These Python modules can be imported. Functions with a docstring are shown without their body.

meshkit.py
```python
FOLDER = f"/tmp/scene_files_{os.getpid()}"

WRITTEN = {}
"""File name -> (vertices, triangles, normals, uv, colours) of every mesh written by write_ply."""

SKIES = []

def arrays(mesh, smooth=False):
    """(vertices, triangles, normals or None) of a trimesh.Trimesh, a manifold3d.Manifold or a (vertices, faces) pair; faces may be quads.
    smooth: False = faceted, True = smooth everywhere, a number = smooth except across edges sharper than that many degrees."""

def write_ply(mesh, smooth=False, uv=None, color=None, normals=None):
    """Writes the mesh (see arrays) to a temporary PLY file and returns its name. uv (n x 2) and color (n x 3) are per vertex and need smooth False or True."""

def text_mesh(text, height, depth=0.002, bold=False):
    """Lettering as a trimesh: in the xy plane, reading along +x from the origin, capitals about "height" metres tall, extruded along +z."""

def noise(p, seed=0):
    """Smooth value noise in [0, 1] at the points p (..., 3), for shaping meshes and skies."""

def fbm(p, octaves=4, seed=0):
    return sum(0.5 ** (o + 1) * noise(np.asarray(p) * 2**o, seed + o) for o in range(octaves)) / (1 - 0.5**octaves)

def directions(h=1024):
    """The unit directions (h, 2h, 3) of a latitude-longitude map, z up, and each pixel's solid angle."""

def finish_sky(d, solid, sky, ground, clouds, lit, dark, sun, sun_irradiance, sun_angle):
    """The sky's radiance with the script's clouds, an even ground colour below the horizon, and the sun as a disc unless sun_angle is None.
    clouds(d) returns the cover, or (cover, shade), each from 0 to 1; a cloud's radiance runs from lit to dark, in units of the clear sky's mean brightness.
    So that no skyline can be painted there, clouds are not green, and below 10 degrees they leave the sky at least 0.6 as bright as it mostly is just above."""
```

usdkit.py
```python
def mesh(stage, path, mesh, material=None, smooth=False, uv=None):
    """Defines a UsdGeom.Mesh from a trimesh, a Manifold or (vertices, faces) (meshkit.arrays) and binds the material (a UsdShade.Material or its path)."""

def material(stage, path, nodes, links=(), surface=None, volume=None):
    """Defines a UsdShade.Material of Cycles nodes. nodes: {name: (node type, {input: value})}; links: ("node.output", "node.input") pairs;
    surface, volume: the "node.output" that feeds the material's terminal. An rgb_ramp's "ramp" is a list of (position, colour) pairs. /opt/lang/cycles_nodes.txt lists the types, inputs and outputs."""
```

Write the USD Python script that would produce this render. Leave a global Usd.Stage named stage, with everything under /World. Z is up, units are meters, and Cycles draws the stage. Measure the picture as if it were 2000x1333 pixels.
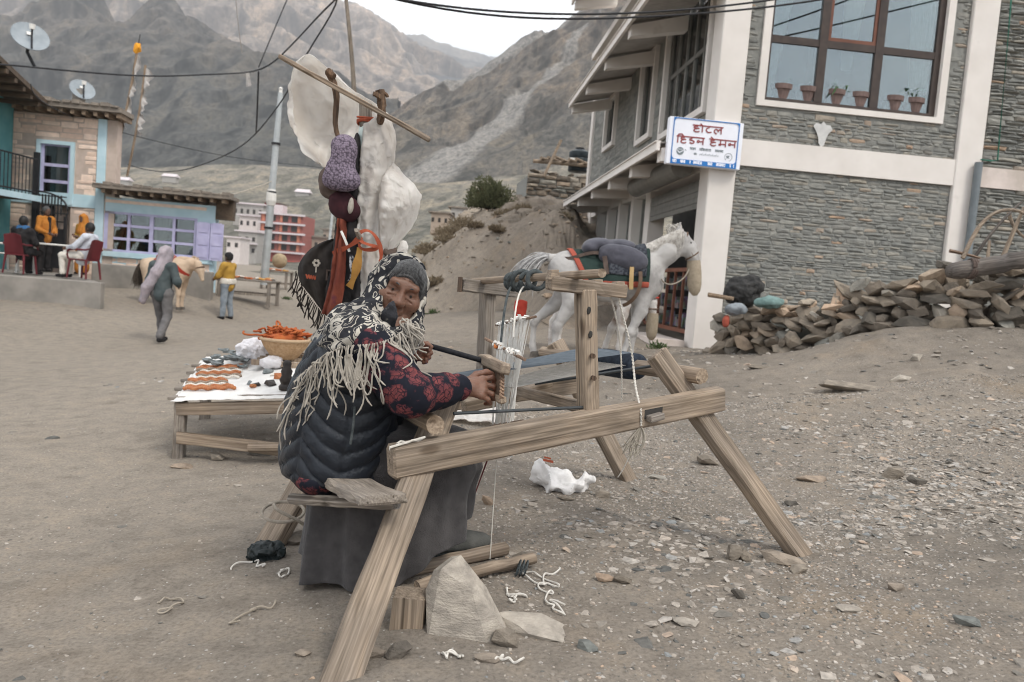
import math, random, numpy as np, trimesh, usdkit, meshkit
import manifold3d as m3
from scipy.interpolate import RBFInterpolator, CubicSpline
from scipy.spatial import ConvexHull
from shapely.geometry import LineString, Polygon
from shapely.ops import unary_union
from pxr import Usd, UsdGeom, UsdLux, UsdShade, Sdf, Gf, Vt

stage = Usd.Stage.CreateInMemory()
UsdGeom.SetStageUpAxis(stage, 'Z'); UsdGeom.SetStageMetersPerUnit(stage, 1.0)
W = UsdGeom.Xform.Define(stage, '/World'); stage.SetDefaultPrim(W.GetPrim())
# ------------------------------------------------------------------ camera
FPX = 1550.0; PITCH = math.radians(4.2); ROLL = math.radians(4.6)
CAM = np.array([0, 0, 1.0])
F = np.array([0, math.cos(PITCH), -math.sin(PITCH)]); U0 = np.array([0, math.sin(PITCH), math.cos(PITCH)]); R0 = np.array([1.0, 0, 0])
R = R0 * math.cos(ROLL) + U0 * math.sin(ROLL); U = U0 * math.cos(ROLL) - R0 * math.sin(ROLL)
cam = UsdGeom.Camera.Define(stage, '/World/camera')
cam.AddTransformOp().Set(Gf.Matrix4d(*R, 0, *U, 0, *(-F), 0, *CAM, 1))
cam.CreateHorizontalApertureAttr(36.0); cam.CreateVerticalApertureAttr(36.0 * 682 / 1024); cam.CreateFocalLengthAttr(36 * FPX / 2000)
cam.CreateClippingRangeAttr(Gf.Vec2f(0.05, 30000)); cam.CreateFStopAttr(4.5); cam.CreateFocusDistanceAttr(2.75)
cam.CreateExposureAttr(1.14)
# ------------------------------------------------------------------ sky and sun (bright overcast, thin cloud)
SUN_EL, SUN_AZ = math.radians(52), math.radians(140)          # azimuth = atan2(x, y) of the direction towards the sun
def make_sky():
    dome = UsdLux.DomeLight.Define(stage, '/World/sky')
    m = usdkit.material(stage, '/World/Looks/sky', {
        's': ('sky_texture', {'sky_type': 'single_scattering', 'sun_disc': False, 'sun_elevation': SUN_EL, 'sun_rotation': SUN_AZ, 'altitude': 3600.0}),
        'g': ('texture_coordinate', {}), 'mp': ('mapping', {'scale': (1.0, 1.0, 2.2)}),
        'n': ('noise_texture', {'scale': 2.3, 'detail': 6.0, 'roughness': 0.55, 'distortion': 0.3}),
        'r': ('rgb_ramp', {'ramp': [(0.40, (0.52, 0.52, 0.52)), (0.60, (1, 1, 1))]}),
        'c': ('mix', {'mix_type': 'mix', 'color1': (0, 0, 0), 'color2': (10.4, 10.5, 10.7)}),
        'b': ('background_shader', {'strength': 0.095})},
        [('g.generated', 'mp.vector'), ('mp.vector', 'n.vector'), ('n.fac', 'r.fac'), ('r.color', 'c.fac'), ('s.color', 'c.color1'), ('c.color', 'b.color')], surface='b.background')
    UsdShade.MaterialBindingAPI.Apply(dome.GetPrim()).Bind(m)
    dome.GetPrim().SetCustomDataByKey('kind', 'structure'); dome.GetPrim().SetCustomDataByKey('label', 'pale overcast sky'); dome.GetPrim().SetCustomDataByKey('category', 'sky')
    sun = UsdLux.DistantLight.Define(stage, '/World/sun')
    sun.CreateIntensityAttr(0.4); sun.CreateAngleAttr(16.0); sun.CreateNormalizeAttr(True) if hasattr(sun, 'CreateNormalizeAttr') else None
    sun.GetPrim().CreateAttribute('inputs:normalize', Sdf.ValueTypeNames.Bool).Set(True)
    sun.CreateColorAttr(Gf.Vec3f(1.0, 0.95, 0.87))
    d = np.array([math.sin(SUN_AZ) * math.cos(SUN_EL), math.cos(SUN_AZ) * math.cos(SUN_EL), math.sin(SUN_EL)])
    x = np.cross([0, 0, 1.0], d); x /= np.linalg.norm(x); y = np.cross(d, x)
    sun.AddTransformOp().Set(Gf.Matrix4d(*x, 0, *y, 0, *d, 0, 0, 0, 50, 1))
make_sky()
HAZE_DENSITY = 0.00027

# ------------------------------------------------------------------ helpers
def ray(px, py):
    return F * FPX + R * (px - 1000.0) - U * (py - 666.5)
def at(px, py, Y):
    d = ray(px, py); return CAM + d * (Y / d[1])
def atz(px, py, z):
    d = ray(px, py); return CAM + d * ((z - CAM[2]) / d[2])
def atx(px, py, X):
    d = ray(px, py); return CAM + d * (X / d[0])
def A(*v): return np.array(v, float)
def unit(v): v = np.asarray(v, float); return v / (np.linalg.norm(v) + 1e-12)
used = {}
def numbered(parent, name):
    k = (parent, name); n = used.get(k, 0); used[k] = n + 1
    return parent + '/' + (name if n == 0 else f'{name}_{n:03d}')
def tag(p, label=None, cat=None, group=None, kind=None):
    p = p.GetPrim() if hasattr(p, 'GetPrim') else p
    for k, v in (('label', label), ('category', cat), ('group', group), ('kind', kind)):
        if v: p.SetCustomDataByKey(k, v)
    return p
class T:
    """a thing: an Xform at its base; parts are given in world coordinates and stored relative to it"""
    def __init__(s, name, label, cat, loc=(0, 0, 0), group=None, kind=None, parent=None):
        s.loc = A(*loc); s.path = numbered('/World', name)
        x = UsdGeom.Xform.Define(stage, s.path); x.AddTranslateOp().Set(Gf.Vec3d(*s.loc)); tag(x, label, cat, group, kind)
    def part(s, name, mesh, m, smooth=False, frame=None, tint=None, sub=None, label=None, kind=None):
        p = numbered(sub if sub else s.path, name)
        put(p, mesh, m, smooth, frame, tint, s.loc); 
        if label or kind: tag(stage.GetPrimAtPath(p), label, None, None, kind)
        return p
def put(path, mesh, m, smooth=False, frame=None, tint=None, loc=None):
    v, f, n = meshkit.arrays(mesh, smooth)
    me = UsdGeom.Mesh.Define(stage, path)
    vv = v if loc is None else v - loc
    me.CreatePointsAttr(Vt.Vec3fArray.FromNumpy(np.ascontiguousarray(vv, dtype=np.float32)))
    me.CreateFaceVertexCountsAttr(Vt.IntArray.FromNumpy(np.full(len(f), 3, np.int32)))
    me.CreateFaceVertexIndicesAttr(Vt.IntArray.FromNumpy(np.ascontiguousarray(f, dtype=np.int32).ravel()))
    me.CreateSubdivisionSchemeAttr('none')
    if n is not None:
        me.CreateNormalsAttr(Vt.Vec3fArray.FromNumpy(np.ascontiguousarray(n, dtype=np.float32))); me.SetNormalsInterpolation('vertex')
    pv = UsdGeom.PrimvarsAPI(me)
    if frame is not None:                                  # grain coordinates: z along the piece
        o, ax = frame
        g = (v - np.asarray(o)) @ np.asarray(ax).T
        pv.CreatePrimvar('gc', Sdf.ValueTypeNames.Float3Array, 'vertex').Set(Vt.Vec3fArray.FromNumpy(np.ascontiguousarray(g, dtype=np.float32)))
    if tint is not None:
        tv = np.asarray(tint, np.float32)
        if tv.ndim == 0: tv = np.full(len(v), tv, np.float32)
        pv.CreatePrimvar('tint', Sdf.ValueTypeNames.FloatArray, 'vertex').Set(Vt.FloatArray.FromNumpy(np.ascontiguousarray(tv)))
    if m is not None:
        UsdShade.MaterialBindingAPI.Apply(me.GetPrim()).Bind(m)
    return me
def single(name, mesh, m, label, cat, smooth=False, frame=None, tint=None, group=None, kind=None):
    p = numbered('/World', name); v, f, _ = meshkit.arrays(mesh)
    c = A(*((v.min(0) + v.max(0)) / 2)); c[2] = v[:, 2].min()
    me = put(p, mesh, m, smooth, frame, tint, c); me.AddTranslateOp().Set(Gf.Vec3d(*c)); tag(me, label, cat, group, kind)
    return p
def copy_thing(src, loc, rz, label, group=None, scale=1.0):
    p = numbered('/World', src.path.rsplit('/', 1)[1]); x = UsdGeom.Xform.Define(stage, p)
    x.GetPrim().GetReferences().AddInternalReference(src.path); x.ClearXformOpOrder()
    x.AddTranslateOp().Set(Gf.Vec3d(*loc)); x.AddRotateZOp().Set(float(rz)); x.AddScaleOp().Set(Gf.Vec3f(scale, scale, scale))
    x.SetXformOpOrder([x.GetTranslateOp(), x.GetRotateZOp(), x.GetScaleOp()])
    x.GetPrim().SetInstanceable(True); tag(x, label, None, group)
    return p
# ---- meshes
def join(ms):
    vs, fs, n = [], [], 0
    for m in ms:
        v, f, _ = meshkit.arrays(m); vs.append(v); fs.append(f + n); n += len(v)
    return np.vstack(vs), np.vstack(fs)
def jtint(ms, ts):
    v, f = join(ms); t = np.concatenate([np.full(len(meshkit.arrays(m)[0]), x) for m, x in zip(ms, ts)]); return (v, f), t
def frame_of(p0, p1, up=(0, 0, 1)):
    z = unit(A(*p1) - A(*p0)); x = np.cross(up, z)
    if np.linalg.norm(x) < 1e-6: x = np.cross([0, 1, 0], z)
    x = unit(x); y = np.cross(z, x); return x, y, z
def beam(p0, p1, w, h, up=(0, 0, 1), bev=0.004, taper=1.0, rough=0.0, seed=0, n=6):
    """squared timber from p0 to p1, w across, h along up, with chamfered edges; rough gives it uneven faces"""
    p0, p1 = A(*p0), A(*p1); x, y, z = frame_of(p0, p1, up); L = np.linalg.norm(p1 - p0)
    b = min(bev, w / 3, h / 3); a, c = w / 2, h / 2
    prof = np.array([(a - b, -c), (a, -c + b), (a, c - b), (a - b, c), (-a + b, c), (-a, c - b), (-a, -c + b), (-a + b, -c)])
    ts = [0, b / L] + list(np.linspace(0, 1, n + 1)[1:-1]) + [1 - b / L, 1]; rows = []; rng = np.random.default_rng(seed)
    for i, t in enumerate(ts):
        s = 1 + (taper - 1) * t; q = prof * s
        if i in (0, len(ts) - 1): q = q * A((a - b) / a, (c - b) / c)
        if rough: q = q + rng.normal(0, rough, (8, 2))
        rows.append(p0 + z * (t * L) + q[:, :1] * x + q[:, 1:] * y)
    return strip(rows, True), (p0, np.array([x, y, z]))
def strip(rows, cap=False, closed=True):
    """skin over rings of equal length"""
    k, n = len(rows[0]), len(rows); v = np.vstack(rows); f = []
    for i in range(n - 1):
        for j in range(k if closed else k - 1):
            a, b = i * k + j, i * k + (j + 1) % k; f += [(a, b, b + k), (a, b + k, a + k)]
    if cap:
        v = np.vstack([v, rows[0].mean(0), rows[-1].mean(0)]); m = n * k
        for j in range(k):
            f += [(m, (j + 1) % k, j), (m + 1, (n - 1) * k + j, (n - 1) * k + (j + 1) % k)]
    return v, np.array(f)
def tube(pts, r, sides=8, cap=True, wob=0.0, seed=0):
    p = np.asarray(pts, float); t = np.gradient(p, axis=0); t /= np.linalg.norm(t, axis=1, keepdims=True) + 1e-12
    r = np.broadcast_to(r, (len(p),)); ref = A(0, 0, 1) if abs(t[:, 2]).mean() < .8 else A(0, 1, 0)
    a = np.cross(t, ref); a /= np.linalg.norm(a, axis=1, keepdims=True) + 1e-12; b = np.cross(t, a); rows = []
    g = np.arange(sides) * 2 * np.pi / sides; rng = np.random.default_rng(seed); w0 = rng.normal(0, wob, sides) if wob else np.zeros(sides)
    for i in range(len(p)):
        rr = r[i] * (1 + w0 + (rng.normal(0, wob * .5, sides) if wob else 0))
        rows.append(p[i] + (np.cos(g) * rr)[:, None] * a[i] + (np.sin(g) * rr)[:, None] * b[i])
    return strip(rows, cap)
def curve(pts, n=24):
    p = np.asarray(pts, float); d = np.r_[0, np.cumsum(np.linalg.norm(np.diff(p, axis=0), axis=1) + 1e-9)]
    return CubicSpline(d, p)(np.linspace(0, d[-1], n))
def sag(a, b, s, n=24):
    t = np.linspace(0, 1, n)[:, None]; p = A(*a) * (1 - t) + A(*b) * t; p[:, 2] -= (4 * s * t * (1 - t))[:, 0]; return p
def box(lo, hi, bev=0.0):
    lo, hi = np.minimum(lo, hi), np.maximum(lo, hi)
    if bev:
        c = (np.array(lo) + hi) / 2; s = np.array(hi) - lo; v = []
        for k in range(3):
            e = s / 2 - bev; e[k] = s[k] / 2
            v += [c + e * A(a, b, d) for a in (-1, 1) for b in (-1, 1) for d in (-1, 1)]
        return hull(v)
    m = trimesh.creation.box(bounds=[lo, hi]); return np.array(m.vertices), np.array(m.faces)
def hull(pts):
    p = np.asarray(pts, float); h = ConvexHull(p); idx = np.unique(h.simplices); mp = {a: i for i, a in enumerate(idx)}
    f = np.array([[mp[a] for a in s] for s in h.simplices]); v = p[idx]; c = v.mean(0)
    nn = np.cross(v[f[:, 1]] - v[f[:, 0]], v[f[:, 2]] - v[f[:, 0]]); flip = (nn * (v[f].mean(1) - c)).sum(1) < 0; f[flip] = f[flip][:, ::-1]
    return v, f
def obox(o, ex, ey, ez, bev=0.0):
    """box from corner o with edge vectors"""
    v, f = box((0, 0, 0), (np.linalg.norm(ex), np.linalg.norm(ey), np.linalg.norm(ez)), bev)
    q = v[:, :1] * unit(ex) + v[:, 1:2] * unit(ey) + v[:, 2:] * unit(ez) + A(*o)
    if np.dot(np.cross(ex, ey), ez) < 0: f = f[:, ::-1]
    return q, f
def rock(size, seed, n=14, flat=1.0):
    rng = np.random.default_rng(seed); p = rng.normal(size=(n, 3)); p /= np.linalg.norm(p, axis=1, keepdims=True)
    p *= rng.uniform(.75, 1.0, (n, 1)); p[:, 2] *= flat; p = np.clip(p, -.78, .78) / .78
    return hull(p * np.asarray(size) / 2)
def xf(mesh, loc=(0, 0, 0), rz=0.0, s=1.0, M=None):
    v, f, _ = meshkit.arrays(mesh); v = v * s
    if M is not None: v = v @ np.asarray(M).T
    c, q = math.cos(rz), math.sin(rz); v = v @ np.array([[c, q, 0], [-q, c, 0], [0, 0, 1]]); return v + A(*loc), f
def rotm(axis, a):
    return trimesh.transformations.rotation_matrix(a, axis)[:3, :3]
def lathe(prof, sides=20, loc=(0, 0, 0)):
    g = np.arange(sides) * 2 * np.pi / sides
    return strip([np.c_[np.cos(g) * r, np.sin(g) * r, np.full(sides, z)] + A(*loc) for r, z in prof], True)
def grid(fn, nu, nv, thick=0.0):
    """sheet fn(u, v) -> points; thick gives it a second side"""
    u, v = np.meshgrid(np.linspace(0, 1, nu), np.linspace(0, 1, nv), indexing='ij'); p = fn(u, v).reshape(-1, 3)
    i, j = np.meshgrid(np.arange(nu - 1), np.arange(nv - 1), indexing='ij'); a = (i * nv + j).ravel()
    f = np.vstack([np.c_[a, a + nv, a + nv + 1], np.c_[a, a + nv + 1, a + 1]])
    if thick:
        n = len(p); nr = meshkit.arrays((p, f), True)[2]; e = []
        b = list(range(nv)) + [k * nv + nv - 1 for k in range(1, nu)] + [(nu - 1) * nv + k for k in range(nv - 2, -1, -1)] + [k * nv for k in range(nu - 2, 0, -1)]
        for k in range(len(b)): c, d = b[k], b[(k + 1) % len(b)]; e += [(c, d, d + n), (c, d + n, c + n)]
        return np.vstack([p + nr * thick / 2, p - nr * thick / 2]), np.vstack([f, f[:, ::-1] + n, np.array(e)])
    return p, f
def fb(p, s, o=4, seed=0): return meshkit.fbm(np.asarray(p) * s, o, seed) - .5
def prism(poly2d, o, ex, ey, depth):
    """polygon (shapely) in the plane o, ex, ey extruded by depth along ex x ey"""
    n = unit(np.cross(ex, ey)); out = []
    for g in getattr(poly2d, 'geoms', [poly2d]):
        if g.is_empty: continue
        m = trimesh.creation.extrude_polygon(g, abs(depth), engine='earcut'); v = np.array(m.vertices)
        out.append((A(*o) + v[:, :1] * A(*ex) + v[:, 1:2] * A(*ey) + v[:, 2:] * n, np.array(m.faces)))
    return join(out)
# ---- signed distance modelling
def cap(a, b, ra, rb=None):
    a, b = A(*a), A(*b); rb = ra if rb is None else rb; ab = b - a; L = ab @ ab + 1e-12
    def d(p):
        t = np.clip((p - a) @ ab / L, 0, 1); return np.linalg.norm(p - a - t[:, None] * ab, axis=1) - (ra + (rb - ra) * t)
    return d
def ell(c, r, M=None):
    c, r = A(*c), A(*r)
    def d(p):
        q = p - c
        if M is not None: q = q @ np.asarray(M)            # columns of M are the ellipsoid's axes
        k0 = np.linalg.norm(q / r, axis=1); k1 = np.linalg.norm(q / (r * r), axis=1); return k0 * (k0 - 1) / (k1 + 1e-9)
    return d
def chain(pts, rs): return [cap(pts[i], pts[i + 1], rs[i], rs[i + 1]) for i in range(len(pts) - 1)]
def su(prims, k=0.03):
    def d(p):
        r = prims[0](p)
        for q in prims[1:]:
            e = q(p); h = np.maximum(k - np.abs(r - e), 0) / k; r = np.minimum(r, e) - h * h * k * .25
        return r
    return d
def cut(f, g, k=0.01):
    def d(p):
        a, b = f(p), -g(p); h = np.maximum(k - np.abs(a - b), 0) / k; return np.maximum(a, b) + h * h * k * .25
    return d
def sdf(f, lo, hi, h, B=12):
    """surface nets of f = 0 in the box, block by block"""
    lo = A(*lo); n = np.ceil((A(*hi) - lo) / h).astype(int) + 1; nb = (n + B - 1) // B
    bi = np.stack(np.meshgrid(*[np.arange(k) for k in nb], indexing='ij'), -1).reshape(-1, 3)
    cd = f(lo + (bi * B + B / 2) * h); keep = bi[np.abs(cd) < B * h * 0.87 * 1.35 + 0.02]
    N = nb * B + 1; D = np.full(N, 1.0, np.float32); loc = np.stack(np.meshgrid(*[np.arange(B + 1)] * 3, indexing='ij'), -1).reshape(-1, 3)
    inside = bi[cd < 0]
    for b in inside: D[tuple(slice(b[k] * B, b[k] * B + B + 1) for k in range(3))] = -1
    for s in range(0, len(keep), 64):
        bb = keep[s:s + 64]; g = (bb[:, None] * B + loc[None]).reshape(-1, 3); val = f(lo + g * h).reshape(len(bb), B + 1, B + 1, B + 1)
        for b, w in zip(bb, val): D[b[0] * B:b[0] * B + B + 1, b[1] * B:b[1] * B + B + 1, b[2] * B:b[2] * B + B + 1] = w
    S = D < 0; c = [S[a:N[0] - 1 + a, b:N[1] - 1 + b, d:N[2] - 1 + d] for a in (0, 1) for b in (0, 1) for d in (0, 1)]
    tot = sum(x.astype(np.int8) for x in c); cell = np.argwhere((tot > 0) & (tot < 8)); ids = -np.ones(N - 1, np.int64); ids[tuple(cell.T)] = np.arange(len(cell))
    acc = np.zeros((len(cell), 3)); cnt = np.zeros((len(cell), 1)); cor = [A(a, b, d) for a in (0, 1) for b in (0, 1) for d in (0, 1)]
    dv = [D[tuple((cell + k.astype(int)).T)] for k in cor]
    for i in range(8):
        for j in range(i + 1, 8):
            if np.abs(cor[i] - cor[j]).sum() == 1:
                m = (dv[i] < 0) != (dv[j] < 0); t = np.where(m, dv[i] / np.where(m, dv[i] - dv[j], 1), 0)
                acc += np.where(m[:, None], cor[i] + (cor[j] - cor[i]) * t[:, None], 0); cnt += m[:, None]
    V = lo + (cell + acc / np.maximum(cnt, 1)) * h; fs = []
    for ax in range(3):
        u, w = (ax + 1) % 3, (ax + 2) % 3; sl = [slice(1, -1)] * 3; sl[ax] = slice(0, -1); a = S[tuple(sl)]
        sl2 = list(sl); sl2[ax] = slice(1, None); b = S[tuple(sl2)]; e = np.argwhere(a != b)
        if not len(e): continue
        off = np.ones(3, int); off[ax] = 0; e = e + off; eu, ew = np.eye(3, dtype=int)[u], np.eye(3, dtype=int)[w]
        q = np.stack([ids[tuple((e - eu - ew).T)], ids[tuple((e - ew).T)], ids[tuple(e.T)], ids[tuple((e - eu).T)]], 1)
        inn = S[tuple(e.T)]; q = np.where(inn[:, None], q, q[:, ::-1]); q = q[(q >= 0).all(1)]; fs += [q[:, [0, 1, 2]], q[:, [0, 2, 3]]]
    return V, np.vstack(fs)
# ------------------------------------------------------------------ materials
def nodes(name, n, l, surface='p.BSDF', volume=None): return usdkit.material(stage, '/World/Looks/' + name, n, l, surface=surface, volume=volume)
def mk(name, c1, c2=None, scale=6.0, rough=0.8, bump=0.0, bscale=None, stretch=(1, 1, 1), coord='position', spec=0.25, lo=.35, hi=.65, metal=0.0, third=None, tintramp=None, detail=5.0, bdist=.01, sheen=0.0, trans=0.0):
    """matte surface whose colour wanders between c1 and c2; tintramp colours it by the mesh's tint instead"""
    n = {'g': ('geometry', {}), 'm': ('mapping', {'scale': stretch}), 'n': ('noise_texture', {'scale': scale, 'detail': detail, 'roughness': .6}),
         'r': ('rgb_ramp', {'ramp': [(lo, c1), (hi, c2 or c1)] + ([(min(hi + .15, 1), third)] if third else [])}),
         'p': ('principled_bsdf', {'roughness': rough, 'specular_ior_level': spec, 'metallic': metal})}
    if coord == 'gc': n['g'] = ('attribute', {'attribute': 'gc'})
    l = [('g.vector' if coord == 'gc' else 'g.position', 'm.vector'), ('m.vector', 'n.vector'), ('n.fac', 'r.fac')]
    col = 'r.color'
    if tintramp:
        n['t'] = ('attribute', {'attribute': 'tint'}); n['tr'] = ('rgb_ramp', {'ramp': tintramp}); n['x'] = ('mix', {'mix_type': 'multiply', 'fac': 1.0})
        l += [('t.fac', 'tr.fac'), ('tr.color', 'x.color1'), ('r.color', 'x.color2')]; col = 'x.color'
    l.append((col, 'p.base_color'))
    if bump:
        n['bn'] = ('noise_texture', {'scale': bscale or scale * 4, 'detail': 5.0, 'roughness': .65}); n['b'] = ('bump', {'strength': bump, 'distance': bdist})
        l += [('m.vector', 'bn.vector'), ('bn.fac', 'b.height'), ('b.normal', 'p.normal')]
    if sheen: n['p'][1]['sheen_weight'] = sheen
    if trans:
        n['tl'] = ('translucent_bsdf', {}); n['mx'] = ('mix_closure', {'fac': trans}); l += [(col, 'tl.color'), ('p.BSDF', 'mx.closure1'), ('tl.BSDF', 'mx.closure2')]
        return nodes(name, n, l, surface='mx.closure')
    return nodes(name, n, l)
def wood(name, light, dark, ring=1.0, grey=None, rough=.78):
    """weathered timber: growth lines along the piece, from its grain coordinates"""
    n = {'g': ('attribute', {'attribute': 'gc'}), 'm': ('mapping', {'scale': (1, 1, .022)}), 'm2': ('mapping', {'scale': (1, 1, .16)}),
         'w': ('noise_texture', {'scale': 165.0 * ring, 'detail': 3.0, 'roughness': .5, 'distortion': .4}), 'k': ('noise_texture', {'scale': 22.0 * ring, 'detail': 4.0, 'roughness': .6, 'distortion': 1.0}),
         'r': ('rgb_ramp', {'ramp': [(.30, dark), (.5, tuple(.5 * (a + b) for a, b in zip(light, dark))), (.64, light)]}),
         'r2': ('rgb_ramp', {'ramp': [(.3, (.68, .66, .63)), (.55, (1, 1, 1)), (.75, (1.1, 1.04, .96))]}), 'x': ('mix', {'mix_type': 'multiply', 'fac': .9}),
         's': ('noise_texture', {'scale': 3.0, 'detail': 3.0}), 'rs': ('rgb_ramp', {'ramp': [(.38, (.74, .74, .75)), (.6, (1.06, 1.02, .97))]}), 'x2': ('mix', {'mix_type': 'multiply', 'fac': .8}),
         'm3': ('mapping', {'scale': (1, 1, .012)}), 'ck': ('noise_texture', {'scale': 48.0 * ring, 'detail': 2.0, 'roughness': .4, 'distortion': .2}), 'cr': ('rgb_ramp', {'ramp': [(.30, (.30, .28, .26)), (.36, (1, 1, 1))]}), 'x3': ('mix', {'mix_type': 'multiply', 'fac': .9}), 'm4': ('mapping', {'scale': (1, 1, .4)}), 'kv': ('voronoi_texture', {'scale': 8.0}), 'kr': ('rgb_ramp', {'ramp': [(0, (.30, .25, .21)), (.09, (.5, .46, .42)), (.15, (1, 1, 1))]}), 'x4': ('mix', {'mix_type': 'multiply', 'fac': .85}), 'b': ('bump', {'strength': .6, 'distance': .002}), 'p': ('principled_bsdf', {'roughness': rough, 'specular_ior_level': .25})}
    l = [('g.vector', 'm.vector'), ('g.vector', 'm2.vector'), ('m.vector', 'w.vector'), ('m2.vector', 'k.vector'), ('w.fac', 'r.fac'), ('k.fac', 'r2.fac'), ('r.color', 'x.color1'), ('r2.color', 'x.color2'),
         ('g.vector', 's.vector'), ('s.fac', 'rs.fac'), ('x.color', 'x2.color1'), ('rs.color', 'x2.color2'), ('g.vector', 'm3.vector'), ('m3.vector', 'ck.vector'), ('ck.fac', 'cr.fac'), ('x2.color', 'x3.color1'), ('cr.color', 'x3.color2'), ('g.vector', 'm4.vector'), ('m4.vector', 'kv.vector'), ('kv.distance', 'kr.fac'), ('x3.color', 'x4.color1'), ('kr.color', 'x4.color2'), ('x4.color', 'p.base_color'), ('w.fac', 'b.height'), ('b.normal', 'p.normal')]
    return nodes(name, n, l)
def glass(name, tint=(.9, .95, .95), refl=1.0, f0=.3):
    return nodes(name, {'f': ('fresnel', {'IOR': 1.5}), 'mth': ('math', {'math_type': 'multiply_add', 'value2': refl, 'value3': f0, 'use_clamp': True}), 't': ('transparent_bsdf', {'color': tint}),
                        'g': ('glossy_bsdf', {'color': (.92, .95, .96), 'roughness': .02}), 'x': ('mix_closure', {})},
                 [('f.fac', 'mth.value1'), ('mth.value', 'x.fac'), ('t.BSDF', 'x.closure1'), ('g.BSDF', 'x.closure2')], surface='x.closure')
# ------------------------------------------------------------------ ground
_gc = [atz(px, py, 1.0 - d) for px, py, d in [
    (0, 1333, 1.10), (660, 1333, .99), (1300, 1333, .97), (2000, 1333, .90), (0, 1000, 1.22), (510, 1092, 1.08), (880, 1110, .97), (1240, 950, .97),
    (1565, 1095, .96), (2000, 1100, .86), (0, 750, 1.36), (360, 895, 1.17), (300, 672, 1.52), (440, 620, 1.42), (1200, 703, .80), (1365, 682, .74), (1060, 716, .84),
    (1500, 695, .64), (1400, 722, .68), (1500, 900, .93)]]
_gc += [at(150, 592, 16.5), at(0, 588, 16.0), at(230, 563, 20.1), at(380, 572, 20.6), at(480, 580, 23), at(600, 545, 42), at(560, 560, 32), at(870, 612, 16), at(1010, 618, 13.5), at(760, 640, 13.0)]
_gc += [at(1600, 680, 8.3), at(1700, 650, 7.8), at(1850, 640, 7.6), at(2000, 640, 7.4), at(2000, 690, 6.6), at(2000, 760, 6.0), at(1700, 725, 6.7), at(1850, 740, 6.1), at(2000, 900, 4.5), at(1450, 690, 9.6)]
_gc += [A(-12, 0, -.35), A(-25, 20, -.55), A(12, 3, 1.0), A(0, -8, 0), A(-10, -8, -.3), A(10, -8, .4), A(-16, 40, -.5), A(-35, 45, -.3), A(14, 11.5, .62), A(3.6, 13, .3), A(2.0, 20, .4), A(8, 20, .6), A(25, 25, 1.2), A(25, 0, 1.6)]
_gc = np.array(_gc)
_rbf = RBFInterpolator(_gc[:, :2], _gc[:, 2], smoothing=.012, kernel='thin_plate_spline')
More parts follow.
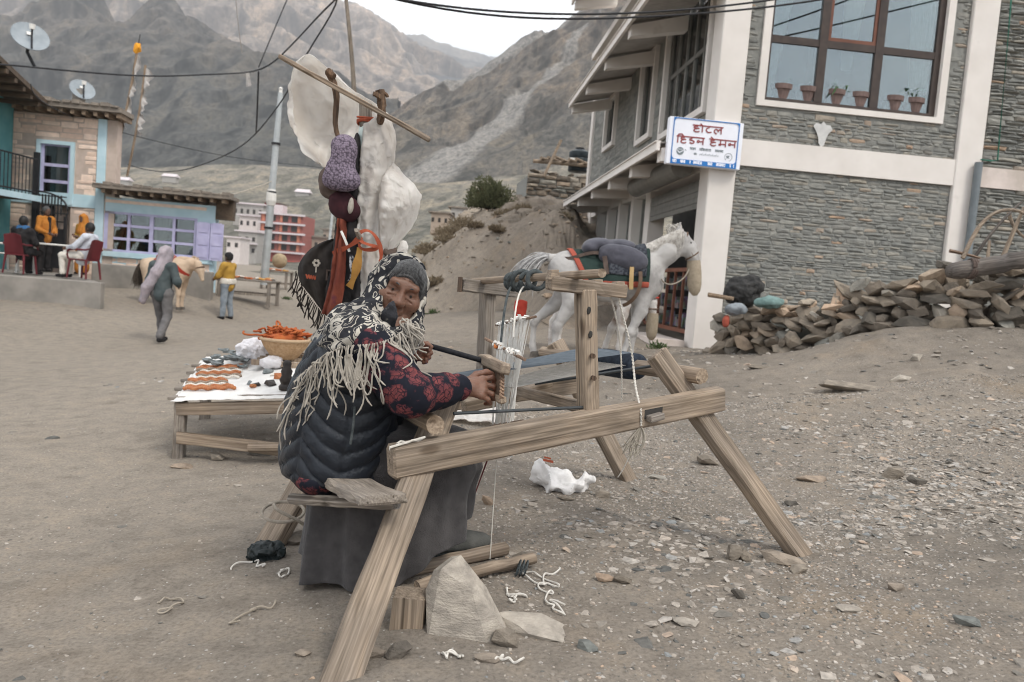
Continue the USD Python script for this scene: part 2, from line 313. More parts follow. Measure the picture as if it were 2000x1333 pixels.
def gz(x, y, fine=True):
    x, y = np.broadcast_arrays(np.asarray(x, float), np.asarray(y, float)); sh = x.shape; q = np.c_[x.ravel(), y.ravel()]
    qc = np.c_[np.clip(q[:, 0], -30, 25), np.clip(q[:, 1], -8, 48)]
    z = np.concatenate([_rbf(c) for c in np.array_split(qc, max(1, len(qc) // 20000))])
    far = np.hypot(q[:, 0] - qc[:, 0], q[:, 1] - qc[:, 1]); z = z + (0.3 - z) * (1 - np.exp(-far / 60))
    if fine:
        p = np.c_[q, np.zeros(len(q))]; near = np.exp(-np.maximum(np.hypot(q[:, 0], q[:, 1]) - 6, 0) / 12)
        z = z + fb(p, 1.1, 3, 3) * .06 + near * (fb(p, 6, 3, 5) * .020 + fb(p, 28, 2, 9) * .006)
        right = np.clip((q[:, 0] - 2.2) / 2.0, 0, 1) * np.clip((q[:, 1] - 4) / 2, 0, 1) * (q[:, 1] < 9.5)
        z = z + right * (fb(p, 2.6, 5, 12) * .17)
    return z.reshape(sh)
def g3(x, y, dz=0.0): return A(x, y, float(gz(x, y)) + dz)
def ag(px, py):
    """the ground under a pixel"""
    lo, d = 1.2, ray(px, py) / ray(px, py)[1]; Y = 1.2
    for Y in np.arange(1.2, 60, .1):
        p = CAM + d * Y
        if p[2] < float(gz(p[0], p[1], False)): break
    return g3(p[0], p[1])
def axis_steps(a, b, c, d, fine, mid, big):
    """fine between b and c, coarser outwards to a and d"""
    r = list(np.arange(b, c + 1e-6, fine)); x, s = c, fine
    while x < d: s = min(s * 1.07, max(mid, abs(x) * big)); x += s; r.append(min(x, d))
    x, s = b, fine
    while x > a: s = min(s * 1.07, max(mid, abs(x) * big)); x -= s; r.insert(0, max(x, a))
    return np.array(r)
gx = axis_steps(-7000, -2.6, 3.4, 7000, .022, .15, .05); gy = axis_steps(-2500, 1.3, 5.6, 9000, .022, .10, .05)
GX, GY = np.meshgrid(gx, gy, indexing='ij'); GZ = gz(GX, GY)
i, j = np.meshgrid(np.arange(len(gx) - 1), np.arange(len(gy) - 1), indexing='ij'); a = (i * len(gy) + j).ravel(); ny = len(gy)
gmesh = (np.c_[GX.ravel(), GY.ravel(), GZ.ravel()], np.vstack([np.c_[a, a + ny, a + ny + 1], np.c_[a, a + ny + 1, a + 1]]))
def dirt(name, base, damp, pale, warm):
    n = {'g': ('geometry', {}), 'n1': ('noise_texture', {'scale': .55, 'detail': 6.0, 'roughness': .62}), 'n2': ('noise_texture', {'scale': 7.0, 'detail': 8.0, 'roughness': .7}),
         'n3': ('noise_texture', {'scale': 75.0, 'detail': 4.0, 'roughness': .7}), 'r1': ('rgb_ramp', {'ramp': [(.25, damp), (.50, base), (.78, pale)]}),
         'r2': ('rgb_ramp', {'ramp': [(.3, (.74, .73, .72)), (.5, (1, 1, 1)), (.72, (1.18, 1.14, 1.08))]}), 'r3': ('rgb_ramp', {'ramp': [(.28, (.60, .59, .58)), (.48, (1, 1, 1)), (.70, (1.30, 1.28, 1.25))]}),
         'v': ('voronoi_texture', {'scale': 55.0, 'randomness': 1.0}), 'rv': ('rgb_ramp', {'ramp': [(0, (1, 1, 1)), (.16, (1, 1, 1)), (.22, (0, 0, 0))]}), 'sv': ('separate_color', {}), 'gt': ('math', {'math_type': 'greater_than', 'value2': .80}),
         'mv': ('math', {'math_type': 'multiply'}), 'vc': ('rgb_ramp', {'ramp': [(0, (.12, .12, .115)), (.5, (.30, .28, .25)), (1, (.42, .40, .37))]}),
         'x1': ('mix', {'mix_type': 'multiply', 'fac': 1.0}), 'x2': ('mix', {'mix_type': 'multiply', 'fac': .85}), 'x3': ('mix', {}),
         'n4': ('noise_texture', {'scale': 1.3, 'detail': 4.0}), 'r4': ('rgb_ramp', {'ramp': [(.56, (0, 0, 0)), (.74, (.55, .55, .55))]}), 'x4': ('mix', {'color2': warm}),
         'sx': ('separate_xyz', {}), 'mx': ('math', {'math_type': 'multiply_add', 'value2': 2.2}), 'mr': ('map_range', {'from_min': .9, 'from_max': -1.4, 'to_min': 0.0, 'to_max': .8, 'clamp': True}), 'x5': ('mix', {'color2': pale}), 'ad': ('math', {'math_type': 'add'}), 'b': ('bump', {'strength': .7, 'distance': .012}), 'p': ('principled_bsdf', {'roughness': .93, 'specular_ior_level': .12})}
    l = [('g.position', k + '.vector') for k in ('n1', 'n2', 'n3', 'v', 'n4')] + [('n1.fac', 'r1.fac'), ('n2.fac', 'r2.fac'), ('n3.fac', 'r3.fac'), ('r1.color', 'x4.color1'), ('n4.fac', 'r4.fac'), ('r4.color', 'x4.fac'), ('g.position', 'sx.vector'), ('n4.fac', 'mx.value1'), ('sx.x', 'mx.value3'), ('mx.value', 'mr.value'), ('mr.result', 'x5.fac'), ('x4.color', 'x5.color1'), ('x5.color', 'x1.color1'), ('r2.color', 'x1.color2'),
         ('x1.color', 'x2.color1'), ('r3.color', 'x2.color2'), ('v.distance', 'rv.fac'), ('v.color', 'sv.color'), ('sv.r', 'gt.value1'), ('gt.value', 'mv.value1'), ('rv.color', 'mv.value2'), ('mv.value', 'x3.fac'), ('sv.g', 'vc.fac'),
         ('x2.color', 'x3.color1'), ('vc.color', 'x3.color2'), ('x3.color', 'p.base_color'), ('n3.fac', 'ad.value1'), ('n2.fac', 'ad.value2'), ('ad.value', 'b.height'), ('b.normal', 'p.normal')]
    return nodes(name, n, l)
M_dirt = dirt('dirt', (.190, .165, .138), (.122, .109, .093), (.240, .209, .173), (.22, .17, .12))
put('/World/ground', gmesh, M_dirt, True); tag(stage.GetPrimAtPath('/World/ground'), 'bare trodden grey-brown earth of the village street', 'ground', None, 'structure')

# ------------------------------------------------------------------ mound, valley and mountains
def loft(rows, nu, nv, amp, scale, seed, ridged=0.0, back=None, jag=1.0):
    """surface through polylines of points (bottom to top), roughened by noise; back closes it behind its crest"""
    R_ = np.array([curve(r, nu) for r in rows]); k = np.r_[0, np.cumsum(np.linalg.norm(np.diff(R_, axis=0), axis=2).mean(1))]; k /= k[-1]
    t = np.linspace(0, 1, nv); S = np.array([[np.interp(t, k, R_[:, u, c]) for c in range(3)] for u in range(nu)]).transpose(0, 2, 1)
    p = S.reshape(-1, 3); q = p / scale; n = meshkit.fbm(q, 6, seed) - .5
    if ridged: n = n + ridged * (.5 - np.abs(meshkit.fbm(q * A(1.6, 1.6, .5), 5, seed + 7) - .5) * 2.4)
    w = np.sin(np.clip(np.tile(t, nu) * 1.1, 0, 1) * np.pi * .5) ** .6
    d = (n * amp * w); p = p + np.c_[d * .25, -d * .8, d * jag]
    P_ = p.reshape(nu, nv, 3)
    if back is not None:
        b = P_[:, -1] + A(*back); P_ = np.concatenate([P_, b[:, None]], 1); nv += 1
    i, j = np.meshgrid(np.arange(nu - 1), np.arange(nv - 1), indexing='ij'); a = (i * nv + j).ravel()
    return P_.reshape(-1, 3), np.vstack([np.c_[a, a + nv, a + nv + 1], np.c_[a, a + nv + 1, a + 1]])
def mtn(name, low, high, veins, s, z0, z1, bump=1.0, scree=None):
    """rock and scree: colour by height, broken by noise and by steep streaks"""
    n = {'g': ('geometry', {}), 'sx': ('separate_xyz', {}), 'n': ('noise_texture', {'scale': s, 'detail': 10.0, 'roughness': .64}), 'mr': ('map_range', {'from_min': z0, 'from_max': z1, 'clamp': True}),
         'ad': ('math', {'math_type': 'multiply_add', 'value2': 1.6, 'value3': -.8}), 'sm': ('math', {'math_type': 'add', 'use_clamp': True}), 'r': ('rgb_ramp', {'ramp': [(.2, low), (.55, tuple(.5 * (a + b) for a, b in zip(low, high))), (.8, high)]}),
         'm': ('mapping', {'scale': (1, .5, .18)}), 'k': ('noise_texture', {'scale': s * 6, 'detail': 7.0, 'roughness': .66, 'distortion': .8}), 'kr': ('rgb_ramp', {'ramp': [(.40, veins), (.5, (1, 1, 1)), (.60, (1.4, 1.32, 1.2))]}), 'x': ('mix', {'mix_type': 'multiply', 'fac': 1.0}),
         'f': ('noise_texture', {'scale': s * 45, 'detail': 6.0, 'roughness': .75}), 'fr': ('rgb_ramp', {'ramp': [(.38, (.45, .46, .45)), (.5, (1, 1, 1)), (.62, (1.5, 1.45, 1.38))]}), 'x2': ('mix', {'mix_type': 'multiply', 'fac': .9}),
         'b': ('bump', {'strength': 1.0 * bump, 'distance': .5 / s * .1}), 'p': ('principled_bsdf', {'roughness': .95, 'specular_ior_level': .08})}
    l = [('g.position', 'sx.vector'), ('g.position', 'n.vector'), ('sx.z', 'mr.value'), ('n.fac', 'ad.value1'), ('ad.value', 'sm.value1'), ('mr.result', 'sm.value2'), ('sm.value', 'r.fac'), ('g.position', 'm.vector'), ('m.vector', 'k.vector'), ('k.fac', 'kr.fac'),
         ('r.color', 'x.color1'), ('kr.color', 'x.color2'), ('g.position', 'f.vector'), ('f.fac', 'fr.fac'), ('x.color', 'x2.color1'), ('fr.color', 'x2.color2'), ('x2.color', 'p.base_color'), ('k.fac', 'b.height'), ('b.normal', 'p.normal')]
    if scree:                                             # a tongue of loose pale scree: from p down to q, w0 to w1 metres wide
        p, q, w0, w1, col = scree; d = (q - p)[:2]; L = np.linalg.norm(d); d /= L; nn = A(-d[1], d[0])
        n.update({'da': ('vector_math', {'math_type': 'dot_product', 'vector2': (d[0], d[1], 0)}), 'dp': ('vector_math', {'math_type': 'dot_product', 'vector2': (nn[0], nn[1], 0)}), 'wi': ('map_range', {'from_min': float(p[:2] @ d), 'from_max': float(q[:2] @ d), 'to_min': w0, 'to_max': w1, 'clamp': False}), 'of': ('math', {'math_type': 'subtract', 'value2': float(p[:2] @ nn)}), 'wb': ('math', {'math_type': 'multiply_add', 'value2': w1 * 1.1, 'value3': -w1 * .55}), 'o2': ('math', {'math_type': 'add'}), 'ab': ('math', {'math_type': 'absolute'}), 'dv': ('math', {'math_type': 'divide'}), 'mk': ('map_range', {'from_min': .75, 'from_max': 1.1, 'to_min': .85, 'to_max': 0.0, 'clamp': True}), 'xs': ('mix', {'color2': col})})
        l = [x for x in l if x[1] != 'x2.color1'] + [('g.position', 'da.vector1'), ('g.position', 'dp.vector1'), ('da.value', 'wi.value'), ('dp.value', 'of.value1'), ('k.fac', 'wb.value1'), ('of.value', 'o2.value1'), ('wb.value', 'o2.value2'), ('o2.value', 'ab.value1'), ('ab.value', 'dv.value1'), ('wi.result', 'dv.value2'), ('dv.value', 'mk.value'), ('mk.result', 'xs.fac'), ('x.color', 'xs.color1'), ('xs.color', 'x2.color1')]
    return nodes(name, n, l)
def land(name, mesh, m, label, cat='mountain'):
    p = numbered('/World', name); put(p, mesh, m, True); tag(stage.GetPrimAtPath(p), label, cat, None, 'structure'); return mesh
def PL(*a): return [at(*q) for q in a]
# earth mound right of the street
mound = loft([PL((700, 640, 15.5), (830, 612, 16.5), (930, 618, 15.5), (1030, 622, 14), (1110, 655, 12.3), (1180, 690, 12.3), (1290, 700, 14)),
              PL((720, 590, 17.5), (830, 572, 17.5), (930, 545, 16.6), (1030, 545, 15.6), (1110, 600, 13.4), (1170, 640, 13.2), (1260, 650, 15)),
              PL((740, 560, 22), (830, 510, 20.5), (920, 455, 19.0), (1010, 430, 18.5), (1090, 440, 17.0), (1150, 500, 16.2), (1230, 560, 17)),
              PL((750, 545, 32), (820, 505, 28), (880, 452, 26), (960, 410, 25), (1060, 400, 24), (1130, 425, 23), (1230, 440, 23)),
              PL((750, 545, 42), (820, 505, 38), (900, 430, 36), (960, 405, 36), (1080, 396, 36), (1150, 415, 34), (1260, 430, 32))], 190, 120, 1.0, 1.35, 4, ridged=.5, back=(0, 6, -4))
M_mound = dirt('mound_earth', (.215, .18, .145), (.145, .125, .10), (.30, .255, .205), (.26, .20, .14))
land('mound', mound, M_mound, 'bare brown earth mound rising between the street and the hotel', 'mound')
# valley floor behind the village
valley = loft([PL((-500, 560, 60), (100, 545, 60), (420, 540, 60), (620, 545, 60), (800, 560, 60), (1000, 560, 60), (1400, 570, 60)),
               PL((-500, 545, 150), (100, 530, 150), (420, 528, 150), (620, 528, 150), (800, 545, 150), (1000, 550, 150), (1400, 555, 150)),
               PL((-500, 520, 205), (100, 505, 205), (420, 515, 205), (620, 512, 205), (800, 500, 205), (1000, 490, 205), (1400, 480, 205)),
               PL((-500, 430, 290), (100, 420, 290), (420, 425, 290), (620, 425, 290), (800, 430, 270), (1000, 420, 250), (1400, 420, 250)),
               PL((-500, 385, 380), (100, 380, 380), (420, 378, 380), (620, 375, 380), (800, 372, 380), (1000, 362, 360), (1400, 340, 340)),
               PL((-500, 340, 520), (100, 330, 520), (420, 325, 520), (620, 330, 500), (800, 348, 480), (1000, 330, 430), (1400, 300, 420))], 160, 100, 4.0, 28, 11, ridged=.3, back=(0, 30, -60))
M_valley = mtn('valley_slope', (.135, .128, .108), (.19, .172, .142), (.62, .64, .60), .012, 0, 60)
land('valley_slope', valley, M_valley, 'dry grey-green valley slope behind the village', 'hill')
# right hand mountain with the scree fan
right = loft([PL((560, 372, 460), (700, 366, 430), (820, 362, 420), (960, 352, 400), (1120, 335, 390), (1300, 330, 380), (1600, 320, 380)),
              PL((620, 345, 560), (730, 315, 540), (850, 300, 520), (980, 262, 500), (1120, 225, 480), (1300, 190, 470), (1600, 150, 470)),
              PL((690, 318, 680), (770, 262, 670), (880, 225, 650), (1000, 165, 630), (1120, 115, 610), (1300, 60, 600), (1600, -20, 600)),
              PL((735, 285, 780), (800, 212, 780), (890, 160, 760), (1010, 105, 740), (1110, 58, 720), (1190, 28, 700), (1600, -260, 700))], 280, 190, 55, 95, 23, ridged=.8, back=(0, 200, -160), jag=.55)
# scree colour lives in its own sheet laid in the gully
M_right = mtn('right_mountain', (.095, .088, .077), (.13, .107, .087), (.46, .48, .48), .009, 20, 230, scree=(at(1150, 95, 640), at(835, 350, 432), 3.0, 19.0, (.23, .217, .20)))
land('mountain', right, M_right, 'grey-brown mountain with a sharp ridge above the hotel roof')
# left hand mountains
lm = loft([PL((-700, 420, 560), (-200, 400, 560), (150, 385, 560), (420, 372, 560), (600, 362, 560), (760, 352, 560), (860, 345, 560)),
           PL((-700, 250, 750), (-200, 240, 740), (150, 235, 730), (400, 240, 720), (560, 250, 720), (700, 290, 720), (800, 315, 700)),
           PL((-700, 120, 960), (-250, 90, 950), (100, 100, 930), (330, 110, 920), (500, 150, 920), (640, 215, 900), (760, 265, 840)),
           PL((-700, -60, 1200), (-300, -20, 1200), (-120, 30, 1180), (-10, 60, 1150), (60, 35, 1140), (140, -5, 1130), (200, 35, 1130), (255, 85, 1120), (290, 60, 1110), (335, 28, 1110), (380, 75, 1110), (440, 120, 1100), (520, 160, 1080), (600, 190, 1060), (700, 230, 1000), (780, 270, 900))], 340, 200, 95, 150, 31, ridged=.8, back=(0, 260, -300), jag=.5)
M_left = mtn('left_mountain', (.062, .062, .057), (.090, .080, .070), (.42, .44, .45), .006, 60, 330)
land('mountain', lm, M_left, 'dark grey mountainside with two pointed spurs filling the left background')
pale = loft([PL((-900, 250, 1250), (-300, 230, 1250), (100, 220, 1250), (400, 230, 1250), (600, 240, 1300), (800, 260, 1300), (900, 270, 1300)),
             PL((-900, 60, 1700), (-300, 40, 1700), (60, 30, 1700), (330, 60, 1700), (560, 110, 1750), (740, 170, 1800), (900, 215, 1800)),
             PL((-900, -60, 2000), (-300, -80, 2000), (60, -60, 2000), (300, -40, 2050), (480, -15, 2050), (640, 60, 2100), (760, 130, 2100), (900, 190, 2000)),
             PL((-900, -120, 2300), (-300, -130, 2300), (60, -110, 2300), (300, -80, 2350), (520, -30, 2400), (680, 40, 2500), (820, 120, 2500), (950, 190, 2300))], 300, 180, 200, 260, 41, ridged=.9, back=(0, 600, -700), jag=.5)
M_pale = mtn('pale_mountain', (.19, .158, .135), (.265, .212, .178), (.50, .50, .52), .0028, 250, 800)
land('mountain', pale, M_pale, 'pale pinkish rock slopes high behind the dark spurs')
blue = loft([PL((420, 330, 1872), (620, 300, 1872), (800, 280, 1872), (900, 270, 1872), (1050, 270, 1872), (1300, 280, 1872)),
             PL((420, 190, 1980), (620, 170, 1980), (740, 150, 1980), (860, 175, 1980), (1000, 190, 1980), (1300, 200, 1980)),
             PL((420, 45, 2580), (600, 45, 2580), (700, 80, 2580), (800, 110, 2640), (900, 135, 2760), (1000, 145, 2880), (1300, 145, 2880)),
             PL((420, -82, 3600), (600, -22, 3600), (700, 63, 3720), (820, 96, 3840), (900, 123, 3960), (1000, 138, 4080), (1300, 138, 4080))], 200, 110, 220, 460, 53, ridged=.6, back=(0, 600, -800), jag=.4)
M_blue = mtn('far_mountain', (.10, .10, .10), (.16, .14, .125), (.55, .56, .6), .0016, 350, 1300)
land('mountain', blue, M_blue, 'farthest mountain, blue with haze and fading into the cloud')
# haze: one closed box of even air round everything
HZ = box((-7500, -3000, -900), (7500, 9500, 1500))
mh = usdkit.material(stage, '/World/Looks/haze', {'v': ('principled_volume', {'color': (.93, .96, .99), 'density': HAZE_DENSITY, 'anisotropy': .2})}, [], volume='v.volume')
put('/World/haze', HZ, mh); tag(stage.GetPrimAtPath('/World/haze'), 'thin pale mountain air', 'haze', None, 'stuff')
# ------------------------------------------------------------------ building helpers
class Plane:
    """upright plane through O along ex (horizontal); a along it, z absolute height, d depth behind it"""
    def __init__(s, O, ang):
        s.O = A(*O); s.O[2] = 0; s.e = A(math.cos(ang), math.sin(ang), 0); s.n = A(-math.sin(ang), math.cos(ang), 0)
    def px(s, px, py, d=0.0):
        r = ray(px, py); t = ((s.O + s.n * d - CAM) @ s.n) / (r @ s.n); p = CAM + r * t; return (p - s.O) @ s.e, p[2]
    def P(s, a, z, d=0.0): return s.O + s.e * a + s.n * d + A(0, 0, z)
    def box(s, a0, a1, z0, z1, d0, d1, bev=0.0):
        return obox(s.P(min(a0, a1), min(z0, z1), min(d0, d1)), s.e * abs(a1 - a0), s.n * abs(d1 - d0), A(0, 0, abs(z1 - z0)), bev)
def stones(pl, a0, a1, z0, z1, seed, hole=None, ch=(.028, .07), ln=(.08, .30), d=0.0, proud=.022, gap=.005, wob=.03):
    """courses of rough flat stones standing proud of the plane: list of (mesh, tint, area)"""
    rng = np.random.default_rng(seed); out = []; z = z0
    while z < z1 - .015:
        h = rng.uniform(*ch); h = min(h, z1 - z); a = a0 - rng.uniform(0, .1)
        while a < a1 - .01:
            w = rng.uniform(*ln) * (.7 + 6 * h); b0, b1 = max(a, a0), min(a + w, a1); a += w
            if b1 - b0 < .03: continue
            c0, c1 = b0 + gap * rng.uniform(.3, 1.2), b1 - gap * rng.uniform(.3, 1.2); za, zb = z + gap * .5 + h * rng.uniform(-.25, .2), z + h - gap * rng.uniform(.2, 1.3) + h * rng.uniform(-.22, .22)
            if hole and any(c1 > q[0] and c0 < q[1] and zb > q[2] and za < q[3] for q in hole): continue
            k = rng.uniform(.3, 1.0) * proud; pts = []
            for u, w_ in ((c0, za), (c1, za), (c1, zb), (c0, zb)):
                ju, jw = rng.uniform(0, min(wob, (c1 - c0) * .25)), rng.uniform(0, min(wob, h * .42)); su_ = 1 if u == c0 else -1; sw = 1 if w_ == za else -1
                pts += [pl.P(u, w_, d + .01), pl.P(u + su_ * ju, w_ + sw * jw, d - k * rng.uniform(.4, .9))]
            um = rng.uniform(c0 * .7 + c1 * .3, c0 * .3 + c1 * .7); pts += [pl.P(um, za + (zb - za) * rng.uniform(.3, .7), d - k * rng.uniform(.9, 1.5)), pl.P(um, za + h * .1, d - k * .7), pl.P(um, zb - h * .1, d - k * .8)]
            out.append((hull(np.array(pts)), rng.uniform(0, 1), (c1 - c0) * (zb - za)))
        z += h
    return out
def lay(th, st, m, name='stone', most=300, sub=None):
    st = sorted(st, key=lambda q: -q[2])
    for q in st[:most]: th.part(name, q[0], m, tint=q[1], sub=sub)
    if st[most:]:
        mm, tt = jtint([q[0] for q in st[most:]], [q[1] for q in st[most:]]); th.part('small_' + name, mm, m, tint=tt, kind='stuff', sub=sub)
M_stonewall = mk('facade_stone', (.80, .80, .80), (1.18, 1.16, 1.12), 9, .9, .6, 50, tintramp=[(0, (.165, .168, .158)), (.3, (.205, .206, .192)), (.55, (.25, .248, .228)), (.80, (.215, .212, .195)), (.92, (.27, .25, .212)), (.98, (.32, .265, .215)), (1, (.34, .24, .17))])
M_mortar = mk('mortar', (.18, .182, .168), (.24, .238, .218), 12, .95, .5, 60)
M_cream = mk('cream_plaster', (.62, .575, .53), (.69, .645, .60), 1.6, .8, .12, 60, third=(.50, .455, .41))
M_cream_dirty = mk('stained_cream_plaster', (.45, .39, .34), (.66, .575, .53), 2.0, .85, .2, 40)
M_brown = mk('brown_window_paint', (.045, .034, .03), (.065, .048, .04), 8, .5)
M_redbrown = mk('red_brown_paint', (.13, .055, .035), (.17, .07, .045), 8, .5)
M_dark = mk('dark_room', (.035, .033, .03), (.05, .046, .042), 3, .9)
M_cabin = mk('room_wall', (.11, .115, .11), (.15, .155, .15), 1.5, .9)
M_glass = glass('window_glass', (.74, .85, .85), 1.0, .13); M_glass2 = glass('dim_glass', (.6, .65, .64), 1.0, .06)
M_curt = mk('sheer_curtain', (.62, .56, .52), (.72, .66, .62), 14, .85, trans=.35)
M_tin = mk('corrugated_tin', (.36, .33, .30), (.46, .43, .40), 5, .55, metal=.25)
M_terra = mk('terracotta', (.13, .09, .08), (.18, .125, .11), 12, .8)
M_leaf = mk('pot_leaves', (.07, .13, .06), (.12, .20, .09), 20, .6, trans=.3)
M_grey_metal = mk('grey_shutter_metal', (.17, .165, .15), (.23, .22, .20), 7, .5, metal=.4)
# ------------------------------------------------------------------ hotel on the right
HA = math.radians(5.0); hp = at(1351, 684, 11.4); HF = Plane(hp, HA); HS = Plane(hp, HA + math.pi / 2)       # side: a runs back, depth d<0 is inside (to the right)
hz = hp[2] - .35
hotel = T('stone_hotel', 'stone-faced hotel with cream pillars and canopies on the right of the street', 'hotel', (hp[0], hp[1], hz))
PWID = .39; top = 7.2
pa0, pa1 = HF.px(1888, 150)[0], HF.px(1935, 150)[0]; PB = (pa0, pa0 + PWID)
zt0, zt1 = HF.px(1452, 323)[1], HF.px(1455, 271)[1]                       # floor band
hotel.part('pillar', HF.box(0, PWID, hz, top, 0, .42, .012), M_cream)
hotel.part('pillar', HF.box(PB[0], PB[1], hz, top, 0, .42, .012), M_cream)
hotel.part('floor_band', HF.box(PWID, PB[0], zt0, zt1, .02, .40), M_cream)
hotel.part('floor_band', HF.box(PB[1], PB[1] + 3.2, HF.px(1950, 367)[1], HF.px(1950, 327)[1], .08, .40), M_cream_dirty)
# window opening
w0, w1 = HF.px(1485, 150)[0], HF.px(1855, 150)[0]; w0, w1 = HF.px(1479, 204)[0], HF.px(1844, 244)[0]; wz = HF.px(1479, 204)[1]; wt = wz + 2.75
i0, i1, iz = HF.px(1495, 194)[0], HF.px(1832, 229)[0], HF.px(1495, 194)[1]; it = wt - .12
back = []
hotel.part('wall', join([HF.box(PWID, PB[0], hz, zt0, .07, .36), HF.box(PWID, w0 + .02, zt1, top, .07, .36), HF.box(w1 - .02, PB[0], zt1, top, .07, .36), HF.box(w0 + .02, w1 - .02, zt1, wz + .02, .07, .36), HF.box(w0 + .02, w1 - .02, wt - .02, top, .07, .36),
                          HF.box(PB[1], PB[1] + 3.2, hz, HF.px(1950, 367)[1], .13, .36), HF.box(PB[1], PB[1] + 3.2, HF.px(1950, 327)[1], top, .13, .36)]), M_mortar)
fs = stones(HF, PWID + .005, PB[0] - .005, .1, zt0 - .004, 1, d=.07) + stones(HF, PWID + .005, PB[0] - .005, zt1 + .004, top, 2, hole=[(w0, w1, wz, wt)], d=.07) + stones(HF, PB[1] + .07, PB[1] + 2.6, .5, HF.px(1950, 367)[1], 3, d=.13, ln=(.14, .5), proud=.05) + stones(HF, PB[1] + .07, PB[1] + 2.6, HF.px(1950, 327)[1], top, 4, d=.13, ln=(.14, .5), proud=.05)
lay(hotel, fs, M_stonewall)
fr = hotel.part('window', join([HF.box(w0, w1, wz, iz, .03, .30), HF.box(w0, w1, it, wt, .03, .30), HF.box(w0, i0, iz, it, .03, .30), HF.box(i1, w1, iz, it, .03, .30)]), M_cream, label='cream surround of the large window')
m1, m2 = HF.px(1602, 207)[0], HF.px(1712, 215)[0]; zr = HF.px(1602, 80)[1]; b = .05
hotel.part('window_frame', join([HF.box(i0, i1, iz, iz + .06, .10, .17), HF.box(i0, i0 + .05, iz + .06, it, .10, .17), HF.box(i1 - .09, i1, iz + .06, it, .10, .17), HF.box(m1 - .06, m1 + .06, iz + .06, it, .095, .175), HF.box(m2 - .06, m2 + .06, iz + .06, it, .095, .175),
             HF.box(i0 + .05, m1 - .06, zr - .05, zr + .05, .105, .165), HF.box(m1 + .06, m2 - .06, zr - .05, zr + .05, .105, .165), HF.box(m2 + .06, i1 - .09, zr - .05, zr + .05, .105, .165)]), M_brown, sub=fr)
hotel.part('casement', join([HF.box(m1 + .06, m2 - .06, zr + .05, zr + .10, .112, .158), HF.box(m1 + .06, m1 + .105, zr + .10, it, .112, .158), HF.box(m2 - .105, m2 - .06, zr + .10, it, .112, .158)]), M_redbrown, sub=fr)
for c0, c1 in ((i0 + .05, m1 - .06), (m1 + .06, m2 - .06), (m2 + .06, i1 - .09)):
    for z0, z1 in ((iz + .06, zr - .05), (zr + .05, it)):
        hotel.part('pane', HF.box(c0, c1, z0, z1, .128, .134), M_glass, sub=fr)
# rooms behind the glass, roof
HX = 6.4; HD = 10.6
fl = zt0 + .12
hotel.part('room', join([HF.box(PWID, HX, fl, fl + .06, .45, 3.6), HF.box(PWID, HX, fl + .06, top, 3.6, 3.66), HF.box(PWID, HX, top - .06, top, .45, 3.6), HF.box(PWID, PWID + .05, fl + .06, top - .06, .45, 3.6), HF.box(HX, HX + .05, fl, top, .40, 3.6)]), M_cabin)
hotel.part('roof', HF.box(-.1, HX + .3, top, top + .15, -.15, HD + .2), M_cream)
def curtain(a0, a1, b0, b1, z0, z1, d, n=7, seed=0):
    def fn(u, v):
        a = (a0 * (1 - v) + b0 * v) * (1 - u) + (a1 * (1 - v) + b1 * v) * u; z = z0 + (z1 - z0) * v
        dd = d + .03 * np.sin(u * n * 6.28 + seed) ; return HF.O + HF.e * a[..., None] + HF.n * dd[..., None] + np.stack([0 * z, 0 * z, z], -1)
    return grid(fn, 70, 14)
for k, (a0, a1, b0, b1) in enumerate([(i0 + .02, i0 + .16, i0 + .02, i0 + .50), (i1 - .30, i1 - .06, i1 - .50, i1 - .06), (m2 - .45, m2 - .30, m2 - .55, m2 - .08)]):
    single('curtain', curtain(a0, a1, b0, b1, iz + .06 if k < 2 else zr - .3, it, .24 + .02 * k, 6, k), M_curt, ['white sheer curtain tied back at the left of the large hotel window', 'white sheer curtain at the right of the large hotel window', 'white sheer curtain hanging behind the middle of the large hotel window'][k], 'curtain', True)
rng = np.random.default_rng(5)
for k, (px, py) in enumerate([(1524, 190), (1572, 197), (1627, 203), (1673, 210), (1740, 216), (1781, 220)]):
    a, _ = HF.px(px, py, .22); c = HF.P(a, iz + .03, .22)
    pt = T('potted_plant', ['empty terracotta pot at the left end of the hotel window sill', 'terracotta pot with a thin sprig, second from the left on the window sill', 'terracotta pot with a low green plant just right of the first mullion', 'bare terracotta pot in the middle pane of the window sill', 'bare terracotta pot just right of the second mullion', 'terracotta pot with the bushiest green plant, at the right end of the sill'][k], 'plant pot', c, 'pots on the hotel window sill')
    pt.part('pot', lathe([(.001, 0), (.10, 0), (.135, .17), (.155, .17), (.16, .24), (.14, .24), (.135, .21), (.001, .21)], 18, c), M_terra)
    if k in (0, 1, 2, 5):
        ls = []; nn = [8, 14, 30, 90][[0, 1, 2, 5].index(k)]; hh = [.06, .16, .10, .17][[0, 1, 2, 5].index(k)]
        for q in range(nn):
            p = c + A(rng.normal(0, .08), rng.normal(0, .06), .24 + abs(rng.normal(.3, .35)) * hh); s = rng.uniform(.025, .045); t = rng.normal(size=(3, 3)) * s; ls.append((np.vstack([p + t[0], p + t[1], p + t[2], p - t[0] * .7]), np.array([[0, 1, 2], [0, 2, 3]])))
        pt.part('leaves', join(ls), M_leaf)
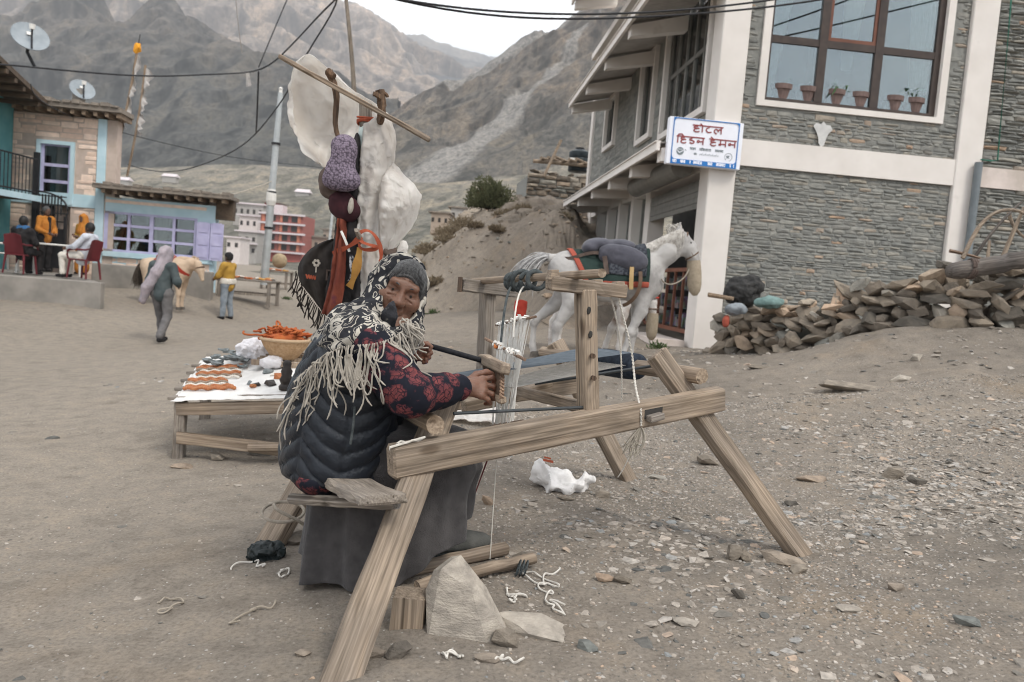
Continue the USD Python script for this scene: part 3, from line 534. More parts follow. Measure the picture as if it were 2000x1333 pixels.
# side facade along the street
def sp(px, py, d=0.0): return HS.px(px, py, d)
far_a = HD; zs = hz
c1z = sp(1290, 300, .7)[1]                                                # lower canopy height at its outer edge
hotel.part('pillar', HS.box(far_a - .3, far_a, zs, top, -.36, 0), M_cream)
gp = [sp(x, 430)[0] for x in (1252, 1232, 1212)]
SW = [(1289, 257, 1370, 216, 5), (1242, 277, 1266, 258, 2), (1178, 289, 1195, 277, 1)]
holes = []
for x0, y0, x1, y1, nb in SW:
    a1, a0 = sp(x0, y0)[0], sp(x1, y1)[0]; z0 = (sp(x0, y0)[1] + sp(x1, y1)[1]) / 2; z1 = {5: z0 + 1.95, 2: z0 + 1.5, 1: z0 + 1.05}[nb]; holes.append((a0, a1, z0, z1, nb))
lowz = zt1 - .02
walls = []; cuts = sorted([(h[0], h[1]) for h in holes]); cur = .42
wallpieces = [HS.box(.42, far_a - .3, lowz, min(h[2] for h in holes), -.30, -.06)]
for a0, a1, z0, z1, nb in sorted(holes):
    wallpieces += [HS.box(cur, a0, min(h[2] for h in holes), top, -.30, -.06), HS.box(a0, a1, z1, top, -.30, -.06), HS.box(a0, a1, min(h[2] for h in holes), max(z0, min(h[2] for h in holes) + .001), -.30, -.06)]; cur = a1
wallpieces.append(HS.box(cur, far_a - .3, min(h[2] for h in holes), top, -.30, -.06))
hotel.part('wall', join(wallpieces), M_mortar)
ss = stones(HS, .45, far_a - .32, lowz + .2, top - 1.0, 11, hole=[(h[0] - .12, h[1] + .12, h[2] - .12, h[3] + .12) for h in holes], ch=(.06, .10), ln=(.2, .45), d=-.06, proud=.022, gap=.010)
ms, ts = jtint([(np.array(q[0][0]), q[0][1]) for q in ss], [q[1] * .8 for q in ss]); hotel.part('side_stonework', ms, M_stonewall, tint=ts, kind='stuff')
for a0, a1, z0, z1, nb in holes:
    f = .10
    w = hotel.part('window', join([HS.box(a0 - f, a1 + f, z0 - f, z0, -.2, .02), HS.box(a0 - f, a1 + f, z1, z1 + f, -.2, .02), HS.box(a0 - f, a0, z0, z1, -.2, .02), HS.box(a1, a1 + f, z0, z1, -.2, .02)]), M_cream)
    bars = [HS.box(a0 + (a1 - a0) * k / (nb + 0.0) - .03, a0 + (a1 - a0) * k / nb + .03, z0, z1, -.15, -.09) for k in range(nb + 1)]
    if nb == 5: bars += [HS.box(a0 + .03 + (a1 - a0) * k / 5, a0 + (a1 - a0) * (k + 1) / 5 - .03, z0 + .95, z0 + 1.02, -.145, -.095) for k in range(5)]
    hotel.part('window_frame', join(bars), M_grey_metal, sub=w)
    for k in range(nb): hotel.part('pane', HS.box(a0 + (a1 - a0) * k / nb + .03, a0 + (a1 - a0) * (k + 1) / nb - .03, z0, z1, -.125, -.12), M_glass2, sub=w)
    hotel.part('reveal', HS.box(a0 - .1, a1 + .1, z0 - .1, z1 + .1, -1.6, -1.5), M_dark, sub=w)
# ground floor of the side: piers, shop window, shutter and gate
gd0, gd1 = .42, sp(1262, 470)[0]
hotel.part('pier', HS.box(gd1, gd1 + .35, zs, lowz, -.3, -.01), M_cream)
pp = gd1 + .35; k = 0
while pp < far_a - 1.2:
    hotel.part('shop_window', HS.box(pp, pp + 1.0, zs, zs + 1.0, -.28, -.05), M_mortar)
    hotel.part('pane', HS.box(pp, pp + 1.0, zs + 1.0, lowz, -.2, -.19), M_glass2); hotel.part('pier', HS.box(pp + 1.0, pp + 1.22, zs, lowz, -.3, -.01), M_cream); pp += 1.22
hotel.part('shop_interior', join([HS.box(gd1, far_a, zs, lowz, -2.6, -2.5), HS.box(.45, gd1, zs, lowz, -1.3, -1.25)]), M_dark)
hotel.part('lintel', HS.box(.42, far_a - .3, lowz - .42, lowz, -.3, -.03), M_cream)
hotel.part('door_step', HS.box(.2, gd1 + 3, zs, zs + .46, .05, .55), M_cream_dirty)
hotel.part('shutter_box', tube([HS.P(.5, lowz - .36, .25), HS.P(gd1 + .1, lowz - .36, .25)], .17, 20), M_grey_metal)
sh = [HS.box(.45, gd1, lowz - .62 - k * .085, lowz - .54 - k * .085, -.06 + .006 * (k % 2), -.03 + .006 * (k % 2)) for k in range(5)]
for s_ in sh: hotel.part('shutter_slat', s_, M_grey_metal)
gz0, gz1 = zs + .55, zs + 1.55
g = hotel.part('gate', join([HS.box(.5, gd1 - .05, gz1 - .06, gz1, -.10, -.05), HS.box(.5, gd1 - .05, gz0, gz0 + .06, -.10, -.05)]), M_redbrown)
for k in range(7): hotel.part('gate_bar', HS.box(.5 + k * (gd1 - .6) / 6, .54 + k * (gd1 - .6) / 6, gz0 + .06, gz1 - .06, -.095, -.055), M_redbrown, sub=g)
M_goods = nodes('shelf_goods', {'g': ('geometry', {}), 'v': ('voronoi_texture', {'scale': 16.0}), 'h': ('hsv', {'saturation': .45, 'value': .22}), 'p': ('principled_bsdf', {'roughness': .6})}, [('g.position', 'v.vector'), ('v.color', 'h.color'), ('h.color', 'p.base_color')])
rg = np.random.default_rng(8)
goods = []
for k in range(46):
    a = rg.uniform(.55, gd1 - .1); z = gz0 + [.05, .35, .66][k % 3]; goods.append(HS.box(a, a + rg.uniform(.06, .14), z, z + rg.uniform(.1, .25), -.42 - rg.uniform(0, .1), -.34))
single('shop_goods', join(goods), M_goods, 'small coloured packets on shelves behind the barred hotel shop gate', 'goods', kind='stuff')
# canopies of tin on cream beams
def canopy(z_in, z_out, a0, a1, proj, seed, nbeams):
    c = hotel.part('canopy', join([HS.box(a0, a1, z_out - .06, z_out + .06, proj, proj + .05), HS.box(a0, a1, z_out + .06, z_out + .075, proj - .01, proj + .07)]), M_cream)
    def fn(u, v):
        a = a0 + (a1 - a0) * u; d = -.06 + (proj + .06) * v; z = z_in + (z_out - z_in) * v + .05 + .012 * np.sin(a * 6.283 / .09)
        return HS.O + HS.e * a[..., None] + HS.n * d[..., None] + np.stack([0 * z, 0 * z, z], -1)
    hotel.part('tin_sheet', grid(fn, int((a1 - a0) / .015), 6, .004), M_tin, True, sub=c)
    for k in range(nbeams):
        a = a0 + .12 + (a1 - a0 - .24) * k / (nbeams - 1); o = [HS.P(a - .1, z_in - .26, -.05), HS.P(a + .1, z_in - .26, -.05), HS.P(a - .1, z_out - .20, proj - .03), HS.P(a + .1, z_out - .20, proj - .03)]
        hotel.part('canopy_beam', hull(np.array(o + [q + A(0, 0, .18 + .07 * (i < 2)) for i, q in enumerate(o)])), M_cream, sub=c)
zo1, zo2 = HS.px(1100, 408, .78)[1], HS.px(1112, 205, .95)[1]; zo1b = HS.px(1292, 268, .78)[1]
zo1 = (zo1 + zo1b) / 2
ce1, ce2, ce3 = HS.px(1101, 408, .78), HS.px(1112, 207, .95), HS.px(1120, 6, 1.0)
canopy(zo1 + .12, zo1, -.05, ce1[0], .75, 1, 6)
canopy(ce2[1] + .25, ce2[1], -.05, ce2[0], .92, 2, 5)
canopy(ce3[1] + .25, ce3[1], -.05, ce3[0], 1.0, 3, 5)
# drain pipe and cable
pp0 = HF.px(1912, 318, -.08); single('drain_pipe', tube([HF.P(pp0[0] - .0, 0.5, -.08), HF.P(pp0[0], pp0[1], -.08)], .055, 14), mk('grey_plastic_pipe', (.13, .15, .16), (.17, .19, .20), 5, .45), 'grey plastic drain pipe beside the right hotel pillar', 'pipe', 40)
ca = HF.px(1975, 0, -.02); cb = HF.px(1948, 316, -.02); single('green_cable', tube([HF.P(ca[0], ca[1] + 1, -.02), HF.P(ca[0], ca[1], -.02), HF.P(cb[0], cb[1] + .02, -.02), HF.P(cb[0] - .1, cb[1], -.02), HF.P(pp0[0] + .05, cb[1], -.04)], .011, 6), mk('green_rubber', (.02, .12, .08), (.03, .15, .10), 5, .5), 'thin green cable running down the stone wall to the drain pipe', 'cable', True)
# white splash below the window
rs = np.random.default_rng(3); sa, sz = HF.px(1607, 262, .02)
for nm, (px, py, r0, r1) in {'a': (1607, 266, .10, .15)}.items():
    pts = [(r0 * math.cos(t) * (1 + .25 * math.sin(3 * t)), r1 * math.sin(t) * (1 + .2 * math.cos(2 * t + 1)) - .0) for t in np.linspace(0, 6.28, 20)[:-1]]
    hotel.part('white_splash', prism(Polygon([(-.13, .1), (-.10, .135), (-.03, .12), (.0, .16), (.04, .12), (.10, .12), (.13, .07), (.08, .02), (.05, -.06), (.03, -.15), (.0, -.17), (-.03, -.13), (-.045, -.05), (-.08, .03)]).buffer(.012), HF.P(sa, sz, .035), HF.e, A(0, 0, 1), .004), mk('white_paint', (.46, .455, .44), (.56, .55, .53), 9, .7))
# ------------------------------------------------------------------ hotel sign
sgc = [HF.px(x, y, -.12) for x, y in ((1309, 226), (1453, 243), (1444, 333), (1300, 319))]
sa0 = (sgc[0][0] + sgc[3][0]) / 2; sa1 = (sgc[1][0] + sgc[2][0]) / 2; sz0 = (sgc[2][1] + sgc[3][1]) / 2; sz1 = (sgc[0][1] + sgc[1][1]) / 2
SWD, SHT = sa1 - sa0, sz1 - sz0; so = HF.P(sa0, sz0, -.13)
M_signwhite = mk('sign_white', (.72, .73, .78), (.76, .77, .82), 4, .45); M_signblue = mk('sign_blue', (.02, .14, .40), (.025, .16, .44), 4, .45); M_signred = mk('sign_maroon', (.23, .05, .05), (.26, .06, .06), 4, .5); M_signgrey = mk('sign_grey', (.16, .19, .20), (.2, .23, .24), 4, .5)
sign = T('hotel_sign', 'white signboard with blue border and maroon Nepali lettering at the hotel corner', 'sign', HF.P(sa0, sz0, -.1))
sign.part('panel', HF.box(sa0, sa1, sz0, sz1, -.13, -.015, .006), M_signwhite)
def sq(poly, m, name, dep=.003): sign.part(name, prism(poly, so - HF.n * .0005, HF.e, A(0, 0, 1), -dep), m) if False else sign.part(name, (lambda q: (q[0] - HF.n * dep, q[1]))(prism(poly, so, HF.e, A(0, 0, 1), dep)), m)
from shapely.geometry import box as sbox, Point
x0, x1 = SWD * .055, SWD * .945; y0, y1 = 0.0, SHT
inner = sbox(x0 + .012 + .05, SHT * .145 + .03, x1 - .012 - .05, SHT * .97 - .05).buffer(.05)
sq(sbox(x0, SHT * .01, x1, SHT * .99).difference(inner), M_signblue, 'blue_border', .004)
# Devanagari strokes on a unit cell: each glyph hangs from its head line at y = 1; (polylines, advance)
GL = {'ha': ([[(.48, 1), (.48, .84), (.20, .82), (.14, .68), (.30, .57), (.66, .57)], [(.50, .57), (.22, .44), (.14, .22), (.32, .04), (.58, .06), (.68, .2)]], .84),
      'ta': ([[(.42, 1), (.42, .8), (.22, .68), (.16, .42), (.28, .16), (.5, .1), (.68, .22)]], .8),
      'la': ([[(.8, 1), (.8, 0)], [(.8, .56), (.66, .68), (.54, .56), (.52, .34), (.44, .62), (.28, .68), (.14, .5), (.16, .24), (.3, .06), (.42, .02)]], .98),
      'da': ([[(.42, 1), (.42, .80), (.2, .74), (.2, .56), (.45, .52), (.66, .40), (.62, .16), (.40, .08), (.2, .2)]], .82),
      'na': ([[(.74, 1), (.74, 0)], [(.74, .46), (.36, .46)], [(.36, .46), (.30, .60), (.18, .56), (.16, .36), (.28, .30), (.36, .46)]], .9),
      'ma': ([[(.76, 1), (.76, 0)], [(.26, 1), (.26, .36), (.14, .36), (.14, .22), (.28, .20), (.30, .38), (.76, .38)]], .92),
      'aa': ([[(.18, 1), (.18, 0)]], .36), 'ra': ([[(.3, 1), (.34, .8), (.5, .66), (.4, .5), (.2, .44), (.52, .04)]], .6), 'ba': ([[(.72, 1), (.72, 0)], [(.72, .3), (.5, .14), (.22, .26), (.24, .56), (.5, .62), (.72, .44)], [(.3, .56), (.6, .2)]], .9), 'ya': ([[(.74, 1), (.74, 0)], [(.16, .94), (.26, .7), (.14, .4), (.4, .22), (.74, .36)]], .92),
      'kha': ([[(.25, 1), (.3, .8), (.12, .6), (.35, .3)], [(.8, 1), (.8, 0)], [(.8, .3), (.55, .2), (.5, .5), (.8, .5)]], 1.0), 'sa': ([[(.78, 1), (.78, 0)], [(.2, 1), (.3, .72), (.14, .5), (.44, .1)], [(.3, .48), (.78, .48)]], .95), 'chha': ([[(.4, 1), (.4, .8), (.18, .7), (.3, .5), (.6, .5), (.64, .2), (.34, .06), (.16, .26), (.4, .36)]], .8)}
def word(items, x, y, s, w, head=True, xs=1.0):
    ls, cx = [], x
    for it_ in items:
        g, *marks = it_.split('+'); st, adv = GL[g]
        if 'i' in marks: ls.append([(cx + .14 * s * xs, y + s), (cx + .14 * s * xs, y)]); ls.append([(cx + .14 * s * xs, y + s), (cx + .2 * s * xs, y + 1.26 * s), (cx + .5 * s * xs, y + 1.32 * s), (cx + .72 * s * xs, y + 1.02 * s)]); cx += .32 * s * xs
        ls += [[(cx + px * s * xs, y + py * s) for px, py in pl] for pl in st]
        if 'o' in marks: ax = cx + (adv + .1) * s * xs; ls += [[(ax, y + s), (ax, y)], [(ax, y + s), (ax - .22 * s * xs, y + 1.28 * s)]]; cx += .3 * s * xs
        if 'e' in marks: ax = cx + .40 * s * xs; ls.append([(ax, y + s), (ax - .26 * s * xs, y + 1.3 * s)])
        cx += adv * s * xs
    if head: ls.append([(x, y + s), (cx, y + s)])
    return unary_union([LineString(l).buffer(w, cap_style=2, join_style=1, quad_segs=2) for l in ls]).simplify(.0005), cx
s1 = SHT * .145
p1, _ = word(['ha+o', 'ta', 'la'], SWD * .31, SHT * .715, s1, .0082, xs=.142 * SWD / s1)
sq(p1, M_signred, 'lettering', .003)
p2, cx = word(['ha+i', 'da', 'na'], SWD * .11, SHT * .455, s1, .0082, xs=.132 * SWD / s1)
p3, _ = word(['ha+e', 'ma', 'na'], cx + SWD * .06, SHT * .455, s1, .0082, xs=.140 * SWD / s1)
sq(unary_union([p2, p3]), M_signred, 'lettering', .003)
gs = []
for x, nm in ((.30, ['sa', 'ba', 'ra']), (.43, ['ma', 'ba+i', 'na', 'ta', 'ya']), (.64, ['ma', 'sa', 'na', 'ta'])):
    gs.append(word(nm, SWD * x, SHT * .335, SHT * .045, .0035, xs=.033 * SWD / SHT / .045)[0])
gs.append(word(['ba', 'na'], SWD * .36, SHT * .235, SHT * .035, .003)[0])
for k in range(11): gs.append(LineString([(SWD * (.44 + .024 * k), SHT * .24), (SWD * (.45 + .024 * k), SHT * (.275 if k % 2 else .26))]).buffer(.004))
sq(unary_union(gs), M_signgrey, 'small_lettering', .002)
c = Point(SWD * .175, SHT * .285); sq(unary_union([c.buffer(SWD * .05).difference(unary_union([LineString([(SWD * .135, SHT * .30), (SWD * .165, SHT * .255), (SWD * .215, SHT * .30)]).buffer(.008), LineString([(SWD * .14, SHT * .325), (SWD * .21, SHT * .325)]).buffer(.005)])), LineString([(SWD * .24, SHT * .325), (SWD * .255, SHT * .31)]).buffer(.004)]), M_signgrey, 'round_emblem', .002)
c = Point(SWD * .83, SHT * .25); sq(unary_union([c.buffer(SWD * .052).difference(c.buffer(SWD * .047)).difference(sbox(SWD * .80, SHT * .1, SWD * .84, SHT * .2)), word(['da', 'ta'], SWD * .80, SHT * .225, SHT * .045, .005)[0]]), M_signgrey, 'round_emblem', .002)
ws = []
for x, nm in ((.08, ['ya', 'ha', 'aa']), (.185, ['kha', 'aa', 'na', 'aa']), (.31, ['ra']), (.36, ['ba', 'sa', 'na', 'ta', 'la']), (.555, ['ra', 'aa', 'ma', 'ra']), (.67, ['ba', 'ya', 'ba', 'sa', 'ta', 'aa']), (.855, ['chha']), (.905, ['aa'])):
    ws.append(word(nm, SWD * x, SHT * .035, SHT * .06, .0045, xs=.026 * SWD / SHT / .06)[0])
sign.part('white_lettering', (lambda q: (q[0] - HF.n * .0065, q[1]))(prism(unary_union(ws), so, HF.e, A(0, 0, 1), .0025)), M_signwhite, kind='stuff')
# ------------------------------------------------------------------ buildings on the left
M_blue_paint = mk('pale_blue_paint', (.43, .60, .66), (.54, .69, .75), 3, .75, .1, 40); M_teal = mk('teal_paint', (.10, .30, .32), (.16, .38, .40), 2.5, .75); M_lav = mk('lavender_paint', (.40, .38, .56), (.50, .48, .66), 4, .65)
M_pinkbrick = mk('pink_stone', (1.3, 1.3, 1.3), (1.6, 1.58, 1.56), 7, .9, .4, 40, tintramp=[(0, (.44, .33, .265)), (.5, (.54, .42, .345)), (.85, (.60, .48, .40)), (1, (.47, .38, .31))]); M_pinkmortar = mk('pink_mortar', (.46, .37, .31), (.54, .44, .38), 6, .95)
M_oldwood = wood('old_dark_wood', (.16, .12, .085), (.07, .05, .038)); M_rafter = wood('rafter_wood', (.36, .28, .20), (.17, .12, .085)); M_slate = mk('roof_earth', (.18, .155, .13), (.26, .22, .18), 5, .95, .4, 30)
M_iron = mk('black_iron', (.018, .018, .02), (.03, .03, .032), 8, .55); M_concrete = mk('grey_concrete', (.20, .185, .165), (.29, .265, .235), 2.2, .9, .3, 30, third=(.22, .19, .16))
M_dish = mk('dish_grey', (.22, .25, .27), (.29, .32, .34), 4, .45); M_redplastic = mk('maroon_plastic', (.10, .018, .022), (.13, .022, .027), 5, .4); M_whiteplastic = mk('white_plastic', (.62, .60, .56), (.70, .68, .64), 5, .4)
LF = Plane(at(195, 500, 21.5), math.radians(7)); lzb = float(gz(*at(195, 520, 21.5)[:2], False)) - .5
def lp(px, py, d=0.0): return LF.px(px, py, d)
def la(px, py=480, d=0.0): return LF.px(px, py, d)[0]
def lz(px, py, d=0.0): return LF.px(px, py, d)[1]
def wedge(a, z0, z1, dep, shift, w=1.5):
    return hull([LF.P(a - w, z, .4) for z in (z0, z1)] + [LF.P(a, z, .4) for z in (z0, z1)] + [LF.P(a - shift, z, dep) for z in (z0, z1)] + [LF.P(a - shift - w, z, dep) for z in (z0, z1)])
house = T('two_storey_house', 'two-storey pink stone house with pale blue pilaster and a satellite dish on its flat roof', 'house', LF.P(la(190), lzb))
aL, aP0, aP1, aR = la(-60), la(181, 500), la(202, 400), la(222, 400); eave = lz(150, 228); zb0, zb1 = lz(190, 408), lz(190, 383); gl = lz(150, 520)
wa0, wa1, wz0, wz1 = la(75, 380), la(134, 380), lz(78, 395), lz(84, 280)
da0, da1, dz1 = la(72, 500), la(132, 500), lz(76, 385)
house.part('wall', join([LF.box(aL, aP0, zb1, wz0, .06, .4), LF.box(aL, wa0, wz0, wz1, .06, .4), LF.box(wa1, aP0, wz0, wz1, .06, .4), LF.box(aL, aP0, wz1, eave, .06, .4), LF.box(aL, da0, lzb, zb0, .06, .4), LF.box(da1, aP0, lzb, zb0, .06, .4), LF.box(aP1, aR, lzb, eave, .06, .4), wedge(aR, lzb, eave, 6, 4.6)]), M_pinkmortar)
st = stones(LF, aL, aP0 - .01, gl - .2, zb0 - .01, 21, hole=[(da0 - .03, da1 + .03, lzb, zb0)], ch=(.10, .16), ln=(.2, .42), d=.06, proud=.018, gap=.008) + stones(LF, aL, aP0 - .01, zb1 + .01, eave - .02, 22, hole=[(wa0 - .1, wa1 + .1, wz0 - .1, wz1 + .1)], ch=(.10, .16), ln=(.2, .42), d=.06, proud=.018, gap=.008)
lay(house, st, M_pinkbrick)
house.part('pilaster', LF.box(aP0, aP1, lzb, eave, 0, .4, .01), M_blue_paint); house.part('blue_band', LF.box(aL, aP0, zb0, zb1, .02, .4), M_blue_paint)
w = house.part('window', join([LF.box(wa0 - .1, wa0, wz0, wz1, .0, .3), LF.box(wa1, wa1 + .1, wz0, wz1, .0, .3), LF.box(wa0 - .1, wa1 + .1, wz1, wz1 + .1, .0, .3)]), M_blue_paint)
ns = [wz0, lz(80, 352), lz(82, 320), wz1]
house.part('window_frame', join([LF.box(wa0, wa0 + .07, wz0, wz1, .08, .16), LF.box(wa1 - .07, wa1, wz0, wz1, .08, .16)] + [LF.box(wa0 + .07, wa1 - .07, z - .04, z + .04, .085, .155) for z in ns]), M_lav, sub=w)
for k in range(3): house.part('pane', LF.box(wa0 + .07, wa1 - .07, ns[k] + .04, ns[k + 1] - .04, .12, .125), M_glass2, sub=w)
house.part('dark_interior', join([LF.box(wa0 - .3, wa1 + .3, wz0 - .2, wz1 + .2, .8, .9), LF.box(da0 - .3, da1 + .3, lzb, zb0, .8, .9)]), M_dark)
rf = house.part('roof', hull([LF.P(a, z, d) for z in (eave + .14, eave + .26) for a, d in ((aL, -.45), (aR + .25, -.45), (aR + .25, .5), (aR - 4.2, 6), (aL, 6))]), M_slate)
for k in range(13):
    a = aL + .3 + k * (aR - aL) / 12.5; m_, fr_ = beam(LF.P(a, eave + .07, -.38), LF.P(a, eave + .07, .5), .10, .12); house.part('rafter', m_, M_rafter, frame=fr_, sub=rf)
for k in range(16):
    a = aL + k * (aR - aL + .2) / 16; house.part('roof_slab', LF.box(a + .02, a + (aR - aL + .2) / 16 - .02, eave + .26, eave + .30 + .03 * ((k * 7) % 3), -.5, -.1), M_slate, sub=rf)
# low blue house
low = T('low_blue_house', 'low pale blue house with a wide lavender window and open lavender shutters', 'house', LF.P(la(300), lzb))
b0, b1, bz = aP1 + .28, la(420, 440), lz(300, 392); b0 = la(203, 430)
xa0, xa1, xz0, xz1 = la(201, 490), la(382, 490), lz(290, 497), lz(290, 419)
low.part('wall', join([LF.box(b0, b1, xz1, bz, .05, .4), LF.box(xa1, b1, xz0, xz1, .05, .4), LF.box(b0, b1, lzb, xz0 - .14, .08, .4)]), M_blue_paint)
low.part('sill', LF.box(b0, b1, xz0 - .14, xz0, -.02, .4), M_blue_paint)
st = stones(LF, b0, b1 - .1, gl - .2, xz0 - .15, 25, ch=(.10, .16), ln=(.2, .42), d=.08, proud=.018); mm, tt = jtint([q[0] for q in st], [q[1] for q in st]); low.part('stonework', mm, M_pinkbrick, tint=tt, kind='stuff')
low.part('brown_lintel', LF.box(b0, la(402, 420), lz(300, 403), lz(300, 397), .03, .05), M_pinkbrick, tint=.9)
w = low.part('window', join([LF.box(xa0, xa1, xz1 - .06, xz1, .06, .14), LF.box(xa0, xa1, xz0, xz0 + .06, .06, .14)]), M_lav)
for k in range(5): a = xa0 + .03 + (xa1 - xa0 - .06) * k / 4; low.part('window_post', LF.box(a - (.05 if k % 2 == 0 else .035), a + (.05 if k % 2 == 0 else .035), xz0 + .06, xz1 - .06, .058, .142), M_lav, sub=w)
for k in (1, 2): z = xz0 + (xz1 - xz0) * k / 3; low.part('window_rail', LF.box(xa0 + .08, xa1 - .08, z - .035, z + .035, .07, .13), M_lav, sub=w)
for k in range(4):
    for q in range(3):
        a = xa0 + (xa1 - xa0) * k / 4; low.part('pane', LF.box(a + .06, a + (xa1 - xa0) / 4 - .06, xz0 + (xz1 - xz0) * q / 3 + .04, xz0 + (xz1 - xz0) * (q + 1) / 3 - .04, .10, .105), M_glass2, sub=w)
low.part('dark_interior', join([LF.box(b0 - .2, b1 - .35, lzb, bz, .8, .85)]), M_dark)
for k in range(8):
    a = xa0 + .15 + k * (xa1 - xa0 - .4) / 7; h = .28 + .1 * ((k * 5) % 3); single('shop_box', LF.box(a, a + .32, xz0 + .02, xz0 + h, .25, .5), mk(f'carton_{k}', [(.03, .10, .16), (.04, .12, .11), (.16, .10, .06), (.03, .07, .14)][k % 4], None, 5, .6), ['blue box at the far left of the low house shop window', 'green box second from the left in the shop window', 'brown box third from the left in the shop window', 'dark blue box just left of the middle post of the shop window', 'blue box just right of the middle post of the shop window', 'green box third from the right in the shop window', 'brown box second from the right in the shop window', 'dark blue box at the far right of the shop window'][k], 'box')
for k, aa in enumerate((xa0 + .1, xa0 + (xa1 - xa0) * .52)):
    def cf(u, v, aa=aa): 
        a = aa + .45 * u * (1 - .4 * (1 - v)); return LF.O + LF.e * a[..., None] + LF.n * (.2 + .04 * np.sin(u * 30))[..., None] + np.stack([0 * v, 0 * v, xz0 + .1 + (xz1 - xz0 - .15) * v], -1)
    single('curtain', grid(cf, 40, 6), M_curt, ['pale curtain at the left end of the lavender window', 'pale curtain at the middle of the lavender window'][k], 'curtain', True)
rf = low.part('roof', hull([LF.P(a, z, d) for z in (bz + .18, bz + .27) for a, d in ((b0 - .15, -.5), (la(458, 410), -.5), (la(458, 410), .5), (b1 - 1.5, 4.5), (b0 - .15, 4.5))]), M_slate)
low.part('side_wall', wedge(b1, lzb, bz + .18, 4.2, 1.9, .3), M_pinkmortar)
for k in range(11):
    a = b0 + .1 + k * (la(436, 400) - b0) / 10; m_, fr_ = beam(LF.P(a, bz + .12, -.42), LF.P(a, bz + .12, .5), .09, .11); low.part('rafter', m_, M_rafter, frame=fr_, sub=rf)
for k in range(14):
    a = b0 - .15 + k * (la(458, 410) - b0 + .15) / 14; low.part('roof_slab', LF.box(a + .02, a + (la(458, 410) - b0) / 14 - .02, bz + .27, bz + .30 + .025 * ((k * 5) % 3), -.52, -.05), M_slate, sub=rf)
low.part('eave_board', LF.box(la(421, 420), la(455, 420), lz(438, 430), bz + .17, .0, .3), M_oldwood, frame=(LF.P(0, 0), np.array([LF.e, A(0, 0, 1), LF.n])))
for k in range(2):
    a0 = la(384 + k * 28, 470); a1 = la(410 + k * 27, 470)
    shp = low.part('shutter', LF.box(a0, a1, lz(400, 508), lz(400, 436), -.04 - .05 * k, .0 - .05 * k), M_lav)
    for q in range(3): low.part('shutter_panel', LF.box(a0 + .05, a1 - .05, lz(400, 508) + .06 + q * .34, lz(400, 508) + .34 + q * .34, -.055 - .05 * k, -.043 - .05 * k), M_lav, sub=shp)
# satellite dishes
def dish(c, r, facing, post, label):
    t = T('satellite_dish', label, 'satellite dish', c, 'satellite dishes on the roofs'); z = unit(facing); x = unit(np.cross([0, 0, 1.], z)); y = np.cross(z, x); g = np.linspace(0, 2 * np.pi, 29)[:-1]
    rows = [c + z * (.22 * r * (q * q)) + (np.cos(g) * r * q)[:, None] * x + (np.sin(g) * r * q * 1.05)[:, None] * y for q in (.02, .35, .65, .9, 1.0)]; rows += [q - z * .02 for q in rows[::-1]]
    t.part('reflector', strip(rows, True), M_dish, 30); f = c + z * r * .75
    t.part('feed_arm', tube([c - y * r * .95 + z * .2 * r, c - y * r * .3 + z * r * .5, f], .022, 6), M_iron); t.part('feed_horn', lathe([(.001, 0), (.05, 0), (.06, .1), (.001, .1)], 10, f), M_whiteplastic); t.part('maker_plate', (lambda q: obox(*q))((c + z * (.06 * r) + x * -.15 * r + y * .2 * r, x * .22 * r, y * .22 * r, z * .02)), M_whiteplastic)
    t.part('post', tube([c - z * .05, c - z * .25 - A(0, 0, .1), A(c[0], c[1], post) + A(0, .2, 0)], .035, 8), M_iron)
c = at(160, 178, 22); dish(c, .32, A(.55, -.62, .56), eave + .2, 'smaller round satellite dish standing on the flat roof of the stone house')
c = at(58, 76, 17); dish(c, .36, A(.55, -.62, .56), at(30, 95, 17)[2] - .3, 'larger satellite dish bracketed on the dark wooden eave at the left edge')
single('concrete_block', box(at(153, 215, 22) - A(.13, .1, 0), at(153, 215, 22) + A(.13, .1, .55), .01), M_concrete, 'pale concrete block holding the dish post on the roof edge', 'block')
# teal house at the left edge: its face runs along the street
ed = T('teal_house', 'teal house with an iron balcony and dark wooden eave at the left edge', 'house', (-12.6, 17, lzb))
X0 = at(24, 300, 21.2)[0]; E0, E1 = at(75, 200, 20.5), at(-6, 68, 16.0)
ed.part('wall', box((X0 - 3, 14.5, lzb), (X0, 21.2, E0[2] + .2)), M_teal)
ed.part('upper_window', box((X0 + .003, 17.2, at(0, 300, 18)[2]), (X0 + .05, 19.4, at(0, 190, 18)[2])), M_blue_paint); ed.part('ground_floor_shutter', box((X0 + .003, 16.4, lzb), (X0 + .04, 20.4, at(20, 420, 19)[2])), mk('deep_teal', (.02, .09, .10), (.03, .12, .13), 4, .6))
ed.part('pale_notice', box((X0 + .045, 18.6, at(18, 412, 19)[2]), (X0 + .06, 19.6, at(18, 392, 19)[2])), M_cream)
e = ed.part('eave', hull([A(X0 - .5, 14, E1[2] + .1), A(X0 - .5, 21.4, E0[2] + .1), E0 + A(.0, .4, 0), E1 + A(0, -2.2, .25), A(X0 - .5, 14, E1[2] + .3), A(X0 - .5, 21.4, E0[2] + .3), E0 + A(.0, .4, .12), E1 + A(0, -2.2, .37)]), M_oldwood, frame=(E0, np.eye(3)))
for k in range(11):
    t = k / 10; q = E0 * (1 - t) + (E1 + A(0, -1.6, .18)) * t; m_, fr_ = beam(A(X0 - .1, q[1], q[2] - .02), q + A(.02, 0, -.06), .10, .10, (0, 0, 1)); ed.part('rafter', m_, M_oldwood, frame=fr_, sub=e)
bz0 = at(30, 372, 19)[2]; bx = at(62, 340, 20.6)[0]
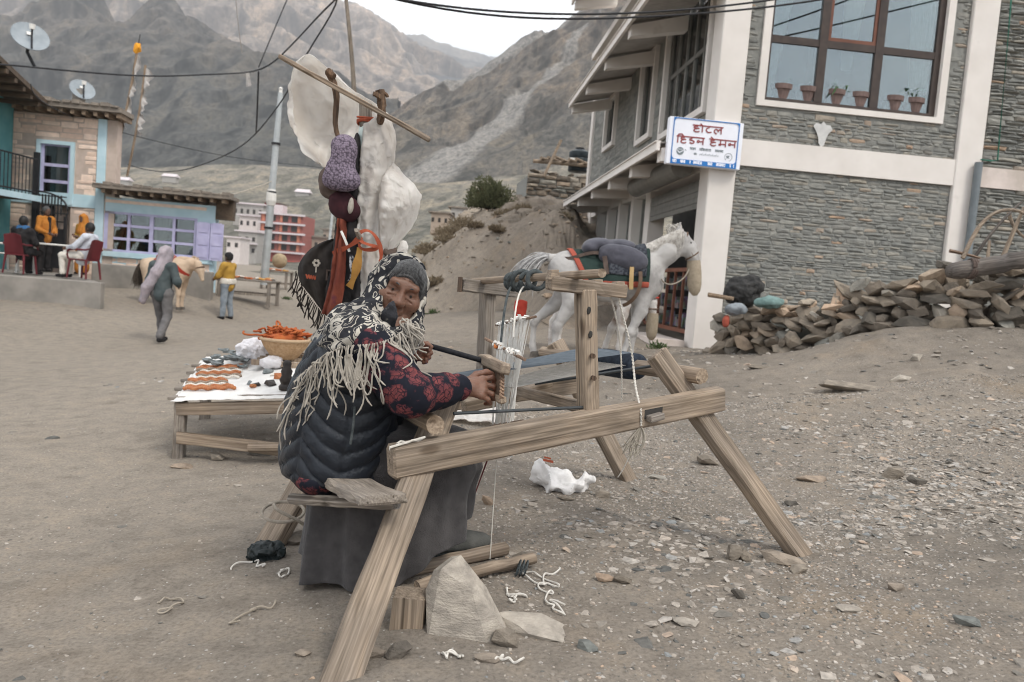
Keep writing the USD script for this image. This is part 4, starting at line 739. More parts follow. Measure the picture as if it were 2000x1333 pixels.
ed.part('balcony_floor', box((X0, 14.5, bz0 - .12), (bx + .05, 20.9, bz0)), M_oldwood, frame=(E0, np.array([[1, 0, 0], [0, 0, 1], [0, 1, 0.]]))); ed.part('balcony_edge', box((bx + .05, 14.5, bz0 - .13), (bx + .10, 20.9, bz0 + .02)), M_blue_paint)
rl = ed.part('railing', join([tube([A(bx, 14.5, bz0 + z), A(bx, 20.8, bz0 + z)], .022, 6) for z in (.1, .95)]), M_iron)
for k in range(40): y = 15.0 + k * .145; ed.part('baluster', tube([A(bx, y, bz0), A(bx, y, bz0 + .95)], .012, 5), M_iron, sub=rl)
# iron gate with its stair grille at the stone house door
gt = T('iron_gate', 'tall black wrought iron gate with curved grille in front of the stone house door', 'gate', LF.P((da0 + da1) / 2, gl, -.15))
gt.part('post', LF.box(da0 - .06, da0 + .06, gl - .2, lz(78, 300), -.25, -.13), M_iron); gt.part('post', LF.box(da1 - .03, da1 + .03, gl - .2, lz(78, 420), -.25, -.15), M_iron)
gt.part('top_rail', tube(curve([LF.P(da0, lz(80, 375), -.2), LF.P((da0 + da1) / 2, lz(80, 378), -.2), LF.P(da1 - .1, lz(80, 388), -.2), LF.P(da1, lz(80, 425), -.2)], 12), .025, 6), M_iron)
for k in range(8): a = da0 + .1 + k * (da1 - da0 - .15) / 8; gt.part('bar', LF.box(a - .014, a + .014, gl + (1.3 if k % 2 else .9), lz(80, 380), -.215, -.185), M_iron)
for k in range(5): gt.part('cross_bar', LF.box(da0, da1, gl + .9 + .22 * k, gl + .93 + .22 * k, -.205, -.19), M_iron)
gt.part('lower_panel', LF.box(da0, da1, gl - .1, gl + .95, -.20, -.17), M_iron)
# terrace wall and low wall behind the tan horse
TP = Plane(at(100, 590, 16.2), math.radians(3)); tz0, tz1 = float(gz(*at(150, 592, 16.5)[:2])) - .3, TP.px(100, 545)[1]; ta0, ta1 = TP.px(-260, 560)[0], TP.px(197, 565)[0]
ter = T('terrace', 'low grey concrete terrace wall with a flat top at the left', 'terrace', TP.P((ta0 + ta1) / 2, tz0)); ter.part('front_wall', TP.box(ta0, ta1, tz0, tz1, 0, .18, .015), M_concrete); ter.part('floor', hull([TP.P(a, z, d) for z in (tz0, tz1 - .03) for a, d in ((ta0, .185), (ta1 - .02, .185), (ta1 - 3.1, 5.2), (ta0, 5.2))]), M_concrete)
rw = Plane(at(270, 560, 20.2), math.radians(6)); single('low_wall', rw.box(rw.px(178, 540)[0], rw.px(412, 545)[0], lzb, rw.px(250, 519)[1], 0, .3, .02), M_concrete, 'low grey rendered wall below the lavender window', 'wall')
# ------------------------------------------------------------------ plastic chairs and table on the terrace
def chair(px, py, Y, face, m, label):
    c = at(px, py, Y); c[2] = tz1; t = T('plastic_chair', label, 'chair', c, 'plastic chairs on the terrace'); rz = face
    def L(mesh): return xf(mesh, c, rz)
    t.part('seat', L(box((-.22, -.22, .40), (.22, .22, .43), .01)), m)
    def bk(u, v): return np.stack([(-.21 + .42 * u) * (1 - .12 * v), .22 + .10 * v - .05 * np.cos((u - .5) * 3), .43 + .45 * v - .04 * (2 * u - 1) ** 2 * v], -1)
    t.part('backrest', L(grid(bk, 14, 10, .012)), m, True)
    for sx in (-1, 1):
        for sy in (-1, 1): t.part('leg', L(tube([A(sx * .20, sy * .20, .41), A(sx * .23, sy * .24, 0)], [.028, .020], 6)), m)
        t.part('armrest', L(tube(curve([A(sx * .21, .27, .66), A(sx * .25, 0, .64), A(sx * .24, -.22, .60), A(sx * .22, -.22, .42)], 10), .022, 6)), m)
    return t
chair(38, 552, 17.6, math.radians(180), M_redplastic, 'maroon plastic chair with its back to the street, left of the white table')
chair(163, 552, 17.6, math.radians(-100), M_redplastic, 'maroon plastic chair right of the white table, seen from the side')
chair(4, 548, 18.3, math.radians(150), M_whiteplastic, 'white plastic chair at the far left of the terrace')
tc = at(95, 548, 18.2); tc[2] = tz1; tb = T('plastic_table', 'white plastic table on the terrace between the seated people', 'table', tc)
tb.part('top', xf(box((-.62, -.4, .68), (.62, .4, .72), .012), tc, .05), M_whiteplastic)
for sx in (-1, 1):
    for sy in (-1, 1): tb.part('leg', xf(tube([A(sx * .5, sy * .33, .68), A(sx * .53, sy * .35, 0)], .035, 8), tc, .05), M_whiteplastic)
# ------------------------------------------------------------------ far village
M_redwall = mk('red_wall', (.27, .09, .075), (.33, .115, .095), 3, .8); M_band = mk('pale_band', (.52, .46, .47), (.62, .56, .56), 3, .8); M_orangewall = mk('orange_pier', (.42, .15, .09), (.48, .18, .11), 3, .8)
def fbox(x0, y0, x1, y1, Y, dep, bev=0):
    """box whose front covers these pixels at distance Y, standing upright"""
    p, q = at(x0, y1, Y), at(x1, y0, Y); return box((p[0], Y, p[2]), (q[0], Y + dep, q[2]), bev)
rh = T('red_hotel', 'five-storey red building with pale floor bands far down the street', 'building', at(555, 522, 205))
p0, p1 = at(503, 524, 205), at(586, 524, 205); zT = at(545, 418, 205)[2]; zB = p0[2] - 1
rh.part('wall', box((p0[0], 205.3, zB), (p1[0], 217, zT)), M_redwall); st_ = (zT - zB - 3.2) / 5
for k in range(6):
    z = zT - st_ * k; ex = .5 + .12 * k; rh.part('floor_band', box((p0[0] - .3 - ex * .3, 204.6 - .1 * k, z - .28), (p1[0] + ex, 205.28, z + .18)), M_band)
for k in range(4):
    z0 = zT - st_ * (k + 1) + .5; z1 = zT - st_ * k - .45
    for q in range(3):
        a = p0[0] + 1.6 + q * (p1[0] - p0[0] - 1.4) / 3; w = rh.part('window', box((a, 205.2, z0), (a + 2.3, 205.32 - .02, z1)), M_brown); rh.part('pane', box((a + .2, 205.14, z0 + .2), (a + 2.1, 205.19, z1 - .2)), M_dark, sub=w)
    for q in range(3): a = p0[0] + .4 + q * (p1[0] - p0[0] - .8) / 2.2; rh.part('pier', box((a, 205.0, z0 - .2), (a + .7, 205.25, z1 + .15)), M_orangewall)
rh.part('ground_floor', box((p0[0] + 3, 205.0, zB), (p1[0] + 1.5, 205.25, zB + 2.9)), M_dark)
for q in range(5): a = p0[0] + 4.2 + q * 1.7; rh.part('white_pier', box((a, 204.7, zB + .9), (a + .7, 204.98, zB + 2.6)), M_whiteplastic)
rh.part('red_awning', box((p0[0] + 2.5, 203.6, zB + 3.0), (p1[0] + 2.0, 204.9, zB + 3.5)), mk('bright_red_awning', (.42, .07, .05), (.48, .09, .06), 3, .7)); rh.part('rooftop_hut', box((p0[0] + 1.5, 207, zT + .2), (p0[0] + 5, 211, zT + 2.4)), M_band)
M_hw = mk('house_white', (.56, .50, .47), (.64, .58, .55), 2, .85); M_ht = mk('house_tan', (.30, .24, .19), (.38, .31, .25), 2, .9); M_hg = mk('house_grey', (.30, .28, .26), (.38, .36, .33), 2, .9)
hs_ = [(455, 402, 515, 432, 230, M_hg, 'long low grey house with a white roof edge up the slope behind the red building'), (466, 424, 504, 452, 222, M_hw, 'white house with a row of small windows left of the red building'), (462, 455, 503, 522, 190, M_hg, 'grey three-storey house with balconies just left of the red building'), (440, 466, 470, 520, 165, M_hw, 'bright white wall end of a house right of the lavender shutters'), (596, 466, 640, 512, 215, M_ht, 'tan house right of the red building behind the black shawl'), (628, 452, 668, 500, 235, M_ht, 'brown house with a flat roof right of the red building'), (515, 398, 545, 416, 250, M_redwall, 'small red house above the roof of the red building'), (840, 418, 878, 450, 40, M_ht, 'half-ruined mud-walled hut with a dark roof at the foot of the mound'), (878, 408, 910, 440, 44, M_hg, 'small flat-roofed hut behind the mud-walled hut')]
for x0, y0, x1, y1, Y, m, lb in hs_:
    sc_ = Y / 200; h = T('far_house', lb, 'house', at((x0 + x1) / 2, y1, Y), None); h.part('wall', fbox(x0, y0, x1, y1 + 8, Y, 7 * sc_), m); c0, c1 = at(x0, y0, Y), at(x1, y0, Y)
    zt = c1[2]; h.part('roof', box((c0[0] - .4 * sc_, Y - .5 * sc_, zt), (c1[0] + .4 * sc_, Y + 7.4 * sc_, zt + .35 * sc_)), M_band if m in (M_hg, M_hw) and Y > 100 else M_slate)
    n = max(2, int((x1 - x0) / 12)); rows = 2 if y1 - y0 > 40 and m is M_hg else 1
    for r_ in range(rows):
        for k in range(n):
            a = c0[0] + (c1[0] - c0[0]) * (k + .3) / n; w = (c1[0] - c0[0]) / n * .4; z = zt - (1.2 + 2.8 * r_) * sc_; wd = h.part('window', box((a, Y - .06 * sc_, z - 1.1 * sc_), (a + w, Y + .02 * sc_, z)), M_brown); h.part('pane', box((a + w * .12, Y - .10 * sc_, z - 1.0 * sc_), (a + w * .88, Y - .065 * sc_, z - .1 * sc_)), M_dark, sub=wd)
    if rows == 2: h.part('balcony', box((c0[0] - .3, Y - 1.3, zt - 2.9), (c1[0] + .3, Y - .02, zt - 2.6)), M_band)
rng = np.random.default_rng(77)
for k, (px, py, Y, w) in enumerate([(590, 376, 360, 26), (240, 352, 380, 20), (330, 345, 400, 26)]):
    c = at(px, py, Y); h = T('hillside_shed', ['long white-roofed shed on the valley slope above the red building', 'small pale shed on the slope above the blue house roof', 'white shed on the valley slope left of the electric pole'][k], 'shed', c); L = w * Y / 1550
    h.part('wall', box((c[0] - L / 2, Y, c[2] - 3), (c[0] + L / 2, Y + 4, c[2])), M_hg); h.part('roof', hull([A(c[0] - L / 2 - .5, Y - .5, c[2]), A(c[0] + L / 2 + .5, Y - .5, c[2]), A(c[0] - L / 2 - .5, Y + 5, c[2]), A(c[0] + L / 2 + .5, Y + 5, c[2]), A(c[0] - L / 2, Y + 2, c[2] + 1.6), A(c[0] + L / 2, Y + 2, c[2] + 1.6)]), M_band)
# ------------------------------------------------------------------ poles and wires
M_steel = mk('galvanised_pole', (.36, .38, .38), (.46, .48, .48), 3, .5, metal=.3); M_wire = mk('wire_black', (.02, .02, .022), (.03, .03, .032), 5, .6)
pb, pt_ = at(517, 532, 25.0), at(548, 182, 25.0)
ep = T('electric_pole', 'tall grey steel electric pole standing by the street stalls', 'pole', pb); ep.part('shaft', tube([pb - A(0, 0, .4), (pb * .5 + pt_ * .5), pt_], [.13, .105, .075], 14), M_steel, 40)
for z in (.25, .45, .72): c = pb * (1 - z) + pt_ * z; ep.part('clamp_ring', lathe([(.10, -.03), (.14, -.03), (.14, .03), (.10, .03)], 14, c), M_iron)
ep.part('insulator', lathe([(.01, -.1), (.06, -.08), (.05, 0), (.07, .05), (.02, .1)], 10, pt_ + A(0, 0, .08)), M_whiteplastic); ep.part('white_wrap', lathe([(.12, -.25), (.16, -.1), (.15, .1), (.12, .25)], 12, pb * .58 + pt_ * .42), M_whiteplastic)
pb2, pt2 = at(640, 500, 70), at(650, 410, 70); t = T('electric_pole', 'distant thin steel pole seen beside the hanging shawls', 'pole', pb2); t.part('shaft', tube([pb2 - A(0, 0, 1), pt2], [.14, .10], 10), M_steel, 40); t.part('cap', lathe([(.001, -.05), (.12, -.05), (.12, .08), (.001, .1)], 10, pt2), M_steel)
flagm = mk('prayer_flag_cloth', (.46, .43, .41), (.60, .57, .54), 9, .9, trans=.3)
for k, (x0, y0, x1, y1, Y, lb) in enumerate([(212, 360, 268, 100, 22.5, 'taller leaning prayer flag pole with an orange tuft at its tip'), (248, 345, 284, 128, 25, 'shorter prayer flag pole with a ragged white flag along it')]):
    a, b = at(x0, y0, Y), at(x1, y1, Y); t = T('prayer_flag_pole', lb, 'flag pole', a); t.part('pole', tube(curve([a, a * .5 + b * .5 + A(.05, 0, 0), b], 10), .035, 7), M_rafter, frame=(a, np.eye(3)))
    l0 = .45 if k == 0 else .4; rg = np.random.default_rng(k)
    ed_ = rg.uniform(.05, .26 if k else .16, 26)
    def ff(u, v, a=a, b=b, l0=l0, ed_=ed_):
        s = l0 + (.98 - l0) * u; e = np.interp(u, np.linspace(0, 1, 26), ed_); p = a * (1 - s[..., None]) + b * s[..., None]; return p + np.stack([e * v + .02, .08 * np.sin(u * 20 + v * 3) * v, -.12 * v], -1)
    t.part('flag', grid(ff, 60, 5, .006), flagm, True)
    if k == 0: t.part('orange_tuft', xf(rock((.2, .2, .34), 3), b + A(0, 0, .05)), mk('orange_cloth', (.60, .25, .02), (.66, .30, .03), 9, .9)); t.part('tip_wire', tube([b, b + A(.06, 0, .45)], .012, 5), M_wire)
def wire(pts, r, lb, m=None, name='wire'): single(name, tube(curve(pts, 40), r, 6), m or M_wire, lb, 'wire', True)
wire([at(-20, 125, 12), at(150, 140, 14), at(300, 149, 15.5), at(430, 145, 17), at(505, 137, 18), at(560, 98, 17), at(610, 45, 15), at(665, -10, 13)], .016, 'thick sagging black cable crossing the left mountains to the upper middle')
wire([at(660, -10, 14), at(640, 40, 15), at(600, 105, 16), at(572, 160, 17), at(530, 225, 19), at(485, 275, 21), at(400, 320, 24), at(340, 335, 26), at(250, 322, 28)], .016, 'black cable curving down from the upper middle to the left roofs')
wire([at(565, -10, 18), at(535, 60, 18), at(505, 132, 18)], .012, 'short wire hanging from the top edge to the cable joint'); wire([at(505, 140, 18), at(503, 200, 18.5), at(500, 258, 20)], .018, 'vertical wire hanging from the cable joint')
wire([at(460, -10, 22), at(468, 70, 22), at(473, 105, 22)], .010, 'thin pale wire hanging near the top left', M_rafter if False else mk('pale_wire', (.25, .22, .19), None, 4, .8)); wire([at(60, 165, 17), at(160, 235, 22), at(300, 275, 26), at(440, 305, 30), at(535, 318, 34), at(640, 330, 40)], .013, 'thin black wire running from the teal house eave past the electric pole')
wire([at(535, 352, 25), at(430, 385, 23.5), at(330, 395, 22.5), at(205, 382, 21.3)], .016, 'pale sagging cable from the electric pole to the blue house', mk('pale_cable', (.40, .36, .30), None, 4, .8))
wire([at(740, -8, 9), at(900, 16, 9.3), at(1100, 28, 9.8), at(1300, 22, 10.3), at(1480, 4, 10.6), at(1560, -8, 10.8), at(2150, -150, 11.2)], .013, 'upper black cable crossing in front of the hotel eaves'); wire([at(730, -12, 9), at(880, 20, 9.3), at(1080, 37, 9.8), at(1300, 31, 10.3), at(1500, 14, 10.6), at(1660, -10, 10.8), at(2200, -130, 11.2)], .013, 'lower black cable crossing in front of the hotel window')
M_greypole = wood('grey_bamboo', (.26, .225, .185), (.15, .125, .10))
tallp = T('bamboo_pole', 'tall slender bamboo pole rising out of the top of the picture', 'pole', at(693, 210, 12)); tallp.part('lower_culm', tube(curve([g3(at(738, 640, 12)[0], 12, -.1), at(706, 300, 12), at(692, 190, 12)], 14), [.038] * 14, 10, wob=.03), M_greypole, frame=(at(700, 300, 12), np.eye(3))); tallp.part('upper_culm', tube(curve([at(692, 190, 12), at(686, 100, 12), at(676, 0, 12), at(668, -80, 12)], 14), np.linspace(.036, .022, 14), 10, wob=.03), M_greypole, frame=(at(700, 300, 12), np.eye(3)))
single('cable_knot', xf(rock((.16, .14, .34), 9), at(485, 155, 18)), flagm, 'white rag tied where the cables meet above the street', 'rag')
# ------------------------------------------------------------------ the loom
M_loom = wood('loom_timber', (.335, .272, .21), (.165, .131, .10)); M_loomgrey = wood('grey_timber', (.31, .277, .24), (.155, .135, .117)); M_log = wood('peeled_log', (.365, .295, .225), (.19, .145, .108), .6); M_darkwood = wood('handled_dark_wood', (.15, .10, .07), (.05, .035, .025)); M_reddish = wood('reddish_stick', (.30, .21, .15), (.14, .09, .065), .8)
M_hemp = mk('hemp_rope', (.22, .19, .15), (.32, .28, .23), 40, .95)
M_cord = mk('white_cord', (.50, .47, .42), (.62, .59, .53), 60, .9); M_blackcord = mk('black_cord', (.035, .042, .044), (.075, .085, .085), 60, .85); M_navy = mk('navy_yarn', (.015, .02, .03), (.03, .04, .055), 60, .9); M_warp = mk('slate_warp', (.07, .085, .10), (.11, .13, .15), 30, .8); M_whiteyarn = mk('white_yarn', (.60, .58, .54), (.72, .70, .66), 40, .9)
M_rod = mk('iron_rod', (.045, .05, .052), (.07, .075, .078), 12, .5, metal=.4)
NL, NR, RR = at(762, 903, 2.30), at(1408, 779, 3.05), at(1165, 745, 4.0); RL = NL + (RR - NR) + A(0, 0, .03)
def LM(t, s, dz=0.0): return (NL * (1 - t) + NR * t) * (1 - s) + (RL * (1 - t) + RR * t) * s + A(0, 0, dz)
lu = unit(NR - NL); lv = unit(A(*(RR - NR)[:2], 0))
loom = T('wooden_loom', 'old wooden frame loom on four splayed legs with a half-woven warp', 'loom', A(*LM(.5, .5)[:2], 0))
def tim(name, p0, p1, w, h, up, m=M_loom, seed=0, taper=1.0, rough=.0012, label=None, bev=.005, th=None):
    mm, fr = beam(p0, p1, w, h, up, bev, taper, rough, seed, 10); fr = (fr[0] + np.random.default_rng(seed + 50).uniform(-3, 3, 3), fr[1]); return (th or loom).part(name, mm, m, frame=fr, label=label)
tim('rail', NL, NR, .058, .098, A(0, 0, 1), seed=1, taper=.93, bev=.007); tim('rail', RL, RR, .058, .09, A(0, 0, 1), seed=2)
fNR, fRR = ag(1560, 1096), ag(1233, 952); fNL = at(664, 1352, 1.88); fNL[2] = gz(*fNL[:2]) ; fRL = ag(510, 1090)
camv = A(.45, -1, .35)
tim('leg', at(872, 776, 2.60), fNL + unit(fNL - at(872, 776, 2.60)) * .05, .092, .05, A(.25, -1, .1), seed=3, bev=.006)
tim('leg', at(1281, 690, 3.03), fNR + unit(fNR - at(1281, 690, 3.03)) * .05, .082, .055, A(.75, -1, .5), seed=4, bev=.006)
tim('leg', at(1084, 668, 4.05), fRR - A(0, 0, .04), .085, .055, A(.7, -1, .4), seed=5)
tim('leg', RL + lu * .10 + A(0, 0, .10), fRL - A(0, 0, .04), .10, .06, A(-.55, -1, .3), seed=6)
PN0, PN1 = at(1150, 800, 2.74), at(1142, 562, 2.74); PN1[:2] = PN0[:2] + (PN1[:2] - PN0[:2]) * .5; PR0, PR1 = at(945, 770, 3.66), at(953, 566, 3.66)
tim('post', PN0 - A(0, 0, .03), at(1143, 566, 2.74), .058, .062, A(-.55, 1, 0), seed=7); tim('post', PR0 - A(0, 0, .06), PR1, .058, .062, A(-.75, 1, 0), seed=8, m=M_loomgrey)
# notched head bars
tim('head_bar', at(1071, 553, 2.66), at(1219, 570, 2.82), .046, .048, A(0, 0, 1), seed=9)
for px, py, Y, l in ((1080, 535, 2.67, .040), (1165, 554, 2.765, .045), (1207, 558, 2.81, .05)):
    c = at(px, py, Y); loom.part('bar_lug', hull(np.array([c + lu * a * l + lv * b * .02 + A(0, 0, z) for a in (-.5, .5) for b in (-1, 1) for z in (-.018,)] + [c + lu * a * l * .7 + lv * b * .018 + A(0, 0, .013) for a in (-.5, .5) for b in (-1, 1)])), M_loom, frame=(c, np.array([A(0, 0, 1), lv, lu])))
tim('head_bar', at(900, 556, 3.52), at(1004, 569, 3.72), .05, .058, A(0, 0, 1), seed=10, m=M_loomgrey); c = at(899, 556, 3.515); loom.part('bar_end', hull(np.array([c + lv * b * .027 + A(0, 0, z * .033) - lu * e for b in (-1, 1) for z in (-1, 1) for e in (0, .004)])), M_darkwood, frame=(c, np.eye(3)))
R0_, R1_ = at(925, 550, 3.70), at(1176, 534, 2.52); fr = (R0_, np.array(frame_of(R0_, R1_)))
loom.part('cross_rod', tube(np.linspace(R0_, R1_, 12), np.linspace(.016, .015, 12), 12, wob=.03), M_log, frame=fr)
def on_rod(t): return R0_ * (1 - t) + R1_ * t
loom.part('blue_tape', tube([on_rod(.70), on_rod(.745)], .0165, 14), mk('blue_tape', (.03, .28, .40), (.05, .33, .45), 8, .5), sub=None)
rx, ry, rz_ = frame_of(R0_, R1_)
for k, t in enumerate((.37, .41, .47, .53, .59)):
    c = on_rod(t); g = np.linspace(0, 2 * np.pi, 26); rr = .028 + .004 * (k % 3)
    loom.part('cord_coil', tube(c - A(0, 0, .010) + (np.cos(g) * rr)[:, None] * rx + (np.sin(g) * rr * 1.05)[:, None] * ry + rz_ * (.02 * np.sin(g * .5 + k))[:, None], .0095, 7), M_blackcord, True)
# the two log beams that hold cloth and warp
def log(name, p0, p1, r, m=M_log, seed=0, label=None):
    fr = (A(*p0) + seed, np.array(frame_of(p0, p1))); q = np.linspace(p0, p1, 9); return loom.part(name, tube(q + np.random.default_rng(seed).normal(0, .002, q.shape), r, 14, wob=.035, seed=seed), m, frame=fr, label=label)
CB0, CB1 = at(850, 831, 2.36), at(690, 742, 3.25); WB0, WB1 = at(1371, 735, 2.98), at(1062, 690, 4.12)
log('cloth_beam', CB0, CB1, .029, seed=1); log('warp_beam', WB0, WB1, .030, seed=2)
def wbp(t): return WB0 * (1 - t) + WB1 * t
def cbp(t): return CB0 * (1 - t) + CB1 * t
loom.part('yarn_roll', tube(np.array([wbp(t) for t in (.33, .335, .40, .5, .6, .65, .655)]), [.04, .056, .060, .061, .059, .054, .04], 20, wob=.02), M_navy, True)
# warp: from the roll through the heddles to the fell of the cloth
Fn, Ff = at(866, 742, 2.62), at(842, 738, 2.95); Hn, Hf = at(1008, 733, 2.82), at(962, 727, 3.14)
up, lo = [], []
for k in range(72):
    s = k / 71; r0 = wbp(.345 + .30 * s) + A(0, 0, .058); h = Hn * (1 - s) + Hf * s; f = Fn * (1 - s) + Ff * s
    up.append(tube([r0 - A(.02, .01, 0), h + A(0, 0, .022), f], .00085, 4, False)); lo += [tube([r0 - A(.02, .01, .05), h - A(0, 0, .045), f - A(0, 0, .004)], .0009, 4, False)] * (k % 2)
loom.part('upper_warp', join(up), M_warp, kind='stuff'); loom.part('lower_warp', join(lo), mk('undyed_warp', (.24, .23, .21), (.34, .325, .30), 40, .9), kind='stuff')
def clothf(u, v):
    c = cbp(.2)[None, None] * (1 - v[..., None]) + cbp(.62)[None, None] * v[..., None] + A(0, 0, .034); f = Fn * (1 - v[..., None]) + Ff * v[..., None]; return c * (1 - u[..., None]) + f * u[..., None]
loom.part('woven_cloth', grid(clothf, 20, 10, .003), mk('blue_black_cloth', (.015, .018, .025), (.03, .035, .05), 30, .9), True)
def cb2(u, v):
    f = Fn * (1 - v[..., None]) + Ff * v[..., None]; return f - lu * .05 * (1 - u[..., None]) + A(0, 0, .004)
loom.part('blue_stripe', grid(cb2, 6, 8, .002), mk('bright_blue_weft', (.01, .16, .52), (.03, .24, .62), 30, .8))
# string heddles
hs = []; rg = np.random.default_rng(3); T0, T1, B0, B1 = at(1032, 622, 2.80), at(975, 634, 3.12), at(1000, 826, 2.76), at(963, 832, 3.05)
for k in range(46):
    s = k / 45; a = T0 * (1 - s) + T1 * s; b = B0 * (1 - s) + B1 * s; j = rg.normal(0, .004, (3, 3)); hs.append(tube(curve([a + j[0], a * .5 + b * .5 + j[1], b + j[2]], 6), rg.uniform(.0012, .0024), 5, False))
loom.part('string_heddle', join(hs), M_whiteyarn, kind='stuff')
kn = []
for k in range(34):
    s = rg.uniform(0, 1); c = T0 * (1 - s) + T1 * s + rg.normal(0, .006, 3); kn.append(xf(rock((.022, .018, .016), 100 + k, 8), c))
loom.part('heddle_knots', join(kn), M_whiteyarn, kind='stuff')
loom.part('heddle_rod', tube([T0 + (T0 - T1) * .22, T1 - (T0 - T1) * .12], .005, 7), M_reddish, frame=(T0, np.eye(3)))
loom.part('heddle_rod', tube([B0 + (B0 - B1) * .5, B1], .005, 7), M_reddish, frame=(T0, np.eye(3)))
Q0, Q1 = at(948, 662, 2.98), at(1025, 703, 2.66); loom.part('heddle_rod', tube([Q0, Q1], .006, 8), M_reddish, frame=(Q0, np.eye(3)))
kn = []
for k in range(30):
    s = .25 + .6 * k / 29; c = Q0 * (1 - s) + Q1 * s + rg.normal(0, .005, 3); kn.append(xf(rock((.02, .016, .02), 140 + k, 8), c))
loom.part('knotted_white_yarn', join(kn), M_whiteyarn, kind='stuff'); loom.part('orange_tuft', xf(rock((.022, .02, .022), 7), at(970, 676, 2.86)), mk('orange_yarn', (.60, .16, .05), (.66, .22, .07), 30, .9))
loom.part('hanging_cord', tube(curve([on_rod(.40) - A(0, 0, .03), at(985, 610, 2.95), at(978, 676, 2.87)], 14), .0048, 7), M_blackcord); loom.part('hanging_cord', tube(curve([on_rod(.50) - A(0, 0, .03), at(1008, 600, 2.9), at(1003, 660, 2.80)], 14), .0035, 7), M_cord)
# reed held by the weaver
b0_, b1_ = at(943, 701, 2.80), at(988, 722, 2.50); tim('reed_frame', b0_, b1_, .036, .034, A(0, 0, 1), seed=12, m=M_log); tim('reed_frame', at(940, 765, 2.76), at(982, 782, 2.48), .022, .026, A(0, 0, 1), seed=13, m=M_log)
d0, d1 = b0_ - A(0, 0, .015), b1_ - A(0, 0, .015); e0, e1 = at(943, 758, 2.77), at(978, 772, 2.50)
loom.part('reed', hull(np.array([q + s * lu * .006 for q in (d0 + (d1 - d0) * .1, d1 - (d1 - d0) * .12, e0, e1) for s in (-1, 1)])), M_darkwood, frame=(d0, np.eye(3)))
g = np.linspace(0, 22, 60)[:, None]; l0, l1 = b1_ - (b1_ - b0_) * .12 + A(0, 0, -.02), at(980, 778, 2.48); ln_ = l0 + (l1 - l0) * (g / 22)
loom.part('braided_edge', join([tube(ln_ + .005 * (np.cos(g + p) * lu + np.sin(g + p) * lv), .0042, 5) for p in (0, 3.14)]), M_reddish, frame=(l0, np.eye(3)))
loom.part('tension_rod', tube([at(886, 808, 2.45), at(1140, 796, 2.72)], .0055, 8), M_rod); loom.part('tension_rod', tube([at(1045, 750, 3.2), at(1276, 715, 3.06)], .0058, 8), M_rod)
tim('brace', at(1012, 764, 3.45), at(1137, 795, 2.76), .035, .042, A(0, 0, 1), seed=14)
tim('brace', at(905, 795, 3.3), at(1075, 757, 3.62), .04, .055, A(0, 0, 1), seed=15)
# pegs, wedge, cords
for px, py in ((1155, 695), (1157, 738)): c = at(px, py, 2.705); loom.part('peg', tube([c + A(0, .02, 0), c - A(-.005, .018, 0)], [.007, .009], 8), M_darkwood, frame=(c, np.eye(3)))
for px, py in ((1150, 607), (1153, 654)): c = at(px, py, 2.703); loom.part('peg_hole', xf(rock((.018, .006, .026), 4), c), M_dark)
c = LM(.735, 0) - lv * .029
loom.part('mortise', obox(c - lu * .045 - A(0, 0, .014) - lv * .001, lu * .085, A(0, 0, .034), lv * .004), M_dark); mm, f_ = beam(c - lu * .035 - A(0, 0, .012) - lv * .016, c + lu * .03 - A(0, 0, .008) - lv * .016, .03, .024, A(0, 0, 1), .003); loom.part('wedge', mm, M_loomgrey, frame=f_)
def twist(pts, r, n=120, turns=40):
    p = curve(pts, n); t = np.linspace(0, turns * 2 * np.pi, n)[:, None]; d = np.gradient(p, axis=0); d /= np.linalg.norm(d, axis=1, keepdims=True); a = np.cross(d, A(.3, 1, .1)); a /= np.linalg.norm(a, axis=1, keepdims=True); b = np.cross(d, a)
    return join([tube(p + r * .55 * (np.cos(t + q) * a + np.sin(t + q) * b), r * .62, 5, False) for q in (0, np.pi)])
loom.part('tie_cord', twist([at(1207, 562, 2.80), at(1212, 600, 2.86), at(1234, 690, 2.92), at(1243, 765, 2.84), at(1249, 790, 2.80), at(1252, 832, 2.79)], .0045), M_cord)
loom.part('tie_cord', twist([at(1193, 582, 2.82), at(1205, 630, 2.9), at(1213, 700, 3.0), at(1214, 782, 3.05)], .0035), M_cord)
rg = np.random.default_rng(4); fe = at(1252, 833, 2.80)
loom.part('frayed_end', join([tube(curve([fe, fe + A(rg.normal(-.012, .012), rg.normal(0, .01), -.04), fe + A(rg.normal(-.035, .022), rg.normal(0, .015), -rg.uniform(.07, .13))], 8), .0018, 4) for k in range(22)]), mk('frayed_hemp', (.30, .27, .22), (.40, .36, .30), 30, .95), kind='stuff')
loom.part('frayed_end', tube(curve([fe - A(.03, 0, .1), fe - A(.045, -.02, .16), fe - A(.06, -.04, .20)], 8), .002, 4), M_cord)
# seat and foot sticks
tim('seat_board', at(652, 932, 2.50), at(752, 978, 2.10), .135, .026, A(0, 0, 1), seed=16, m=M_loomgrey, rough=.003); log('seat_support', at(568, 974, 2.48), at(775, 986, 2.16), .017, M_loomgrey, 3)
loom.part('leg_rope', tube(curve([at(535, 985, 2.78), at(548, 1000, 2.74), at(580, 1016, 2.75), at(610, 1040, 2.8), at(630, 1062, 2.85)], 20), .006, 7, wob=.05), M_hemp); g = np.linspace(0, 6.3, 20); c = at(553, 1000, 2.82)
loom.part('leg_rope', tube(c + np.c_[np.cos(g) * .075, np.sin(g) * .06, .02 * np.sin(g)], .006, 7), M_hemp)
for (a, b, sd) in (((768, 1142), (985, 1088), 5), ((812, 1172), (1042, 1114), 6)):
    p, q = ag(*a), ag(*b); log('treadle', p + A(0, 0, .025), q + A(0, 0, .03), .024 if sd == 5 else .020, M_log, sd)
